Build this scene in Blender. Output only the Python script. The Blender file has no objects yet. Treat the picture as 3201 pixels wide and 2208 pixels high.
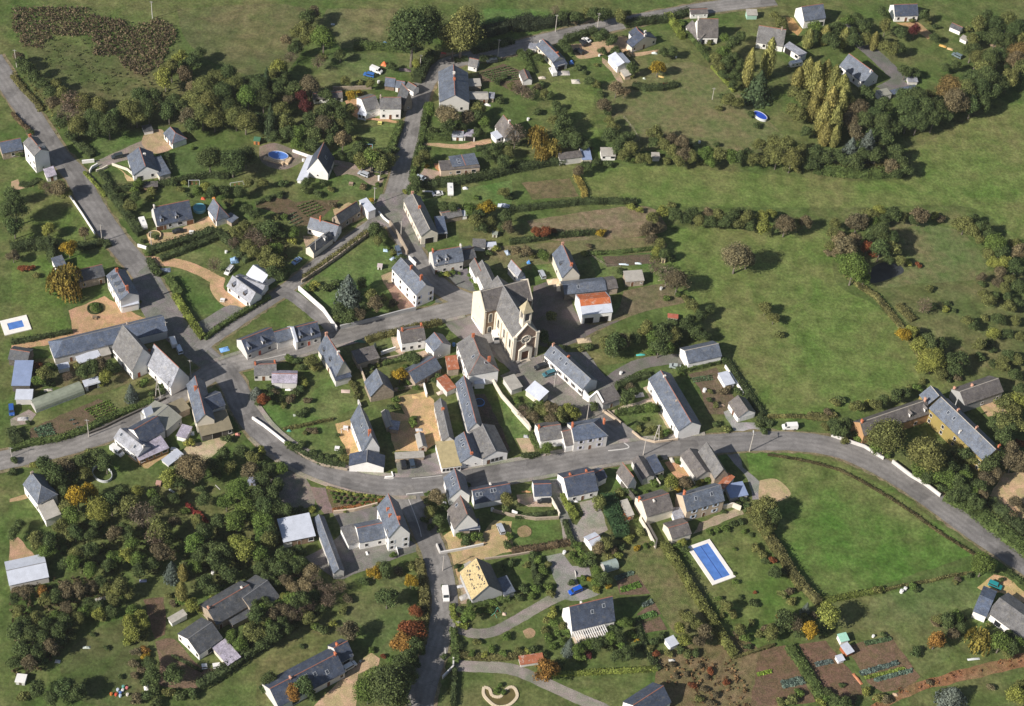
import bpy,bmesh,math,random
import numpy as np
from mathutils import Vector,Matrix
random.seed(7)
# ---------------------------------------------------------------- camera, world, sun, exposure
W0,H0,FPX = 3201.0,2208.0,5950.0
DEP,ROLL,ZC = math.radians(45.6),math.radians(5.9),664.0
CAMH = ZC*math.sin(DEP)
SC = bpy.context.scene
FWD = Vector((0,math.cos(DEP),-math.sin(DEP)))
RT0 = Vector((1,0,0)); DN0 = Vector((0,-math.sin(DEP),-math.cos(DEP)))
XA = RT0*math.cos(ROLL) - DN0*math.sin(ROLL)      # image right
YA = RT0*math.sin(ROLL) + DN0*math.cos(ROLL)      # image down
cd = bpy.data.cameras.new("camera"); cam = bpy.data.objects.new("camera",cd)
SC.collection.objects.link(cam)
cam.matrix_world = Matrix(((XA.x,-YA.x,-FWD.x,0),(XA.y,-YA.y,-FWD.y,0),(XA.z,-YA.z,-FWD.z,CAMH),(0,0,0,1)))
cd.sensor_width = 36; cd.lens = 36*FPX/W0; cd.clip_start = 5; cd.clip_end = 6000
SC.camera = cam
SUN_EL,SUN_AZ = math.radians(33),math.radians(38)   # shadows run 38 degrees from +x towards +y
wd = bpy.data.worlds.new("World"); SC.world = wd; wd.use_nodes = True
nt = wd.node_tree; bg = nt.nodes["Background"]; sky = nt.nodes.new("ShaderNodeTexSky")
sky.sky_type = 'NISHITA'; sky.sun_disc = False; sky.sun_elevation = SUN_EL
LX,LY = -math.cos(SUN_AZ),-math.sin(SUN_AZ)         # towards the sun
sky.sun_rotation = math.atan2(LX,LY); sky.air_density = 1.0; sky.dust_density = 1.2
nt.links.new(sky.outputs[0],bg.inputs[0]); bg.inputs[1].default_value = 0.062
sd = bpy.data.lights.new("sun",'SUN'); sun = bpy.data.objects.new("sun",sd); SC.collection.objects.link(sun)
sd.energy = 5.0; sd.angle = math.radians(0.5); sd.color = (1.0,0.935,0.84)
sun.rotation_euler = Vector((LX*math.cos(SUN_EL),LY*math.cos(SUN_EL),math.sin(SUN_EL))).to_track_quat('Z','Y').to_euler()
SC.view_settings.view_transform = 'Standard'; SC.view_settings.look = 'None'; SC.view_settings.gamma = 1
SC.view_settings.use_curve_mapping = False; SC.view_settings.exposure = 0.42
SC.render.engine = 'CYCLES'; SC.cycles.max_bounces = 5; SC.cycles.diffuse_bounces = 3; SC.cycles.transparent_max_bounces = 6

# ---------------------------------------------------------------- photo measurements -> ground positions
OX = OY = 0.0; KK = 0.376
def T(ox,oy,k=0.376):
 global OX,OY,KK
 OX,OY,KK = ox,oy,k
CX,CY = W0/2,H0/2
CAMP = Vector((0,0,CAMH))
def at(u,v,z=0.0):
 x,y = OX+u*KK-CX,OY+v*KK-CY
 d = FWD + XA*(x/FPX) + YA*(y/FPX)
 t = (CAMH-z)/-d.z
 return CAMP + d*t
def proj(w):
 d = w-CAMP; z = d.dot(FWD)
 return Vector(((d.dot(XA)/z*FPX+CX-OX)/KK,(d.dot(YA)/z*FPX+CY-OY)/KK))
def ppm(u,v):                       # tile pixels per metre across at that spot
 a = at(u,v); return (proj(a+XA)-proj(a)).length

# ---------------------------------------------------------------- linking and tagging
COL = SC.collection
def tag(o,label=None,cat=None,group=None,kind=None):
 if label: o["label"] = label
 if cat: o["category"] = cat
 if group: o["group"] = group
 if kind: o["kind"] = kind
 return o
def empty(name,loc,label,cat,group=None,kind=None):
 o = bpy.data.objects.new(name,None); COL.objects.link(o); o.location = loc; o.empty_display_size = 1
 return tag(o,label,cat,group,kind)
def link(name,me,mats=None,parent=None,color=None,mat4=None):
 o = bpy.data.objects.new(name,me); COL.objects.link(o)
 if mats is not None and len(me.materials) == 0:
  me.materials.append(mats)
 if parent: o.parent = parent
 if mat4 is not None: o.matrix_local = mat4
 if color: o.color = (*color,1)
 return o
def mesh(name,verts,faces,uvs=None,smooth=False,fix=True):
 me = bpy.data.meshes.new(name); me.from_pydata([tuple(v) for v in verts],[],faces)
 if uvs:
  l = me.uv_layers.new(name="UV")
  for i,uv in enumerate(uvs): l.data[i].uv = uv
 if fix:
  bm = bmesh.new(); bm.from_mesh(me); bmesh.ops.recalc_face_normals(bm,faces=bm.faces[:]); bm.to_mesh(me); bm.free()
 if smooth:
  for p in me.polygons: p.use_smooth = True
 me.update(); return me
class MB:
 def __init__(s): s.v = []; s.f = []
 def box(s,x0,x1,y0,y1,z0,z1,F=None):
  F = F or (lambda x,y,z: Vector((x,y,z)))
  n = len(s.v)
  s.v += [F(x,y,z) for z in (z0,z1) for (x,y) in ((x0,y0),(x1,y0),(x1,y1),(x0,y1))]
  s.f += [[n,n+1,n+2,n+3],[n+4,n+5,n+6,n+7],[n,n+1,n+5,n+4],[n+1,n+2,n+6,n+5],[n+2,n+3,n+7,n+6],[n+3,n,n+4,n+7]]
  return s
 def poly(s,pts,faces):
  n = len(s.v); s.v += [Vector(p) for p in pts]; s.f += [[n+i for i in f] for f in faces]; return s
 def tube(s,a,b,r0,r1,k=6):
  a,b = Vector(a),Vector(b); d = (b-a).normalized()
  x = d.orthogonal().normalized(); y = d.cross(x); n = len(s.v)
  for p,r in ((a,r0),(b,r1)):
   for i in range(k):
    t = 2*math.pi*i/k; s.v.append(p+x*r*math.cos(t)+y*r*math.sin(t))
  s.f += [[n+i,n+(i+1) % k,n+k+(i+1) % k,n+k+i] for i in range(k)] + [[n+i for i in range(k)],[n+k+i for i in range(k)]]
  return s
 def ring(s,rx,ry,z0,z1,th,k=28,F=None):
  F = F or (lambda x,y,z: Vector((x,y,z))); n = len(s.v)
  for i in range(k):
   c,q = math.cos(2*math.pi*i/k),math.sin(2*math.pi*i/k)
   s.v += [F(rx*c,ry*q,z0),F((rx+th)*c,(ry+th)*q,z0),F((rx+th)*c,(ry+th)*q,z1),F(rx*c,ry*q,z1)]
  for i in range(k):
   a,b = n+4*i,n+4*((i+1) % k)
   s.f += [[a+j,b+j,b+(j+1) % 4,a+(j+1) % 4] for j in range(4)]
  return s
 def disc(s,rx,ry,z,k=28,F=None):
  F = F or (lambda x,y,z: Vector((x,y,z))); n = len(s.v)
  s.v += [F(rx*math.cos(2*math.pi*i/k),ry*math.sin(2*math.pi*i/k),z) for i in range(k)]
  s.f.append([n+i for i in range(k)]); return s
 def mesh(s,name,fix=True): return mesh(name,s.v,s.f,fix=fix)

# ---------------------------------------------------------------- materials
MAT = {}
def nodes(name):
 m = bpy.data.materials.new(name); m.use_nodes = True; MAT[name] = m
 t = m.node_tree; b = t.nodes["Principled BSDF"]; b.inputs["Roughness"].default_value = 0.85
 if "Specular IOR Level" in b.inputs: b.inputs["Specular IOR Level"].default_value = 0.25
 return m,t,b
def N(t,typ,**k):
 n = t.nodes.new("ShaderNode"+typ)
 for a,v in k.items(): setattr(n,a,v)
 return n
def noise(t,scale,detail=3,rough=0.55,coord=None,dist=0.0):
 n = N(t,"TexNoise"); n.inputs["Scale"].default_value = scale; n.inputs["Detail"].default_value = detail
 n.inputs["Roughness"].default_value = rough; n.inputs["Distortion"].default_value = dist
 if coord: t.links.new(coord,n.inputs["Vector"])
 return n.outputs["Fac"]
def ramp(t,fac,stops):
 r = N(t,"ValToRGB"); e = r.color_ramp.elements
 while len(e) < len(stops): e.new(0.5)
 for i,(p,c) in enumerate(stops):
  e[i].position = p; e[i].color = (*c,1) if len(c) == 3 else c
 t.links.new(fac,r.inputs[0]); return r.outputs[0]
def mix(t,a,b,fac,mode='MIX'):
 m = N(t,"Mix",data_type='RGBA',blend_type=mode)
 for s,x in ((m.inputs[6],a),(m.inputs[7],b),(m.inputs[0],fac)):
  if isinstance(x,(int,float)): s.default_value = x
  elif isinstance(x,tuple): s.default_value = (*x,1)
  else: t.links.new(x,s)
 return m.outputs[2]
def g(x): return (x,x,x)
def bump(t,b,h,strength,dist):
 n = N(t,"Bump"); n.inputs["Strength"].default_value = strength; n.inputs["Distance"].default_value = dist
 t.links.new(h,n.inputs["Height"]); t.links.new(n.outputs[0],b.inputs["Normal"])
def wcoord(t): return N(t,"NewGeometry").outputs["Position"]
def ocolor(t): return N(t,"ObjectInfo").outputs["Color"]

def ground_mat(name,straw,amount,lo,hi,s1=0.03,s2=0.25,s3=1.6,b=0.5):
 m,t,p = nodes(name); P = wcoord(t); oc = ocolor(t)
 a = ramp(t,noise(t,s1,5,0.6,P),[(0.42,g(0)),(0.62,g(1))])
 c = mix(t,oc,straw,0.0); mx = c.node
 f = N(t,"Math",operation='MULTIPLY'); t.links.new(a,f.inputs[0]); f.inputs[1].default_value = amount
 t.links.new(f.outputs[0],mx.inputs[0])
 c = mix(t,c,ramp(t,noise(t,s2,6,0.65,P),[(0.3,g(lo)),(0.7,g(hi))]),1.0,'MULTIPLY')
 c = mix(t,c,ramp(t,noise(t,s3,4,0.7,P),[(0.28,g(0.6)),(0.5,g(1.0)),(0.72,g(1.45))]),1.0,'MULTIPLY')
 c = mix(t,c,ramp(t,noise(t,s1*3.3,4,0.6,P,0.8),[(0.35,(0.8,0.92,0.75)),(0.65,(1.15,1.05,1.12))]),1.0,'MULTIPLY')
 t.links.new(c,p.inputs["Base Color"]); p.inputs["Roughness"].default_value = 0.95
 p.inputs["Specular IOR Level"].default_value = 0.05
 bump(t,p,noise(t,s3*1.2,4,0.7,P),b,0.25)
 return m
ground_mat("grass",(0.19,0.16,0.08),0.45,0.62,1.34,0.03,0.2,0.9)
ground_mat("rough",(0.2,0.155,0.09),0.55,0.6,1.4,0.06,0.5,2.4,0.9)
ground_mat("soil",(0.13,0.09,0.065),0.5,0.75,1.2,0.1,0.5,2.0)
ground_mat("gravel",(0.30,0.22,0.15),0.35,0.82,1.15,0.07,0.4,2.6,0.2)
ground_mat("asphalt",(0.13,0.125,0.125),0.5,0.84,1.14,0.05,0.35,3.0,0.08)

def asph():                               # road surface: worn lanes follow from tyre tracks in uv (u across)
 m,t,p = nodes("road"); P = wcoord(t); oc = ocolor(t)
 uv = N(t,"UVMap"); s = N(t,"SeparateXYZ"); t.links.new(uv.outputs[0],s.inputs[0])
 w = N(t,"TexWave",wave_type='BANDS',bands_direction='X',wave_profile='SIN')
 w.inputs["Scale"].default_value = 0.16; w.inputs["Distortion"].default_value = 4.0; w.inputs["Detail"].default_value = 2
 t.links.new(uv.outputs[0],w.inputs["Vector"])
 c = mix(t,oc,ramp(t,w.outputs["Fac"],[(0.2,g(0.93)),(0.8,g(1.06))]),1.0,'MULTIPLY')
 c = mix(t,c,ramp(t,noise(t,0.16,6,0.65,P),[(0.3,g(0.68)),(0.7,g(1.26))]),1.0,'MULTIPLY')
 c = mix(t,c,ramp(t,noise(t,2.8,3,0.6,P),[(0.3,g(0.86)),(0.7,g(1.12))]),1.0,'MULTIPLY')
 vo = N(t,"TexVoronoi",feature='DISTANCE_TO_EDGE'); vo.inputs["Scale"].default_value = 0.12; t.links.new(P,vo.inputs["Vector"])
 c = mix(t,c,ramp(t,noise(t,0.07,2,0.4,P),[(0.56,g(1)),(0.575,g(0.78))]),1.0,"MULTIPLY")
 c = mix(t,c,ramp(t,vo.outputs["Distance"],[(0.0,g(0.8)),(0.012,g(1))]),1.0,'MULTIPLY')
 t.links.new(c,p.inputs["Base Color"])
asph()
def slate():
 m,t,p = nodes("slate"); oc = ocolor(t); uv = N(t,"UVMap").outputs[0]; P = wcoord(t)
 br = N(t,"TexBrick"); br.inputs["Scale"].default_value = 1.0; br.inputs["Brick Width"].default_value = 0.32
 br.inputs["Row Height"].default_value = 0.22; br.inputs["Mortar Size"].default_value = 0.012
 br.inputs["Color1"].default_value = (1.25,1.25,1.25,1); br.inputs["Color2"].default_value = (0.78,0.78,0.8,1); br.inputs["Mortar"].default_value = (0.5,0.5,0.5,1)
 t.links.new(uv,br.inputs["Vector"])
 c = mix(t,oc,br.outputs[0],1.0,'MULTIPLY')
 c = mix(t,c,ramp(t,noise(t,0.5,6,0.7,P),[(0.3,g(0.62)),(0.7,g(1.36))]),1.0,'MULTIPLY')
 c = mix(t,c,(0.27,0.24,0.17),ramp(t,noise(t,0.8,5,0.7,P),[(0.54,g(0)),(0.74,g(0.5))]))
 t.links.new(c,p.inputs["Base Color"]); p.inputs["Roughness"].default_value = 0.55
 p.inputs["Specular IOR Level"].default_value = 0.45
slate()
def simple(name,var=0.2,sc=0.8,rough=0.85,spec=0.25,metal=0,stain=None,s2=4.0):
 m,t,p = nodes(name); oc = ocolor(t); P = wcoord(t)
 c = mix(t,oc,ramp(t,noise(t,sc,5,0.6,P),[(0.3,g(1-var)),(0.7,g(1+var))]),1.0,'MULTIPLY')
 c = mix(t,c,ramp(t,noise(t,s2,2,0.6,P),[(0.3,g(1-var*0.6)),(0.7,g(1+var*0.6))]),1.0,'MULTIPLY')
 if stain: c = mix(t,c,stain[0],ramp(t,noise(t,stain[1],5,0.7,P,0.6),[(stain[2],g(0)),(stain[2]+0.14,g(stain[3]))]))
 t.links.new(c,p.inputs["Base Color"]); p.inputs["Roughness"].default_value = rough
 p.inputs["Specular IOR Level"].default_value = spec; p.inputs["Metallic"].default_value = metal
 return m,t,p
simple("render",0.07,0.4,0.9,0.1,stain=((0.42,0.33,0.24),0.5,0.6,0.28))
simple("stone",0.28,1.4,0.9,0.1,s2=6.0)
simple("metal_sheet",0.1,0.5,0.5,0.4,stain=((0.2,0.19,0.2),0.6,0.58,0.35))
simple("rusty_sheet",0.2,0.6,0.8,0.2,stain=((0.5,0.46,0.42),0.9,0.55,0.8))
simple("fibre_cement",0.14,0.6,0.95,0.05,stain=((0.2,0.2,0.13),0.8,0.55,0.4))
simple("paint",0.03,0.6,0.45,0.5)
simple("wood",0.25,2.0,0.8,0.2)
simple("bark",0.3,2.0,0.95,0.05)
simple("brick",0.22,2.0,0.9,0.1)
simple("plain",0.08,1.0,0.8,0.2)
def glass():
 m,t,p = nodes("window_glass"); t.links.new(ocolor(t),p.inputs["Base Color"])
 p.inputs["Roughness"].default_value = 0.12; p.inputs["Specular IOR Level"].default_value = 0.6
 m,t,p = nodes("water"); P = wcoord(t)
 t.links.new(mix(t,ocolor(t),ramp(t,noise(t,0.5,3,0.5,P),[(0.3,g(0.85)),(0.7,g(1.15))]),1.0,'MULTIPLY'),p.inputs["Base Color"])
 p.inputs["Roughness"].default_value = 0.12; bump(t,p,noise(t,2.5,3,0.5,P),0.2,0.05)
 m,t,p = nodes("greenhouse_film"); t.links.new(mix(t,ocolor(t),ramp(t,noise(t,0.6,5,0.6,wcoord(t)),[(0.3,g(0.8)),(0.7,g(1.2))]),1.0,'MULTIPLY'),p.inputs["Base Color"])
 p.inputs["Roughness"].default_value = 0.35; p.inputs["Alpha"].default_value = 0.8
glass()
def leaf():
 m,t,p = nodes("foliage"); oc = ocolor(t); ge = N(t,"NewGeometry"); P = ge.outputs["Position"]
 c = mix(t,oc,ramp(t,ge.outputs["Random Per Island"],[(0.0,g(0.4)),(0.5,g(0.95)),(1.0,g(1.75))]),1.0,'MULTIPLY')
 c = mix(t,c,ramp(t,noise(t,0.35,3,0.6,P),[(0.3,(0.72,0.72,0.75)),(0.7,(1.28,1.2,1.1))]),1.0,'MULTIPLY')
 t.links.new(c,p.inputs["Base Color"]); p.inputs["Roughness"].default_value = 0.8; p.inputs["Specular IOR Level"].default_value = 0.12
 tr = N(t,"BsdfTranslucent"); t.links.new(c,tr.inputs[0]); ms = N(t,"MixShader"); ms.inputs[0].default_value = 0.32
 t.links.new(p.outputs[0],ms.inputs[1]); t.links.new(tr.outputs[0],ms.inputs[2])
 t.links.new(ms.outputs[0],t.nodes["Material Output"].inputs[0])
leaf()

# ---------------------------------------------------------------- ground sheets
LEVEL = [0]; LAYERS = []
def ztop(pts=None):
 """lowest sheet height that clears every earlier sheet it may overlap"""
 if not pts: return 0.007*(LEVEL[0]+1)
 b = (min(p.x for p in pts),max(p.x for p in pts),min(p.y for p in pts),max(p.y for p in pts)); lv = 1
 for q,l in LAYERS:
  if q[0] < b[1] and b[0] < q[1] and q[2] < b[3] and b[2] < q[3]: lv = max(lv,l+1)
 LAYERS.append((b,lv)); LEVEL[0] = max(LEVEL[0],lv); return 0.007*lv
def smooth_line(pts,n=6):
 out = []; P = [pts[0]]+list(pts)+[pts[-1]]
 for i in range(1,len(P)-2):
  a,b,c,d = [Vector(p) for p in P[i-1:i+3]]
  for k in range(n):
   s = k/n
   out.append(0.5*((2*b)+(c-a)*s+(2*a-5*b+4*c-d)*s*s+(3*b-a-3*c+d)*s**3))
 out.append(Vector(P[-2])); return out
def patch(name,mat,color,px,label,cat,jitter=0.35,step=2.5,kind="structure",smooth=False,z=None):
 P = [at(*p) for p in px]
 if smooth: P = smooth_line(P+[P[0]],5)[:-1]
 out = []
 for i in range(len(P)):
  a,b = P[i],P[(i+1) % len(P)]; L = (b-a).length; n = max(1,int(L/step)); d = (b-a).normalized() if L > 0 else Vector((1,0,0)); q = Vector((-d.y,d.x,0))
  for k in range(n):
   out.append(a.lerp(b,k/n)+(q*random.uniform(-jitter,jitter) if k else Vector((0,0,0))))
 c = sum(out,Vector())/len(out); zz = ztop(out) if z is None else z
 o = link(name,mesh(name,[(p.x-c.x,p.y-c.y,0) for p in out],[list(range(len(out)))]),MAT[mat],color=color)
 o.location = (c.x,c.y,zz); return tag(o,label,cat,kind=kind)
def strip(name,mat,color,px,width,label,cat,kind="structure",jitter=0.12,z=None,off=0.0,smooth=True):
 P = [at(*p[:2]) for p in px]
 Wd = [(p[2] if len(p) > 2 else width) for p in px]
 Q = smooth_line([(p.x,p.y,w) for p,w in zip(P,Wd)],7) if smooth else [Vector((p.x,p.y,w)) for p,w in zip(P,Wd)]
 c = Vector((Q[0].x,Q[0].y,0)); vs,fs,uv = [],[],[]; L = 0; ls = []
 for i,q in enumerate(Q):
  a,b = Q[max(0,i-1)],Q[min(len(Q)-1,i+1)]; d = Vector((b.x-a.x,b.y-a.y,0)).normalized(); nrm = Vector((-d.y,d.x,0))
  if i: L += (Vector((q.x,q.y,0))-Vector((Q[i-1].x,Q[i-1].y,0))).length
  ls.append(L)
  for s in (-1,1):
   vs.append(Vector((q.x,q.y,0))+nrm*(off+s*q.z/2+random.uniform(-jitter,jitter))-c)
 for i in range(len(Q)-1):
  fs.append([2*i,2*i+1,2*i+3,2*i+2])
  uv += [(-Q[i].z/2,ls[i]),(Q[i].z/2,ls[i]),(Q[i+1].z/2,ls[i+1]),(-Q[i+1].z/2,ls[i+1])]
 me = mesh(name,vs,fs,uv,fix=False)
 o = link(name,me,MAT[mat],color=color); o.location = (c.x,c.y,ztop([v+c for v in vs]) if z is None else z)
 return tag(o,label,cat,kind=kind)

# ---------------------------------------------------------------- building kit
WALLC = {"white": (0.82,0.80,0.78),"cream": (0.7,0.64,0.54),"stone": (0.34,0.28,0.22),"grey": (0.36,0.36,0.36),"beige": (0.52,0.42,0.32),"pale": (0.58,0.56,0.54),
         "dark": (0.12,0.11,0.10),"brick": (0.42,0.2,0.12),"rust": (0.34,0.11,0.05),"brown": (0.24,0.17,0.12),"ivy": (0.3,0.235,0.085),"blockwork": (0.42,0.42,0.42),"orange": (0.42,0.25,0.13)}
ROOFC = {"slate": ("slate",(0.115,0.135,0.175)),"new": ("slate",(0.062,0.077,0.115)),"blue": ("slate",(0.10,0.125,0.18)),"old": ("slate",(0.15,0.147,0.148)),"brown": ("slate",(0.135,0.122,0.117)),
         "dark": ("slate",(0.085,0.09,0.10)),"pale": ("slate",(0.27,0.28,0.32)),"tin": ("metal_sheet",(0.52,0.55,0.63)),"bluetin": ("metal_sheet",(0.24,0.30,0.46)),"rust": ("rusty_sheet",(0.33,0.12,0.065)),  # pale, tin: sheen of sun-facing roofs is partly put into the colour
         "fibre": ("fibre_cement",(0.36,0.34,0.31)),"lichen": ("fibre_cement",(0.23,0.20,0.14)),"sand": ("fibre_cement",(0.42,0.35,0.2)),"tile": ("rusty_sheet",(0.5,0.17,0.07)),"flat": ("fibre_cement",(0.27,0.27,0.235)),
         "pine": ("plain",(0.78,0.56,0.26)),"mauve": ("slate",(0.36,0.33,0.40)),"stonecap": ("fibre_cement",(0.62,0.5,0.28))}
DARKGL = (0.02,0.022,0.028)
UNIT = {}
def unit(name,fn):
 if name not in UNIT: UNIT[name] = fn()
 return UNIT[name]
def frame_mesh(w,h,fw=0.09,d0=-0.05,d1=0.05,sill=True):
 b = MB(); b.box(-w/2-fw,-w/2,d0,d1,0,h).box(w/2,w/2+fw,d0,d1,0,h).box(-w/2-fw,w/2+fw,d0,d1,h,h+fw)
 if sill: b.box(-w/2-0.16,w/2+0.16,d0,d1+0.1,-fw,0)
 return b
def leaf_mesh(w,h,d=0.025):                      # pane or door leaf, standing proud of the wall, inside its frame
 return MB().box(-w/2,w/2,-0.05,d,0.0,h)
OPEN = {"w": (1.0,1.35,0.95,0),"W": (1.6,1.3,0.95,0),"s": (1.0,1.4,0.95,1),"v": (0.6,0.6,1.2,0),"l": (2.2,2.1,0.06,0),"d": (1.0,2.15,0.0,2),"D": (1.0,2.15,0.0,3),"g": (2.6,2.15,0.0,3),"B": (2.6,2.15,0.0,2),"G": (3.2,2.7,0.0,4),"t": (0.8,1.9,0.9,0),"r": (1.0,2.2,0.0,5)}
def opening(root,kind,p,ex,nrm,z0,fcol=(0.7,0.68,0.66),shut=(0.62,0.64,0.68)):
 w,h,sill,typ = OPEN[kind]
 hh = MAT["paint"]
 # wall basis: x along the wall, y outwards, z up, kept right handed
 x = nrm.cross(Vector((0,0,1)))*-1
 if x.cross(nrm).z < 0: x = -x
 M = Matrix(((x.x,nrm.x,0,p.x),(x.y,nrm.y,0,p.y),(0,0,1,z0+sill),(0,0,0,1)))
 name = "window" if typ in (0,1) else ("garage_door" if kind in "gB" else ("opening" if typ == 4 else "door"))
 fr = link(name,unit("fr"+kind,lambda: frame_mesh(w,h,sill=typ in (0,1)).mesh("frame")),hh,root,fcol,M)
 if typ in (0,1):
  link("pane",unit("pn"+kind,lambda: leaf_mesh(w,h).mesh("pane")),MAT["window_glass"],fr,DARKGL)
  if typ == 1:
   sm = unit("sh"+kind,lambda: MB().box(-0.25,0.25,-0.03,0.04,0,h).mesh("shutter"))
   for s in (-1,1): link("shutter",sm,MAT["paint"],fr,shut,Matrix.Translation((s*(w/2+0.35),0.03,0)))
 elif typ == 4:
  link("dark_interior",unit("op"+kind,lambda: leaf_mesh(w,h).mesh("interior")),MAT["plain"],fr,(0.02,0.018,0.016))  # flat panel with the shade of the unlit inside painted on
 else:
  c = {2: (0.16,0.07,0.035),3: (0.7,0.69,0.67),5: (0.45,0.09,0.05)}[typ]
  link("door_leaf",unit("lf"+kind,lambda: leaf_mesh(w,h).mesh("leaf")),MAT["paint"],fr,c)
 return fr
RIDGEC = {"red": (0.32,0.14,0.1),"pale": (0.42,0.38,0.33),"grey": (0.22,0.22,0.23)}
def solve_rise(F,L,w,h,R):
 P = R
 lo,hi = 0.0,12.0
 for _ in range(30):
  m = (lo+hi)/2
  if proj(F(L,w/2,h+m)).y > P[1]: lo = m
  else: hi = m
 return lo
class Vol: pass
def frame_of(A,B,C,h):
 a,b = at(*A,h),at(*B,h); a.z = b.z = 0
 ex = (b-a); L = ex.length; ex.normalize(); ey = Vector((-ex.y,ex.x,0))
 if C[0] == 'w':
  w = C[1]
  if ey.y < 0: ey = -ey
  if w < 0: w = -w; ey = -ey
 else:
  c = at(*C,h); c.z = 0; w = (c-b).dot(ey)
  if w < 0: w = -w; ey = -ey
 v = Vol(); v.a,v.ex,v.ey,v.L,v.w,v.h = a,ex,ey,L,w,h
 v.F = lambda x,y,z: v.a+v.ex*x+v.ey*y+Vector((0,0,z))
 return v
def build_volume(root,org,v,R,rtype,wall,roof,ridge,oh=0.25,wname="wall",rname="roof",base=0.0,rise2=None,wallmat=None):
 F = lambda x,y,z: v.F(x,y,z)-org
 L,w,h = v.L,v.w,v.h
 rise = solve_rise(v.F,L,w,h,R) if isinstance(R,tuple) else R
 v.rise = rise; top = h+rise
 wm = MAT[wallmat or ("stone" if wall in ("stone","dark","brown") else "brick" if wall == "brick" else "render")]
 b = MB()
 if rtype == "gable":
  b.poly([F(0,0,base),F(L,0,base),F(L,w,base),F(0,w,base),F(0,0,h),F(L,0,h),F(L,w,h),F(0,w,h),F(0,w/2,top-0.02),F(L,w/2,top-0.02)],
               [[0,1,5,4],[2,3,7,6],[1,2,6,9,5],[3,0,4,8,7],[0,3,2,1],[4,5,9,8],[6,7,8,9]])
 elif rtype == "mono":
  b.poly([F(0,0,base),F(L,0,base),F(L,w,base),F(0,w,base),F(0,0,h),F(L,0,h),F(L,w,top),F(0,w,top)],
               [[0,1,5,4],[2,3,7,6],[1,2,6,5],[3,0,4,7],[0,3,2,1],[4,5,6,7]])
 else:
  b.box(0,L,0,w,base,h,F)
 link(wname,b.mesh(wname),wm,root,WALLC[wall] if isinstance(wall,str) else wall)
 rm,rc = ROOFC[roof]; th = 0.14; e = 0.05
 def slab(pts,uv):                      # pts: outline (top side), extruded downwards
  n = len(pts); vs = [Vector(p)+Vector((0,0,th+e)) for p in pts]+[Vector(p)+Vector((0,0,e)) for p in pts]
  fs = [list(range(n)),list(range(2*n-1,n-1,-1))]+[[i,(i+1) % n,n+(i+1) % n,n+i] for i in range(n)]
  uvs = list(uv)+list(reversed(uv))
  for i in range(n): uvs += [uv[i],uv[(i+1) % n],uv[(i+1) % n],uv[i]]
  return vs,fs,uvs
 parts = []
 if rtype == "gable":
  k = rise/(w/2); o = oh; og = 0.18; sl = math.hypot(w/2+o,(w/2+o)*k)
  parts.append(slab([F(-og,-o,h-o*k),F(L+og,-o,h-o*k),F(L+og,w/2,top),F(-og,w/2,top)],[(0,0),(L+2*og,0),(L+2*og,sl),(0,sl)]))
  parts.append(slab([F(L+og,w+o,h-o*k),F(-og,w+o,h-o*k),F(-og,w/2+0.003,top),F(L+og,w/2+0.003,top)],[(0,0),(L+2*og,0),(L+2*og,sl),(0,sl)]))
 elif rtype in ("hip","hipA","hipB"):
  o = oh; hA = min(w/2,L*0.45) if rtype in ("hip","hipA") else -0.15; hB = min(w/2,L*0.45) if rtype in ("hip","hipB") else -0.15
  xa = -o if rtype in ("hip","hipA") else -0.15; xb = L+o if rtype in ("hip","hipB") else L+0.15
  R1,R2 = F(hA,w/2,top),F(L-hB,w/2,top)
  P = [F(xa,-o,h),F(xb,-o,h),F(xb,w+o,h),F(xa,w+o,h)]
  sl = math.hypot(w/2,rise)
  parts.append(slab([P[0],P[1],R2,R1],[(0,0),(L,0),(L-hB,sl),(hA,sl)]))
  parts.append(slab([P[2],P[3],R1,R2],[(0,0),(L,0),(L-hA,sl),(hB,sl)]))
  if rtype != "hipB": parts.append(slab([P[3],P[0],R1],[(0,0),(w,0),(w/2,sl)]))
  if rtype != "hipA": parts.append(slab([P[1],P[2],R2],[(0,0),(w,0),(w/2,sl)]))
  if rtype in ("hipA","hipB"):
   x = L if rtype == "hipA" else 0
   link("gable_wall",mesh("gable_wall",[F(x,0,h+0.01),F(x,w,h+0.01),F(x,w/2,top),F(x-0.01,0.01,h+0.02)],[[0,1,2]]),wm,root,WALLC[wall] if isinstance(wall,str) else wall)
 elif rtype == "mono":
  o = oh; k = rise/w; sl = math.hypot(w,rise)
  parts.append(slab([F(-o,-o,h-o*k),F(L+o,-o,h-o*k),F(L+o,w+o*0.3,top+o*k*0.3),F(-o,w+o*0.3,top+o*k*0.3)],[(0,0),(L,0),(L,sl),(0,sl)]))
 elif rtype == "flat":
  parts.append(slab([F(-0.15,-0.15,h),F(L+0.15,-0.15,h),F(L+0.15,w+0.15,h),F(-0.15,w+0.15,h)],[(0,0),(L,0),(L,w),(0,w)]))
 elif rtype == "barrel":
  n = 8; prev = None
  for i in range(n):
   a0,a1 = math.pi*i/n,math.pi*(i+1)/n
   q = [(w/2-w/2*math.cos(t),h+rise*math.sin(t)) for t in (a0,a1)]
   parts.append(slab([F(0,q[0][0],q[0][1]),F(L,q[0][0],q[0][1]),F(L,q[1][0]+0.002,q[1][1]),F(0,q[1][0]+0.002,q[1][1])],[(0,0),(L,0),(L,1),(0,1)]))
 vs,fs,uvs = [],[],[]
 for a,f,u in parts:
  n = len(vs); vs += a; fs += [[n+i for i in q] for q in f]; uvs += u
 me = mesh(rname,vs,fs,uvs,fix=False)
 bm = bmesh.new(); bm.from_mesh(me); bmesh.ops.recalc_face_normals(bm,faces=bm.faces[:]); bm.to_mesh(me); bm.free()
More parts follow.
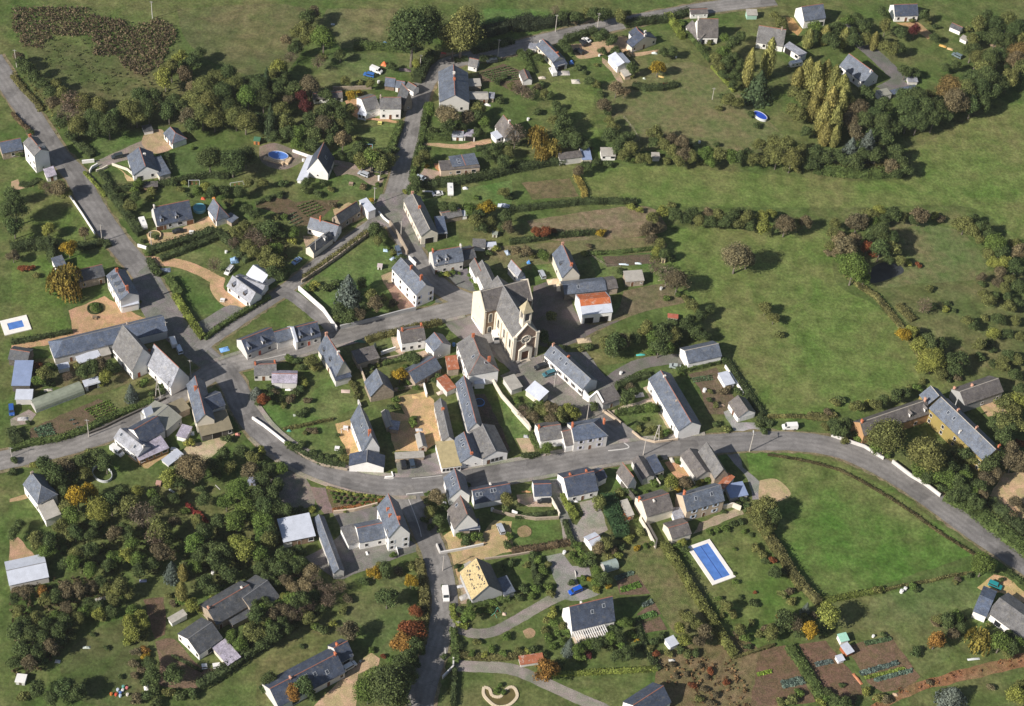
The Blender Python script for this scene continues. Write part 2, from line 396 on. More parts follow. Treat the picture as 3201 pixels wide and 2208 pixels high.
 ro = link(rname,me,MAT[rm],root,rc)
 if ridge and rtype in ("gable","hip","hipA","hipB"):
  if rtype == "gable": x0,x1 = -0.15,L+0.15
  else:
   x0 = min(w/2,L*0.45) if rtype in ("hip","hipA") else 0; x1 = L-(min(w/2,L*0.45) if rtype in ("hip","hipB") else 0)
  bb = MB().tube(F(x0,w/2,top+th+0.02),F(x1,w/2,top+th+0.02),0.14,0.14,6)
  if rtype in ("hip","hipB"):
   bb.tube(F(x1,w/2,top+th),F(L+oh,-oh,h+th),0.1,0.1,5); bb.tube(F(x1,w/2,top+th),F(L+oh,w+oh,h+th),0.1,0.1,5)
  link("ridge_tiles",bb.mesh("ridge_tiles"),MAT["plain"],ro,RIDGEC[ridge])
 return ro
def slope_z(v,y,rtype):
 if rtype == "mono": return v.h+v.rise*y/v.w
 return v.h+v.rise*(1-abs(y-v.w/2)/(v.w/2))
CHC = {"brick": ("brick",(0.5,0.17,0.09)),"white": ("render",(0.72,0.68,0.64)),"stone": ("stone",(0.42,0.34,0.28)),"pink": ("brick",(0.52,0.3,0.22))}
def chimney(ro,F,v,x,y,z,hh=1.3,col="brick",sx=0.5,sy=0.9):
 m,c = CHC[col]
 b = MB().box(x-sx/2,x+sx/2,y-sy/2,y+sy/2,z-1.2,z+hh,F); b.box(x-sx/2-0.08,x+sx/2+0.08,y-sy/2-0.08,y+sy/2+0.08,z+hh-0.22,z+hh-0.08,F)
 for s in (-1,1): b.tube(F(x,y+s*sy*0.25,z+hh-0.1),F(x,y+s*sy*0.25,z+hh+0.3),0.12,0.1,6)
 link("chimney",b.mesh("chimney"),MAT[m],ro,c)
def dormer(root,F,v,x,col="white",roof="slate",side=0,w=1.2,hh=1.5,back=False):
 # small gabled dormer rising from the slope near the eave
 y0 = 0.5 if side == 0 else v.w-0.5; s = 1 if side == 0 else -1
 k = v.rise/(v.w/2); z0 = v.h+0.5*k; depth = min((hh+0.4)/max(k,0.3),v.w/2-0.6)
 G = lambda a,b,z: F(x+a,y0+s*b,z0+z)
 b = MB().box(-w/2,w/2,0,depth,-0.25,hh,G); b.poly([G(-w/2,0,hh),G(w/2,0,hh),G(0,0,hh+0.55)],[[0,1,2]])
 d = link("dormer",b.mesh("dormer"),MAT["render"],root,WALLC[col])
 rb = MB(); o = 0.12
 for q in (-1,1):
  p = [G(q*(w/2+o),-o,hh-0.06),G(0,-o,hh+0.62),G(0,depth+0.5,hh+0.62),G(q*(w/2+o),depth+0.3,hh-0.06)]
  rb.poly([a+Vector((0,0,0.08)) for a in p]+p,[[0,1,2,3],[7,6,5,4],[0,4,5,1],[1,5,6,2],[2,6,7,3],[3,7,4,0]])
 me = rb.mesh("dormer_roof"); me.uv_layers.new(name="UV"); rm,rc = ROOFC[roof]; link("dormer_roof",me,MAT[rm],d,rc)
 pb = MB().box(-w/2+0.22,w/2-0.22,-0.04,0.02,0.25,hh-0.05,G); link("pane",pb.mesh("pane"),MAT["window_glass"],d,DARKGL)
def skylight(ro,F,v,x,yf,rtype,w=0.8,l=1.1):
 y = yf*v.w; k = (v.rise/(v.w/2) if y < v.w/2 else -v.rise/(v.w/2)) if rtype != "mono" else v.rise/v.w
 cs = 1/math.sqrt(1+k*k); z = slope_z(v,y,rtype)+0.2
 def G(a,b,c): return F(x+a,y+b*cs-c*k*cs,z+b*k*cs+c*cs)
 b = MB(); f = 0.1
 b.box(-w/2-f,-w/2,-l/2-f,l/2+f,-0.05,0.12,G).box(w/2,w/2+f,-l/2-f,l/2+f,-0.05,0.12,G).box(-w/2,w/2,-l/2-f,-l/2,-0.05,0.12,G).box(-w/2,w/2,l/2,l/2+f,-0.05,0.12,G)
 b.box(-w/2,w/2,-l/2,l/2,-0.05,0.08,G)
 me = b.mesh("skylight"); o = link("skylight",me,MAT["paint"],ro,(0.42,0.44,0.48)); me.materials.append(MAT["dark_pane"])
 for p in me.polygons[-6:]: p.material_index = 1
def dark_pane():
 m,t,p = nodes("dark_pane"); p.inputs["Base Color"].default_value = (0.05,0.06,0.08,1); p.inputs["Roughness"].default_value = 0.15; p.inputs["Specular IOR Level"].default_value = 0.6
dark_pane()
class House: pass
def H(name,label,A,B,C,h,R=2.5,wall="white",roof="slate",t="gable",ridge="red",f="",a="",b="",k="",ch=(),dorm=(),sky=(),cat="house",grp=None,oh=0.25,fc=(0.7,0.68,0.66),sc=(0.62,0.64,0.68),dcol="white",parent=None,base=0.0,wm=None):
 v = frame_of(A,B,C,h); org = v.F(v.L/2,v.w/2,0)
 if parent is None:
  root = empty(name,org,label,cat,grp); hz = House(); hz.root,hz.org = root,org; wn,rn = "wall","roof"
 else:
  hz,root,org = parent,parent.root,parent.org; wn,rn = name+"_wall",name+"_roof"
 ro = build_volume(root,org,v,R,t,wall,roof,ridge,oh,wn,rn,base,wallmat=wm)
 hz.roof = ro; F = lambda x,y,z: v.F(x,y,z)-org; 
 if parent is None: hz.v,hz.F = v,F
 def facade(spec,p0,p1,nrm):
  for r,row in enumerate(spec.split("/")):
   n = len(row)
   for i,c in enumerate(row):
    if c in OPEN:
     p = p0.lerp(p1,(i+0.5)/n)
     opening(root,c,p,None,nrm,base+0.02+2.75*r,fc,sc)
 facade(f,F(0,0,0),F(v.L,0,0),-v.ey); facade(b,F(v.L,0,0),F(v.L,v.w,0),v.ex)
 facade(a,F(0,0,0),F(0,v.w,0),-v.ex); facade(k,F(0,v.w,0),F(v.L,v.w,0),v.ey)
 for c in ch:
  x,y = c[0]*v.L,c[1]*v.w
  if c[0] <= 0.01: x = 0.3
  if c[0] >= 0.99: x = v.L-0.3
  chimney(ro,F,v,x,y,slope_z(v,y,t) if t != "flat" else v.h,*(c[2:] if len(c) > 2 else ()))
 for d in dorm:
  x,side = (d if isinstance(d,tuple) else (d,0)); dormer(root,F,v,x*v.L,dcol,roof,side)
 for s in sky: skylight(ro,F,v,s[0]*v.L,s[1],t)
 return hz

# ---------------------------------------------------------------- vegetation kit
def rndu():
 while True:
  p = Vector((random.uniform(-1,1),random.uniform(-1,1),random.uniform(-1,1)))
  if 0.01 < p.length < 1: return p.normalized()
def leaf_quads(vs,fs,c,nrm,size,elong=1.0,up=None):
 x = nrm.orthogonal().normalized(); x.rotate(Matrix.Rotation(random.uniform(0,6.28),3,nrm)); y = nrm.cross(x)
 if up is not None: y = (up+rndu()*0.25).normalized(); x = y.cross(nrm).normalized()
 s = size*random.uniform(0.6,1.25); n = len(vs)
 vs += [c-x*s*0.5-y*s*0.35*elong,c+x*s*0.42-y*s*0.5*elong,c+x*s*0.5+y*s*0.4*elong+nrm*s*0.18,c-x*s*0.36+y*s*0.5*elong]
 fs.append([n,n+1,n+2,n+3])
def lobe(vs,fs,c,r,n,size,squash=(1,1,1),core=True,jit=0.42):
 for _ in range(n):
  d = rndu(); q = Vector((d.x*squash[0],d.y*squash[1],d.z*squash[2]))*r*random.uniform(1-jit,1.16)
  leaf_quads(vs,fs,c+q,(d+rndu()*0.9+Vector((0,0,0.25))).normalized(),size)
 if core:  # unseen blob added inside the leaves to block light
  bm = bmesh.new(); bmesh.ops.create_icosphere(bm,subdivisions=1,radius=r*0.62); k = len(vs)
  for v_ in bm.verts:
   vs.append(c+Vector((v_.co.x*squash[0],v_.co.y*squash[1],v_.co.z*squash[2]))*random.uniform(0.75,1.1))
  for f_ in bm.faces: fs.append([k+w_.index for w_ in f_.verts])
  bm.free()
def crown_round(seed,n=1300,size=0.11,hz=1.0,lobes=11,flat=1.0):
 random.seed(seed); vs,fs = [],[]
 for i in range(lobes):
  d = rndu(); d.z = abs(d.z)*1.0-0.35 if i else 0
  rr = random.uniform(0.3,0.46); c = Vector((d.x,d.y,d.z*flat))*(0.98-rr)*random.uniform(0.8,1.05)
  lobe(vs,fs,Vector((c.x,c.y,c.z*hz)),rr,n//lobes,size,(1,1,0.9*flat))
 lobe(vs,fs,Vector((0,0,0)),0.55,n//8,size)
 return mesh("crown",vs,fs,fix=False)
def crown_bare(seed,n=420):
 random.seed(seed); vs,fs = [],[]; b = MB()
 for i in range(34):
  d = rndu(); d.z = abs(d.z)*0.8+0.1; d.normalize(); m = d*random.uniform(0.4,0.6); e = d*random.uniform(0.8,1.0)+rndu()*0.2
  b.tube((0,0,-0.8),m,0.02,0.012,3); b.tube(m,e,0.012,0.004,3)
  for _ in range(3): b.tube(m.lerp(e,random.random()),e+rndu()*0.35,0.008,0.003,3)
 vs,fs = b.v,b.f
 for _ in range(n):
  d = rndu(); leaf_quads(vs,fs,Vector((d.x,d.y,d.z*0.9+0.05))*random.uniform(0.5,1.0),rndu(),0.085)
 return mesh("crown",vs,fs,fix=False)
def crown_cone(seed,n=1300,size=0.1,asp=2.0,p=0.9):
 random.seed(seed); vs,fs = [],[]
 for i in range(n):
  z = random.random()**1.35; rr = (1-z)**p*random.uniform(0.62,1.05)*(1+0.16*math.sin(z*34)); a = random.uniform(0,6.283)
  c = Vector((rr*math.cos(a),rr*math.sin(a),(z*2-1)*asp/2)); nn = Vector((math.cos(a),math.sin(a),0.5))
  leaf_quads(vs,fs,c,(nn+rndu()*0.6).normalized(),size*(1.3-0.6*z))
 k = len(vs); m = 9
 for i in range(m): vs.append(Vector((0.6*math.cos(i*6.283/m),0.6*math.sin(i*6.283/m),-asp*0.48)))
 vs.append(Vector((0,0,asp*0.4))); fs += [[k+i,k+(i+1) % m,k+m] for i in range(m)]
 return mesh("crown",vs,fs,fix=False)
def crown_column(seed,n=2600,size=0.1,asp=4.0):
 random.seed(seed); vs,fs = [],[]
 for i in range(n):
  z = random.random(); rr = math.sin(math.pi*min(1,z*0.86+0.13))**0.7*random.uniform(0.55,1.05); a = random.uniform(0,6.283)
  c = Vector((rr*math.cos(a),rr*math.sin(a),(z-0.5)*asp)); nn = Vector((math.cos(a),math.sin(a),0.2))
  leaf_quads(vs,fs,c,(nn+rndu()*0.6).normalized(),size,1.7,Vector((0,0,1)))
 k = len(vs); m = 9
 for zz,rr in ((-0.46,0.45),(-0.1,0.62),(0.3,0.4),(0.46,0.05)):
  for i in range(m): vs.append(Vector((rr*math.cos(i*6.283/m),rr*math.sin(i*6.283/m),asp*zz)))
 for j in range(3): fs += [[k+j*m+i,k+j*m+(i+1) % m,k+(j+1)*m+(i+1) % m,k+(j+1)*m+i] for i in range(m)]
 return mesh("crown",vs,fs,fix=False)
def crown_willow(seed,n=1500):
 random.seed(seed); vs,fs = [],[]
 for i in range(90):
  a = random.uniform(0,6.283); rr = math.sqrt(random.random())*0.95; top = 0.75*math.sqrt(max(0,1-rr*rr))+random.uniform(-0.1,0.1); bot = -0.9+random.uniform(0,0.4)+0.3*(1-rr)
  for j in range(n//90):
   z = random.uniform(bot,top); q = rr+0.12*(top-z)
   c = Vector((q*math.cos(a),q*math.sin(a),z))+rndu()*0.05
   leaf_quads(vs,fs,c,(Vector((math.cos(a),math.sin(a),0.3))+rndu()*0.5).normalized(),0.085,2.2,Vector((0,0,1)))
 lobe(vs,fs,Vector((0,0,0.1)),0.75,120,0.1)
 return mesh("crown",vs,fs,fix=False)
def trunk_mesh(seed):
 random.seed(seed); b = MB(); b.tube((0,0,-0.02),(0.02,0.01,0.55),0.055,0.04,7); b.tube((0.02,0.01,0.55),(0.03,-0.02,1.0),0.04,0.018,6)
 for i in range(5):
  a = i*1.256+random.uniform(-0.4,0.4); b.tube((0.02,0.01,0.4+0.08*i),(0.28*math.cos(a),0.28*math.sin(a),0.72+0.06*i),0.022,0.008,5)
 return b.mesh("trunk")
CR = {"round": [crown_round(i,2300,0.085,lobes=12+i % 4) for i in range(6)],"big": [crown_round(20+i,5000,0.055,lobes=22) for i in range(4)],"bush": [crown_round(40+i,620,0.16,lobes=7,flat=0.75) for i in range(6)],
      "bare": [crown_bare(60+i) for i in range(3)],"cone": [crown_cone(70+i) for i in range(3)],"cedar": [crown_cone(76+i,2200,0.085,1.9,0.75) for i in range(2)],"column": [crown_column(80+i) for i in range(3)],"willow": [crown_willow(90+i) for i in range(2)]}
TR = [trunk_mesh(i) for i in range(3)]
for L_ in CR.values():
 for m_ in L_: m_.materials.append(MAT["foliage"])
random.seed(11)
# code: (shape, base colour, plain word)
TK = {"g": ("round",(0.125,0.19,0.05),"green"),"o": ("round",(0.175,0.195,0.07),"olive green"),"y": ("round",(0.34,0.25,0.035),"yellow"),"l": ("round",(0.24,0.27,0.07),"light green"),
      "d": ("round",(0.095,0.135,0.052),"dark green"),"r": ("round",(0.22,0.085,0.04),"russet"),"n": ("bare",(0.2,0.16,0.12),"bare grey brown"),"p": ("round",(0.11,0.035,0.035),"dark red"),
      "a": ("round",(0.3,0.17,0.05),"orange"),"k": ("round",(0.16,0.14,0.085),"dark brown"),"c": ("cone",(0.065,0.10,0.05),"dark conical"),"b": ("cedar",(0.14,0.18,0.16),"blue grey conical"),
      "w": ("willow",(0.28,0.23,0.06),"weeping yellow green"),"P": ("column",(0.33,0.33,0.12),"tall slender yellow green"),"u": ("round",(0.21,0.16,0.065),"rust brown"),"t": ("round",(0.22,0.19,0.11),"tan")}
TREES = []
def tree(u,v,r,kind="g",label=None,grp=None,hf=None):
 TREES.append((OX+u*KK,OY+v*KK,r*KK*{"round": 1.13,"bare": 1.1,"column": 0.82}.get(TK[kind][0],1.0),kind,label,grp,hf))
def plant_all():
 """the largest 290 trees and 290 bushes stand as things, smaller ones are one mass"""
 T(0,0,1.0); sets = {0: [],1: []}
 for q in TREES:
  R = q[2]/ppm(q[0],q[1]); sets[1 if (R < 2.45 and TK[q[3]][0] == "round") else 0].append(q)
 rest = []
 for k,L_ in sets.items():
  special = [q for q in L_ if not (q[5] or "").startswith("trees and bushes")]; other = sorted([q for q in L_ if (q[5] or "").startswith("trees and bushes")],key=lambda q: -q[2])
  n = 290-len(special)
  for q in special+other[:n]: plant(*q)
  rest += other[n:]
 if not rest: return
 mats,col,V,Fc,Mi = [],{},[],[],[]; off = 0
 for q in rest:
  m,M,c,g0,_ = place_tree(*q)
  if q[3] not in col:
   mt = MAT["foliage"].copy(); mt.name = "foliage_"+TK[q[3]][2].replace(" ","_"); cc = TK[q[3]][1]
   for nd in mt.node_tree.nodes:
    if nd.type == 'OBJECT_INFO':
     r = mt.node_tree.nodes.new("ShaderNodeRGB"); r.outputs[0].default_value = (*cc,1)
     for l in list(nd.outputs["Color"].links): mt.node_tree.links.new(r.outputs[0],l.to_socket)
   col[q[3]] = len(mats); mats.append(mt)
  n = len(m.vertices); co = np.empty(n*3,np.float32); m.vertices.foreach_get("co",co); co = co.reshape(-1,3)
  A = np.array(M.to_3x3()); t = np.array(M.translation)+np.array(g0); V.append(co@A.T+t)
  for p in m.polygons: Fc.append([i+off for i in p.vertices]); Mi.append(col[q[3]])
  off += n
 me = bpy.data.meshes.new("small_growth"); me.from_pydata(np.concatenate(V).tolist(),[],Fc)
 for mt in mats: me.materials.append(mt)
 me.polygons.foreach_set("material_index",Mi); me.update()
 tag(link("shrubbery",me),"smaller shrubs and young trees dotted along hedgerows and gardens","shrubbery",kind="stuff")
def place_tree(u,v,r,kind,label,grp,hf):
 s = ppm(u,v); R = r/s
 shape,col,word = TK[kind]
 bush = R < 2.45 and shape == "round"
 if shape == "round": key = "bush" if bush else ("big" if R > 4.6 else "round")
 else: key = shape
 m = random.choice(CR[key]); j = random.uniform(0.88,1.14); col = (col[0]*j*random.uniform(0.93,1.07),col[1]*j,col[2]*j)
 if key == "bush": half = 0.8*R; Hc = half*0.8
 elif key in ("cone","cedar"): half = R*(hf or 1.7); Hc = half+0.3
 elif key == "column": half = R*(hf or 2.9); Hc = half+0.5
 elif key == "willow": half = R*0.95; Hc = half+0.15
 else: half = R*random.uniform(0.85,1.3); Hc = half+0.4*R*(hf or 1.0)
 g0 = at(u,v,Hc); g0.z = 0
 zs = {"bush": half,"cone": half,"cedar": half/0.95,"column": half/2.0,"willow": half,"round": half,"big": half,"bare": half}[key]
 M = Matrix.Translation((0,0,Hc)) @ Matrix.Rotation(random.uniform(0,6.28),4,'Z') @ Matrix.Diagonal((R*random.uniform(0.92,1.08),R*random.uniform(0.92,1.08),zs,1))
 return m,M,col,g0,(key,R,Hc)
def plant(*q):
 m,M,col,g0,(key,R,Hc) = place_tree(*q); kind = q[3]
 nm = "bush" if key == "bush" else "tree"
 root = empty(nm,g0,q[4],nm,q[5])
 link("crown",m,None,root,col,M)
 if R > 0.8:
  ts = Hc*1.05; wf = max(R,1.0)*1.1
  link("trunk",random.choice(TR),MAT["bark"],root,(0.16,0.14,0.12) if kind != "P" else (0.4,0.36,0.3),Matrix.Diagonal((wf,wf,ts,1)))
ORD = ["first","second","third","fourth","fifth","sixth","seventh","eighth","ninth","tenth","eleventh","twelfth","thirteenth","fourteenth","fifteenth","sixteenth","seventeenth","eighteenth","nineteenth","twentieth"]
ORD += [t+("-"+o if o else "") for t in ("twenty","thirty","forty","fifty") for o in [""]+ORD[:9]]
def grove(place,spec,grp=None):
 """spec: "u v radius kind [height]|..."; each gets its colour word, its place and its order from the left in the photo"""
 by = {}; items = []
 for i_,q in enumerate(spec.split("|")):
  if "lower left" in place and i_ % 3 == 2: continue
  q = q.split(); items.append((float(q[0]),float(q[1]),float(q[2]),q[3]))
 for it in sorted(items):
  R = it[2]/ppm(it[0],it[1]); sh = TK[it[3]][0]; noun = "bush" if (R*1.13 < 2.45 and sh == "round") else "tree"
  by.setdefault((TK[it[3]][2],noun),[]).append(it)
 for (word,noun),L_ in by.items():
  for i,it in enumerate(L_):
   lab = f"{word} {noun} {place}" + (f", {ORD[i]} from left" if len(L_) > 1 else "")
   tree(*it,label=lab,grp=grp or f"trees and bushes {place}")
def hedge(px,w,h,color,label,base=0.0,name="hedge",cat="hedge",leafs=0.34,den=7.0,jag=0.12,smooth=False):
 P = [at(*p) for p in px]
 if smooth: P = smooth_line(P,5)
 org = P[0].copy(); vs,fs = [],[]
 for i in range(len(P)-1):
  a,b = P[i]-org,P[i+1]-org; d = (b-a); L = d.length
  if L < 0.05: continue
  d.normalize(); n = Vector((-d.y,d.x,0)); seg = max(1,int(L/1.6))
  for k in range(seg):        # lumpy core
   q0,q1 = a+d*(L*k/seg-0.12),a+d*(L*(k+1)/seg+0.12); ww = w*0.4*random.uniform(0.85,1.12); hh = h*0.88*random.uniform(0.86,1.04); m = len(vs)
   for q in (q0,q1):
    vs += [q-n*ww,q+n*ww,q+n*ww*0.8+Vector((0,0,hh)),q-n*ww*0.8+Vector((0,0,hh))]
   fs += [[m,m+1,m+2,m+3],[m+4,m+5,m+6,m+7],[m,m+1,m+5,m+4],[m+1,m+2,m+6,m+5],[m+2,m+3,m+7,m+6],[m+3,m,m+4,m+7]]
  cnt = int(L*(w+2*h)*den)
  for _ in range(cnt):
   s = random.random()*L; t_ = random.random()*(w+2*h)
   if t_ < h: off,z,nn = -w/2,t_,-n
   elif t_ < h+w: off,z,nn = t_-h-w/2,h,Vector((0,0,1))
   else: off,z,nn = w/2,t_-h-w,n
   j = jag*h
   c = a+d*s+n*(off*(1-0.12*z/h))+Vector((0,0,max(0.05,z)))+rndu()*j
   leaf_quads(vs,fs,c,(nn+rndu()*0.8).normalized(),leafs)
 o = link(name,mesh(name,vs,fs,fix=False),MAT["foliage"],color=color); o.location = (org.x,org.y,0)
 return tag(o,label,cat)
HC = {"d": (0.07,0.098,0.042),"g": (0.1,0.145,0.048),"l": (0.2,0.25,0.06),"o": (0.16,0.16,0.065),"y": (0.28,0.24,0.07),"b": (0.15,0.115,0.07)}
def scrub(name,px,dens,size,color,label,cat="undergrowth",height=0.8,kind="stuff",z=0.0):
 P = [at(*p) for p in px]; xs = [p.x for p in P]; ys = [p.y for p in P]; org = P[0].copy()
 def inside(x,y):
  c = False; j = len(P)-1
  for i in range(len(P)):
   if (P[i].y > y) != (P[j].y > y) and x < (P[j].x-P[i].x)*(y-P[i].y)/(P[j].y-P[i].y)+P[i].x: c = not c
   j = i
  return c
 area = (max(xs)-min(xs))*(max(ys)-min(ys)); vs,fs = [],[]
 for _ in range(int(area*dens)):
  x,y = random.uniform(min(xs),max(xs)),random.uniform(min(ys),max(ys))
  if not inside(x,y): continue
  hh = height*random.uniform(0.3,1.2)
  for _ in range(4):
   c = Vector((x,y,hh*random.random()+0.05))-org+rndu()*size*0.8; c.z = max(c.z,0.05)
   leaf_quads(vs,fs,c,(rndu()+Vector((0,0,0.8))).normalized(),size)
 o = link(name,mesh(name,vs,fs,fix=False),MAT["foliage"],color=color); o.location = (org.x,org.y,z)
 return tag(o,label,cat,kind=kind)
def rows(name,px4,n,color,label,size=0.4,gap=0.5,height=0.35,cat="vegetable bed"):
 """rows of crop plants between the side p0-p1 and the side p3-p2"""
 p0,p1,p2,p3 = [at(*p) for p in px4]; org = p0.copy(); vs,fs = [],[]
 for i in range(n):
  s = (i+0.5)/n; a,b = p0.lerp(p3,s),p1.lerp(p2,s); m = max(2,int((b-a).length/gap))
  for k in range(m):
   c = a.lerp(b,(k+random.random()*0.5)/m)-org
   for _ in range(5):
    leaf_quads(vs,fs,c+Vector((random.uniform(-.15,.15),random.uniform(-.15,.15),height*random.uniform(0.3,1))),(rndu()+Vector((0,0,1.2))).normalized(),size)
 o = link(name,mesh(name,vs,fs,fix=False),MAT["foliage"],color=color); o.location = (org.x,org.y,0.0)
 return tag(o,label,cat,kind="stuff")

# ---------------------------------------------------------------- walls, poles, cars, pools
def wall_line(px,h,th,wall,label,name="garden_wall",cat="wall",cap=True,hs=None):
 P = [at(*p) for p in px]; org = P[0].copy(); b = MB(); cb = MB()
 for i in range(len(P)-1):
  a,c = P[i]-org,P[i+1]-org; d = (c-a); L = d.length; d.normalize(); n = Vector((-d.y,d.x,0))
  h0,h1 = (hs[i],hs[i+1]) if hs else (h,h)
  e0 = 0.0 if i == 0 else -th*0.45
  q0,q1 = a+d*e0*0+n*0,c
  for B_,t_,z0,z1 in ((b,th/2,0,None),(cb,th/2+0.05,0,1)):
   if z1 is None: zz = [(0,h0),(0,h1)]
   else: zz = [(h0,h0+0.09),(h1,h1+0.09)]
   B_.poly([q0-n*t_+Vector((0,0,zz[0][0])),q0+n*t_+Vector((0,0,zz[0][0])),q0+n*t_+Vector((0,0,zz[0][1])),q0-n*t_+Vector((0,0,zz[0][1])),
                     q1-n*t_+Vector((0,0,zz[1][0])),q1+n*t_+Vector((0,0,zz[1][0])),q1+n*t_+Vector((0,0,zz[1][1])),q1-n*t_+Vector((0,0,zz[1][1]))],
     [[0,1,2,3],[4,5,6,7],[0,1,5,4],[1,2,6,5],[2,3,7,6],[3,0,4,7]])
 root = empty(name,(org.x,org.y,0),label,cat)
 link("wall_body",b.mesh("wall_body"),MAT["stone" if wall in ("stone","dark","brown") else "render"],root,WALLC[wall])
 if cap: link("coping",cb.mesh("coping"),MAT["render"],root,tuple(min(1,x*1.1) for x in WALLC[wall]))
 return root
def fence(px,h,label,color=(0.35,0.3,0.24),posts=2.5):
 P = [at(*p) for p in px]; org = P[0].copy(); root = empty("fence",(org.x,org.y,0),label,"fence"); b = MB(); rb = MB()
 for i in range(len(P)-1):
  a,c = P[i]-org,P[i+1]-org; n = max(1,int((c-a).length/posts))
  for k in range(n+1):
   q = a.lerp(c,k/n); b.box(q.x-0.06,q.x+0.06,q.y-0.06,q.y+0.06,0,h)
  for z in (0.35*h,0.9*h): rb.tube(a+Vector((0,0,z)),c+Vector((0,0,z)),0.035,0.035,4)
 po = link("posts",b.mesh("posts"),MAT["wood"],root,color); link("rails",rb.mesh("rails"),MAT["wood"],root,color); return root
def pole_mesh(kind):
 b = MB()
 if kind == "A":
  b.tube((-0.9,0,0),(0,0,8.6),0.16,0.12,6); b.tube((0.9,0,0),(0,0,8.6),0.16,0.12,6); b.box(-0.5,0.5,-0.08,0.08,4.0,4.2)
 else: b.tube((0,0,0),(0,0,8.6),0.17,0.11,7)
 return b.mesh("pole_shaft")
POLES = {}
def pole(u,v,label,kind="I",h=8.6,col=(0.5,0.46,0.42),lamp=False,name="utility_pole"):
 p = at(u,v); root = empty(name,p,label,"street lamp" if lamp else "pole","poles along the roads")
 s = h/8.6
 link("shaft",unit("pole"+kind,lambda: pole_mesh(kind)),MAT["render"],root,col,Matrix.Diagonal((max(s,.8),max(s,.8),s,1)))
 ca = unit("crossarm",lambda: MB().box(-0.7,0.7,-0.06,0.06,8.1,8.24).tube((-0.6,0,8.24),(-0.6,0,8.45),0.05,0.05,5).tube((0.6,0,8.24),(0.6,0,8.45),0.05,0.05,5).tube((0,0,8.5),(0,0,8.75),0.05,0.05,5).mesh("crossarm"))
 link("crossarm",ca,MAT["paint"],root,(0.3,0.3,0.3),Matrix.Translation((0,0,h-8.6)))
 if lamp: link("lamp_head",unit("lamp",lambda: MB().box(-0.06,0.06,0,1.5,-0.05,0.05).box(-0.18,0.18,1.1,2.0,-0.1,0.12).mesh("lamp_head")),MAT["paint"],root,(0.6,0.6,0.6),Matrix.Translation((0,0,h-0.8)))
 POLES[label] = p; return p
def wire(a,b,label,ha=8.3,hb=8.3,sag=0.7):
 c = MB(); prev = None; org = a
 for off in (-0.6,0.6):
  prev = None
  for i in range(13):
   s = i/12; p = (a.lerp(b,s)-org)+Vector((off,0,ha+(hb-ha)*s-4*sag*s*(1-s)))
   if prev is not None: c.tube(prev,p,0.022,0.022,3)
   prev = p
 o = link("power_line",c.mesh("power_line"),MAT["plain"],color=(0.08,0.08,0.08)); o.location = (org.x,org.y,0)
 return tag(o,label,"power line")
def car_meshes(kind):
 if kind == "car": Lc,wc,prof = 4.1,1.7,[(-2.05,.35),(-2.05,.85),(-1.5,.95),(-1.15,1.0),(-.6,1.42),(.75,1.45),(1.5,1.0),(2.0,.92),(2.05,.35)]
 elif kind == "van": Lc,wc,prof = 5.2,1.95,[(-2.6,.35),(-2.6,.95),(-2.2,1.15),(-1.75,1.3),(-1.2,2.15),(2.55,2.2),(2.6,2.1),(2.6,.35)]
 else: Lc,wc,prof = 4.4,1.75,[(-2.2,.35),(-2.2,.85),(-1.3,1.0),(-.8,1.68),(2.1,1.75),(2.2,1.0),(2.2,.35)]
 n = len(prof); b = MB(); w = wc/2
 def wid(z): return w if z < 1.0 else w*(1-0.16*(z-1.0)/0.8) if kind != "van" else w*(1-0.05*(z-1)/1.2)
 b.poly([(x,-wid(z),z) for x,z in prof]+[(x,wid(z),z) for x,z in prof],[list(range(n)),list(range(2*n-1,n-1,-1))]+[[i,(i+1) % n,n+(i+1) % n,n+i] for i in range(n)])
 body = b.mesh("body"); gl = MB()
 if kind == "car":
  gl.poly([(-1.17,-.74,1.03),(-1.17,.74,1.03),(-.62,.68,1.44),(-.62,-.68,1.44)],[[0,1,2,3]]); gl.poly([(.79,-.66,1.455),(.79,.66,1.455),(1.5,.76,1.03),(1.5,-.76,1.03)],[[0,1,2,3]])
  for s in (-1,1): gl.poly([(-1.05,s*.865,1.02),(1.3,s*.865,1.02),(.75,s*.80,1.38),(-.6,s*.80,1.38)],[[0,1,2,3]])
 elif kind == "van":
  gl.poly([(-1.77,-.86,1.33),(-1.77,.86,1.33),(-1.25,.82,2.1),(-1.25,-.82,2.1)],[[0,1,2,3]])
  for s in (-1,1): gl.poly([(-1.5,s*.985,1.35),(-.3,s*.985,1.35),(-.3,s*.96,1.95),(-1.2,s*.96,1.95)],[[0,1,2,3]])
 else:
  gl.poly([(-1.32,-.76,1.03),(-1.32,.76,1.03),(-.83,.68,1.68),(-.83,-.68,1.68)],[[0,1,2,3]])
  for s in (-1,1): gl.poly([(-1.1,s*.88,1.05),(2.0,s*.88,1.05),(1.95,s*.79,1.6),(-.75,s*.79,1.6)],[[0,1,2,3]])
  gl.poly([(2.21,-.7,1.05),(2.21,.7,1.05),(2.13,.65,1.65),(2.13,-.65,1.65)],[[0,1,2,3]])
 gm = gl.mesh("windows",fix=False); wh = MB().tube((0,-.11,0),(0,.11,0),.31,.31,12).mesh("wheel")
 hl = MB().box(-.03,.03,-.16,.16,-.08,.08).mesh("headlight")
 return body,gm,wh,hl,Lc,wc
CM = {}
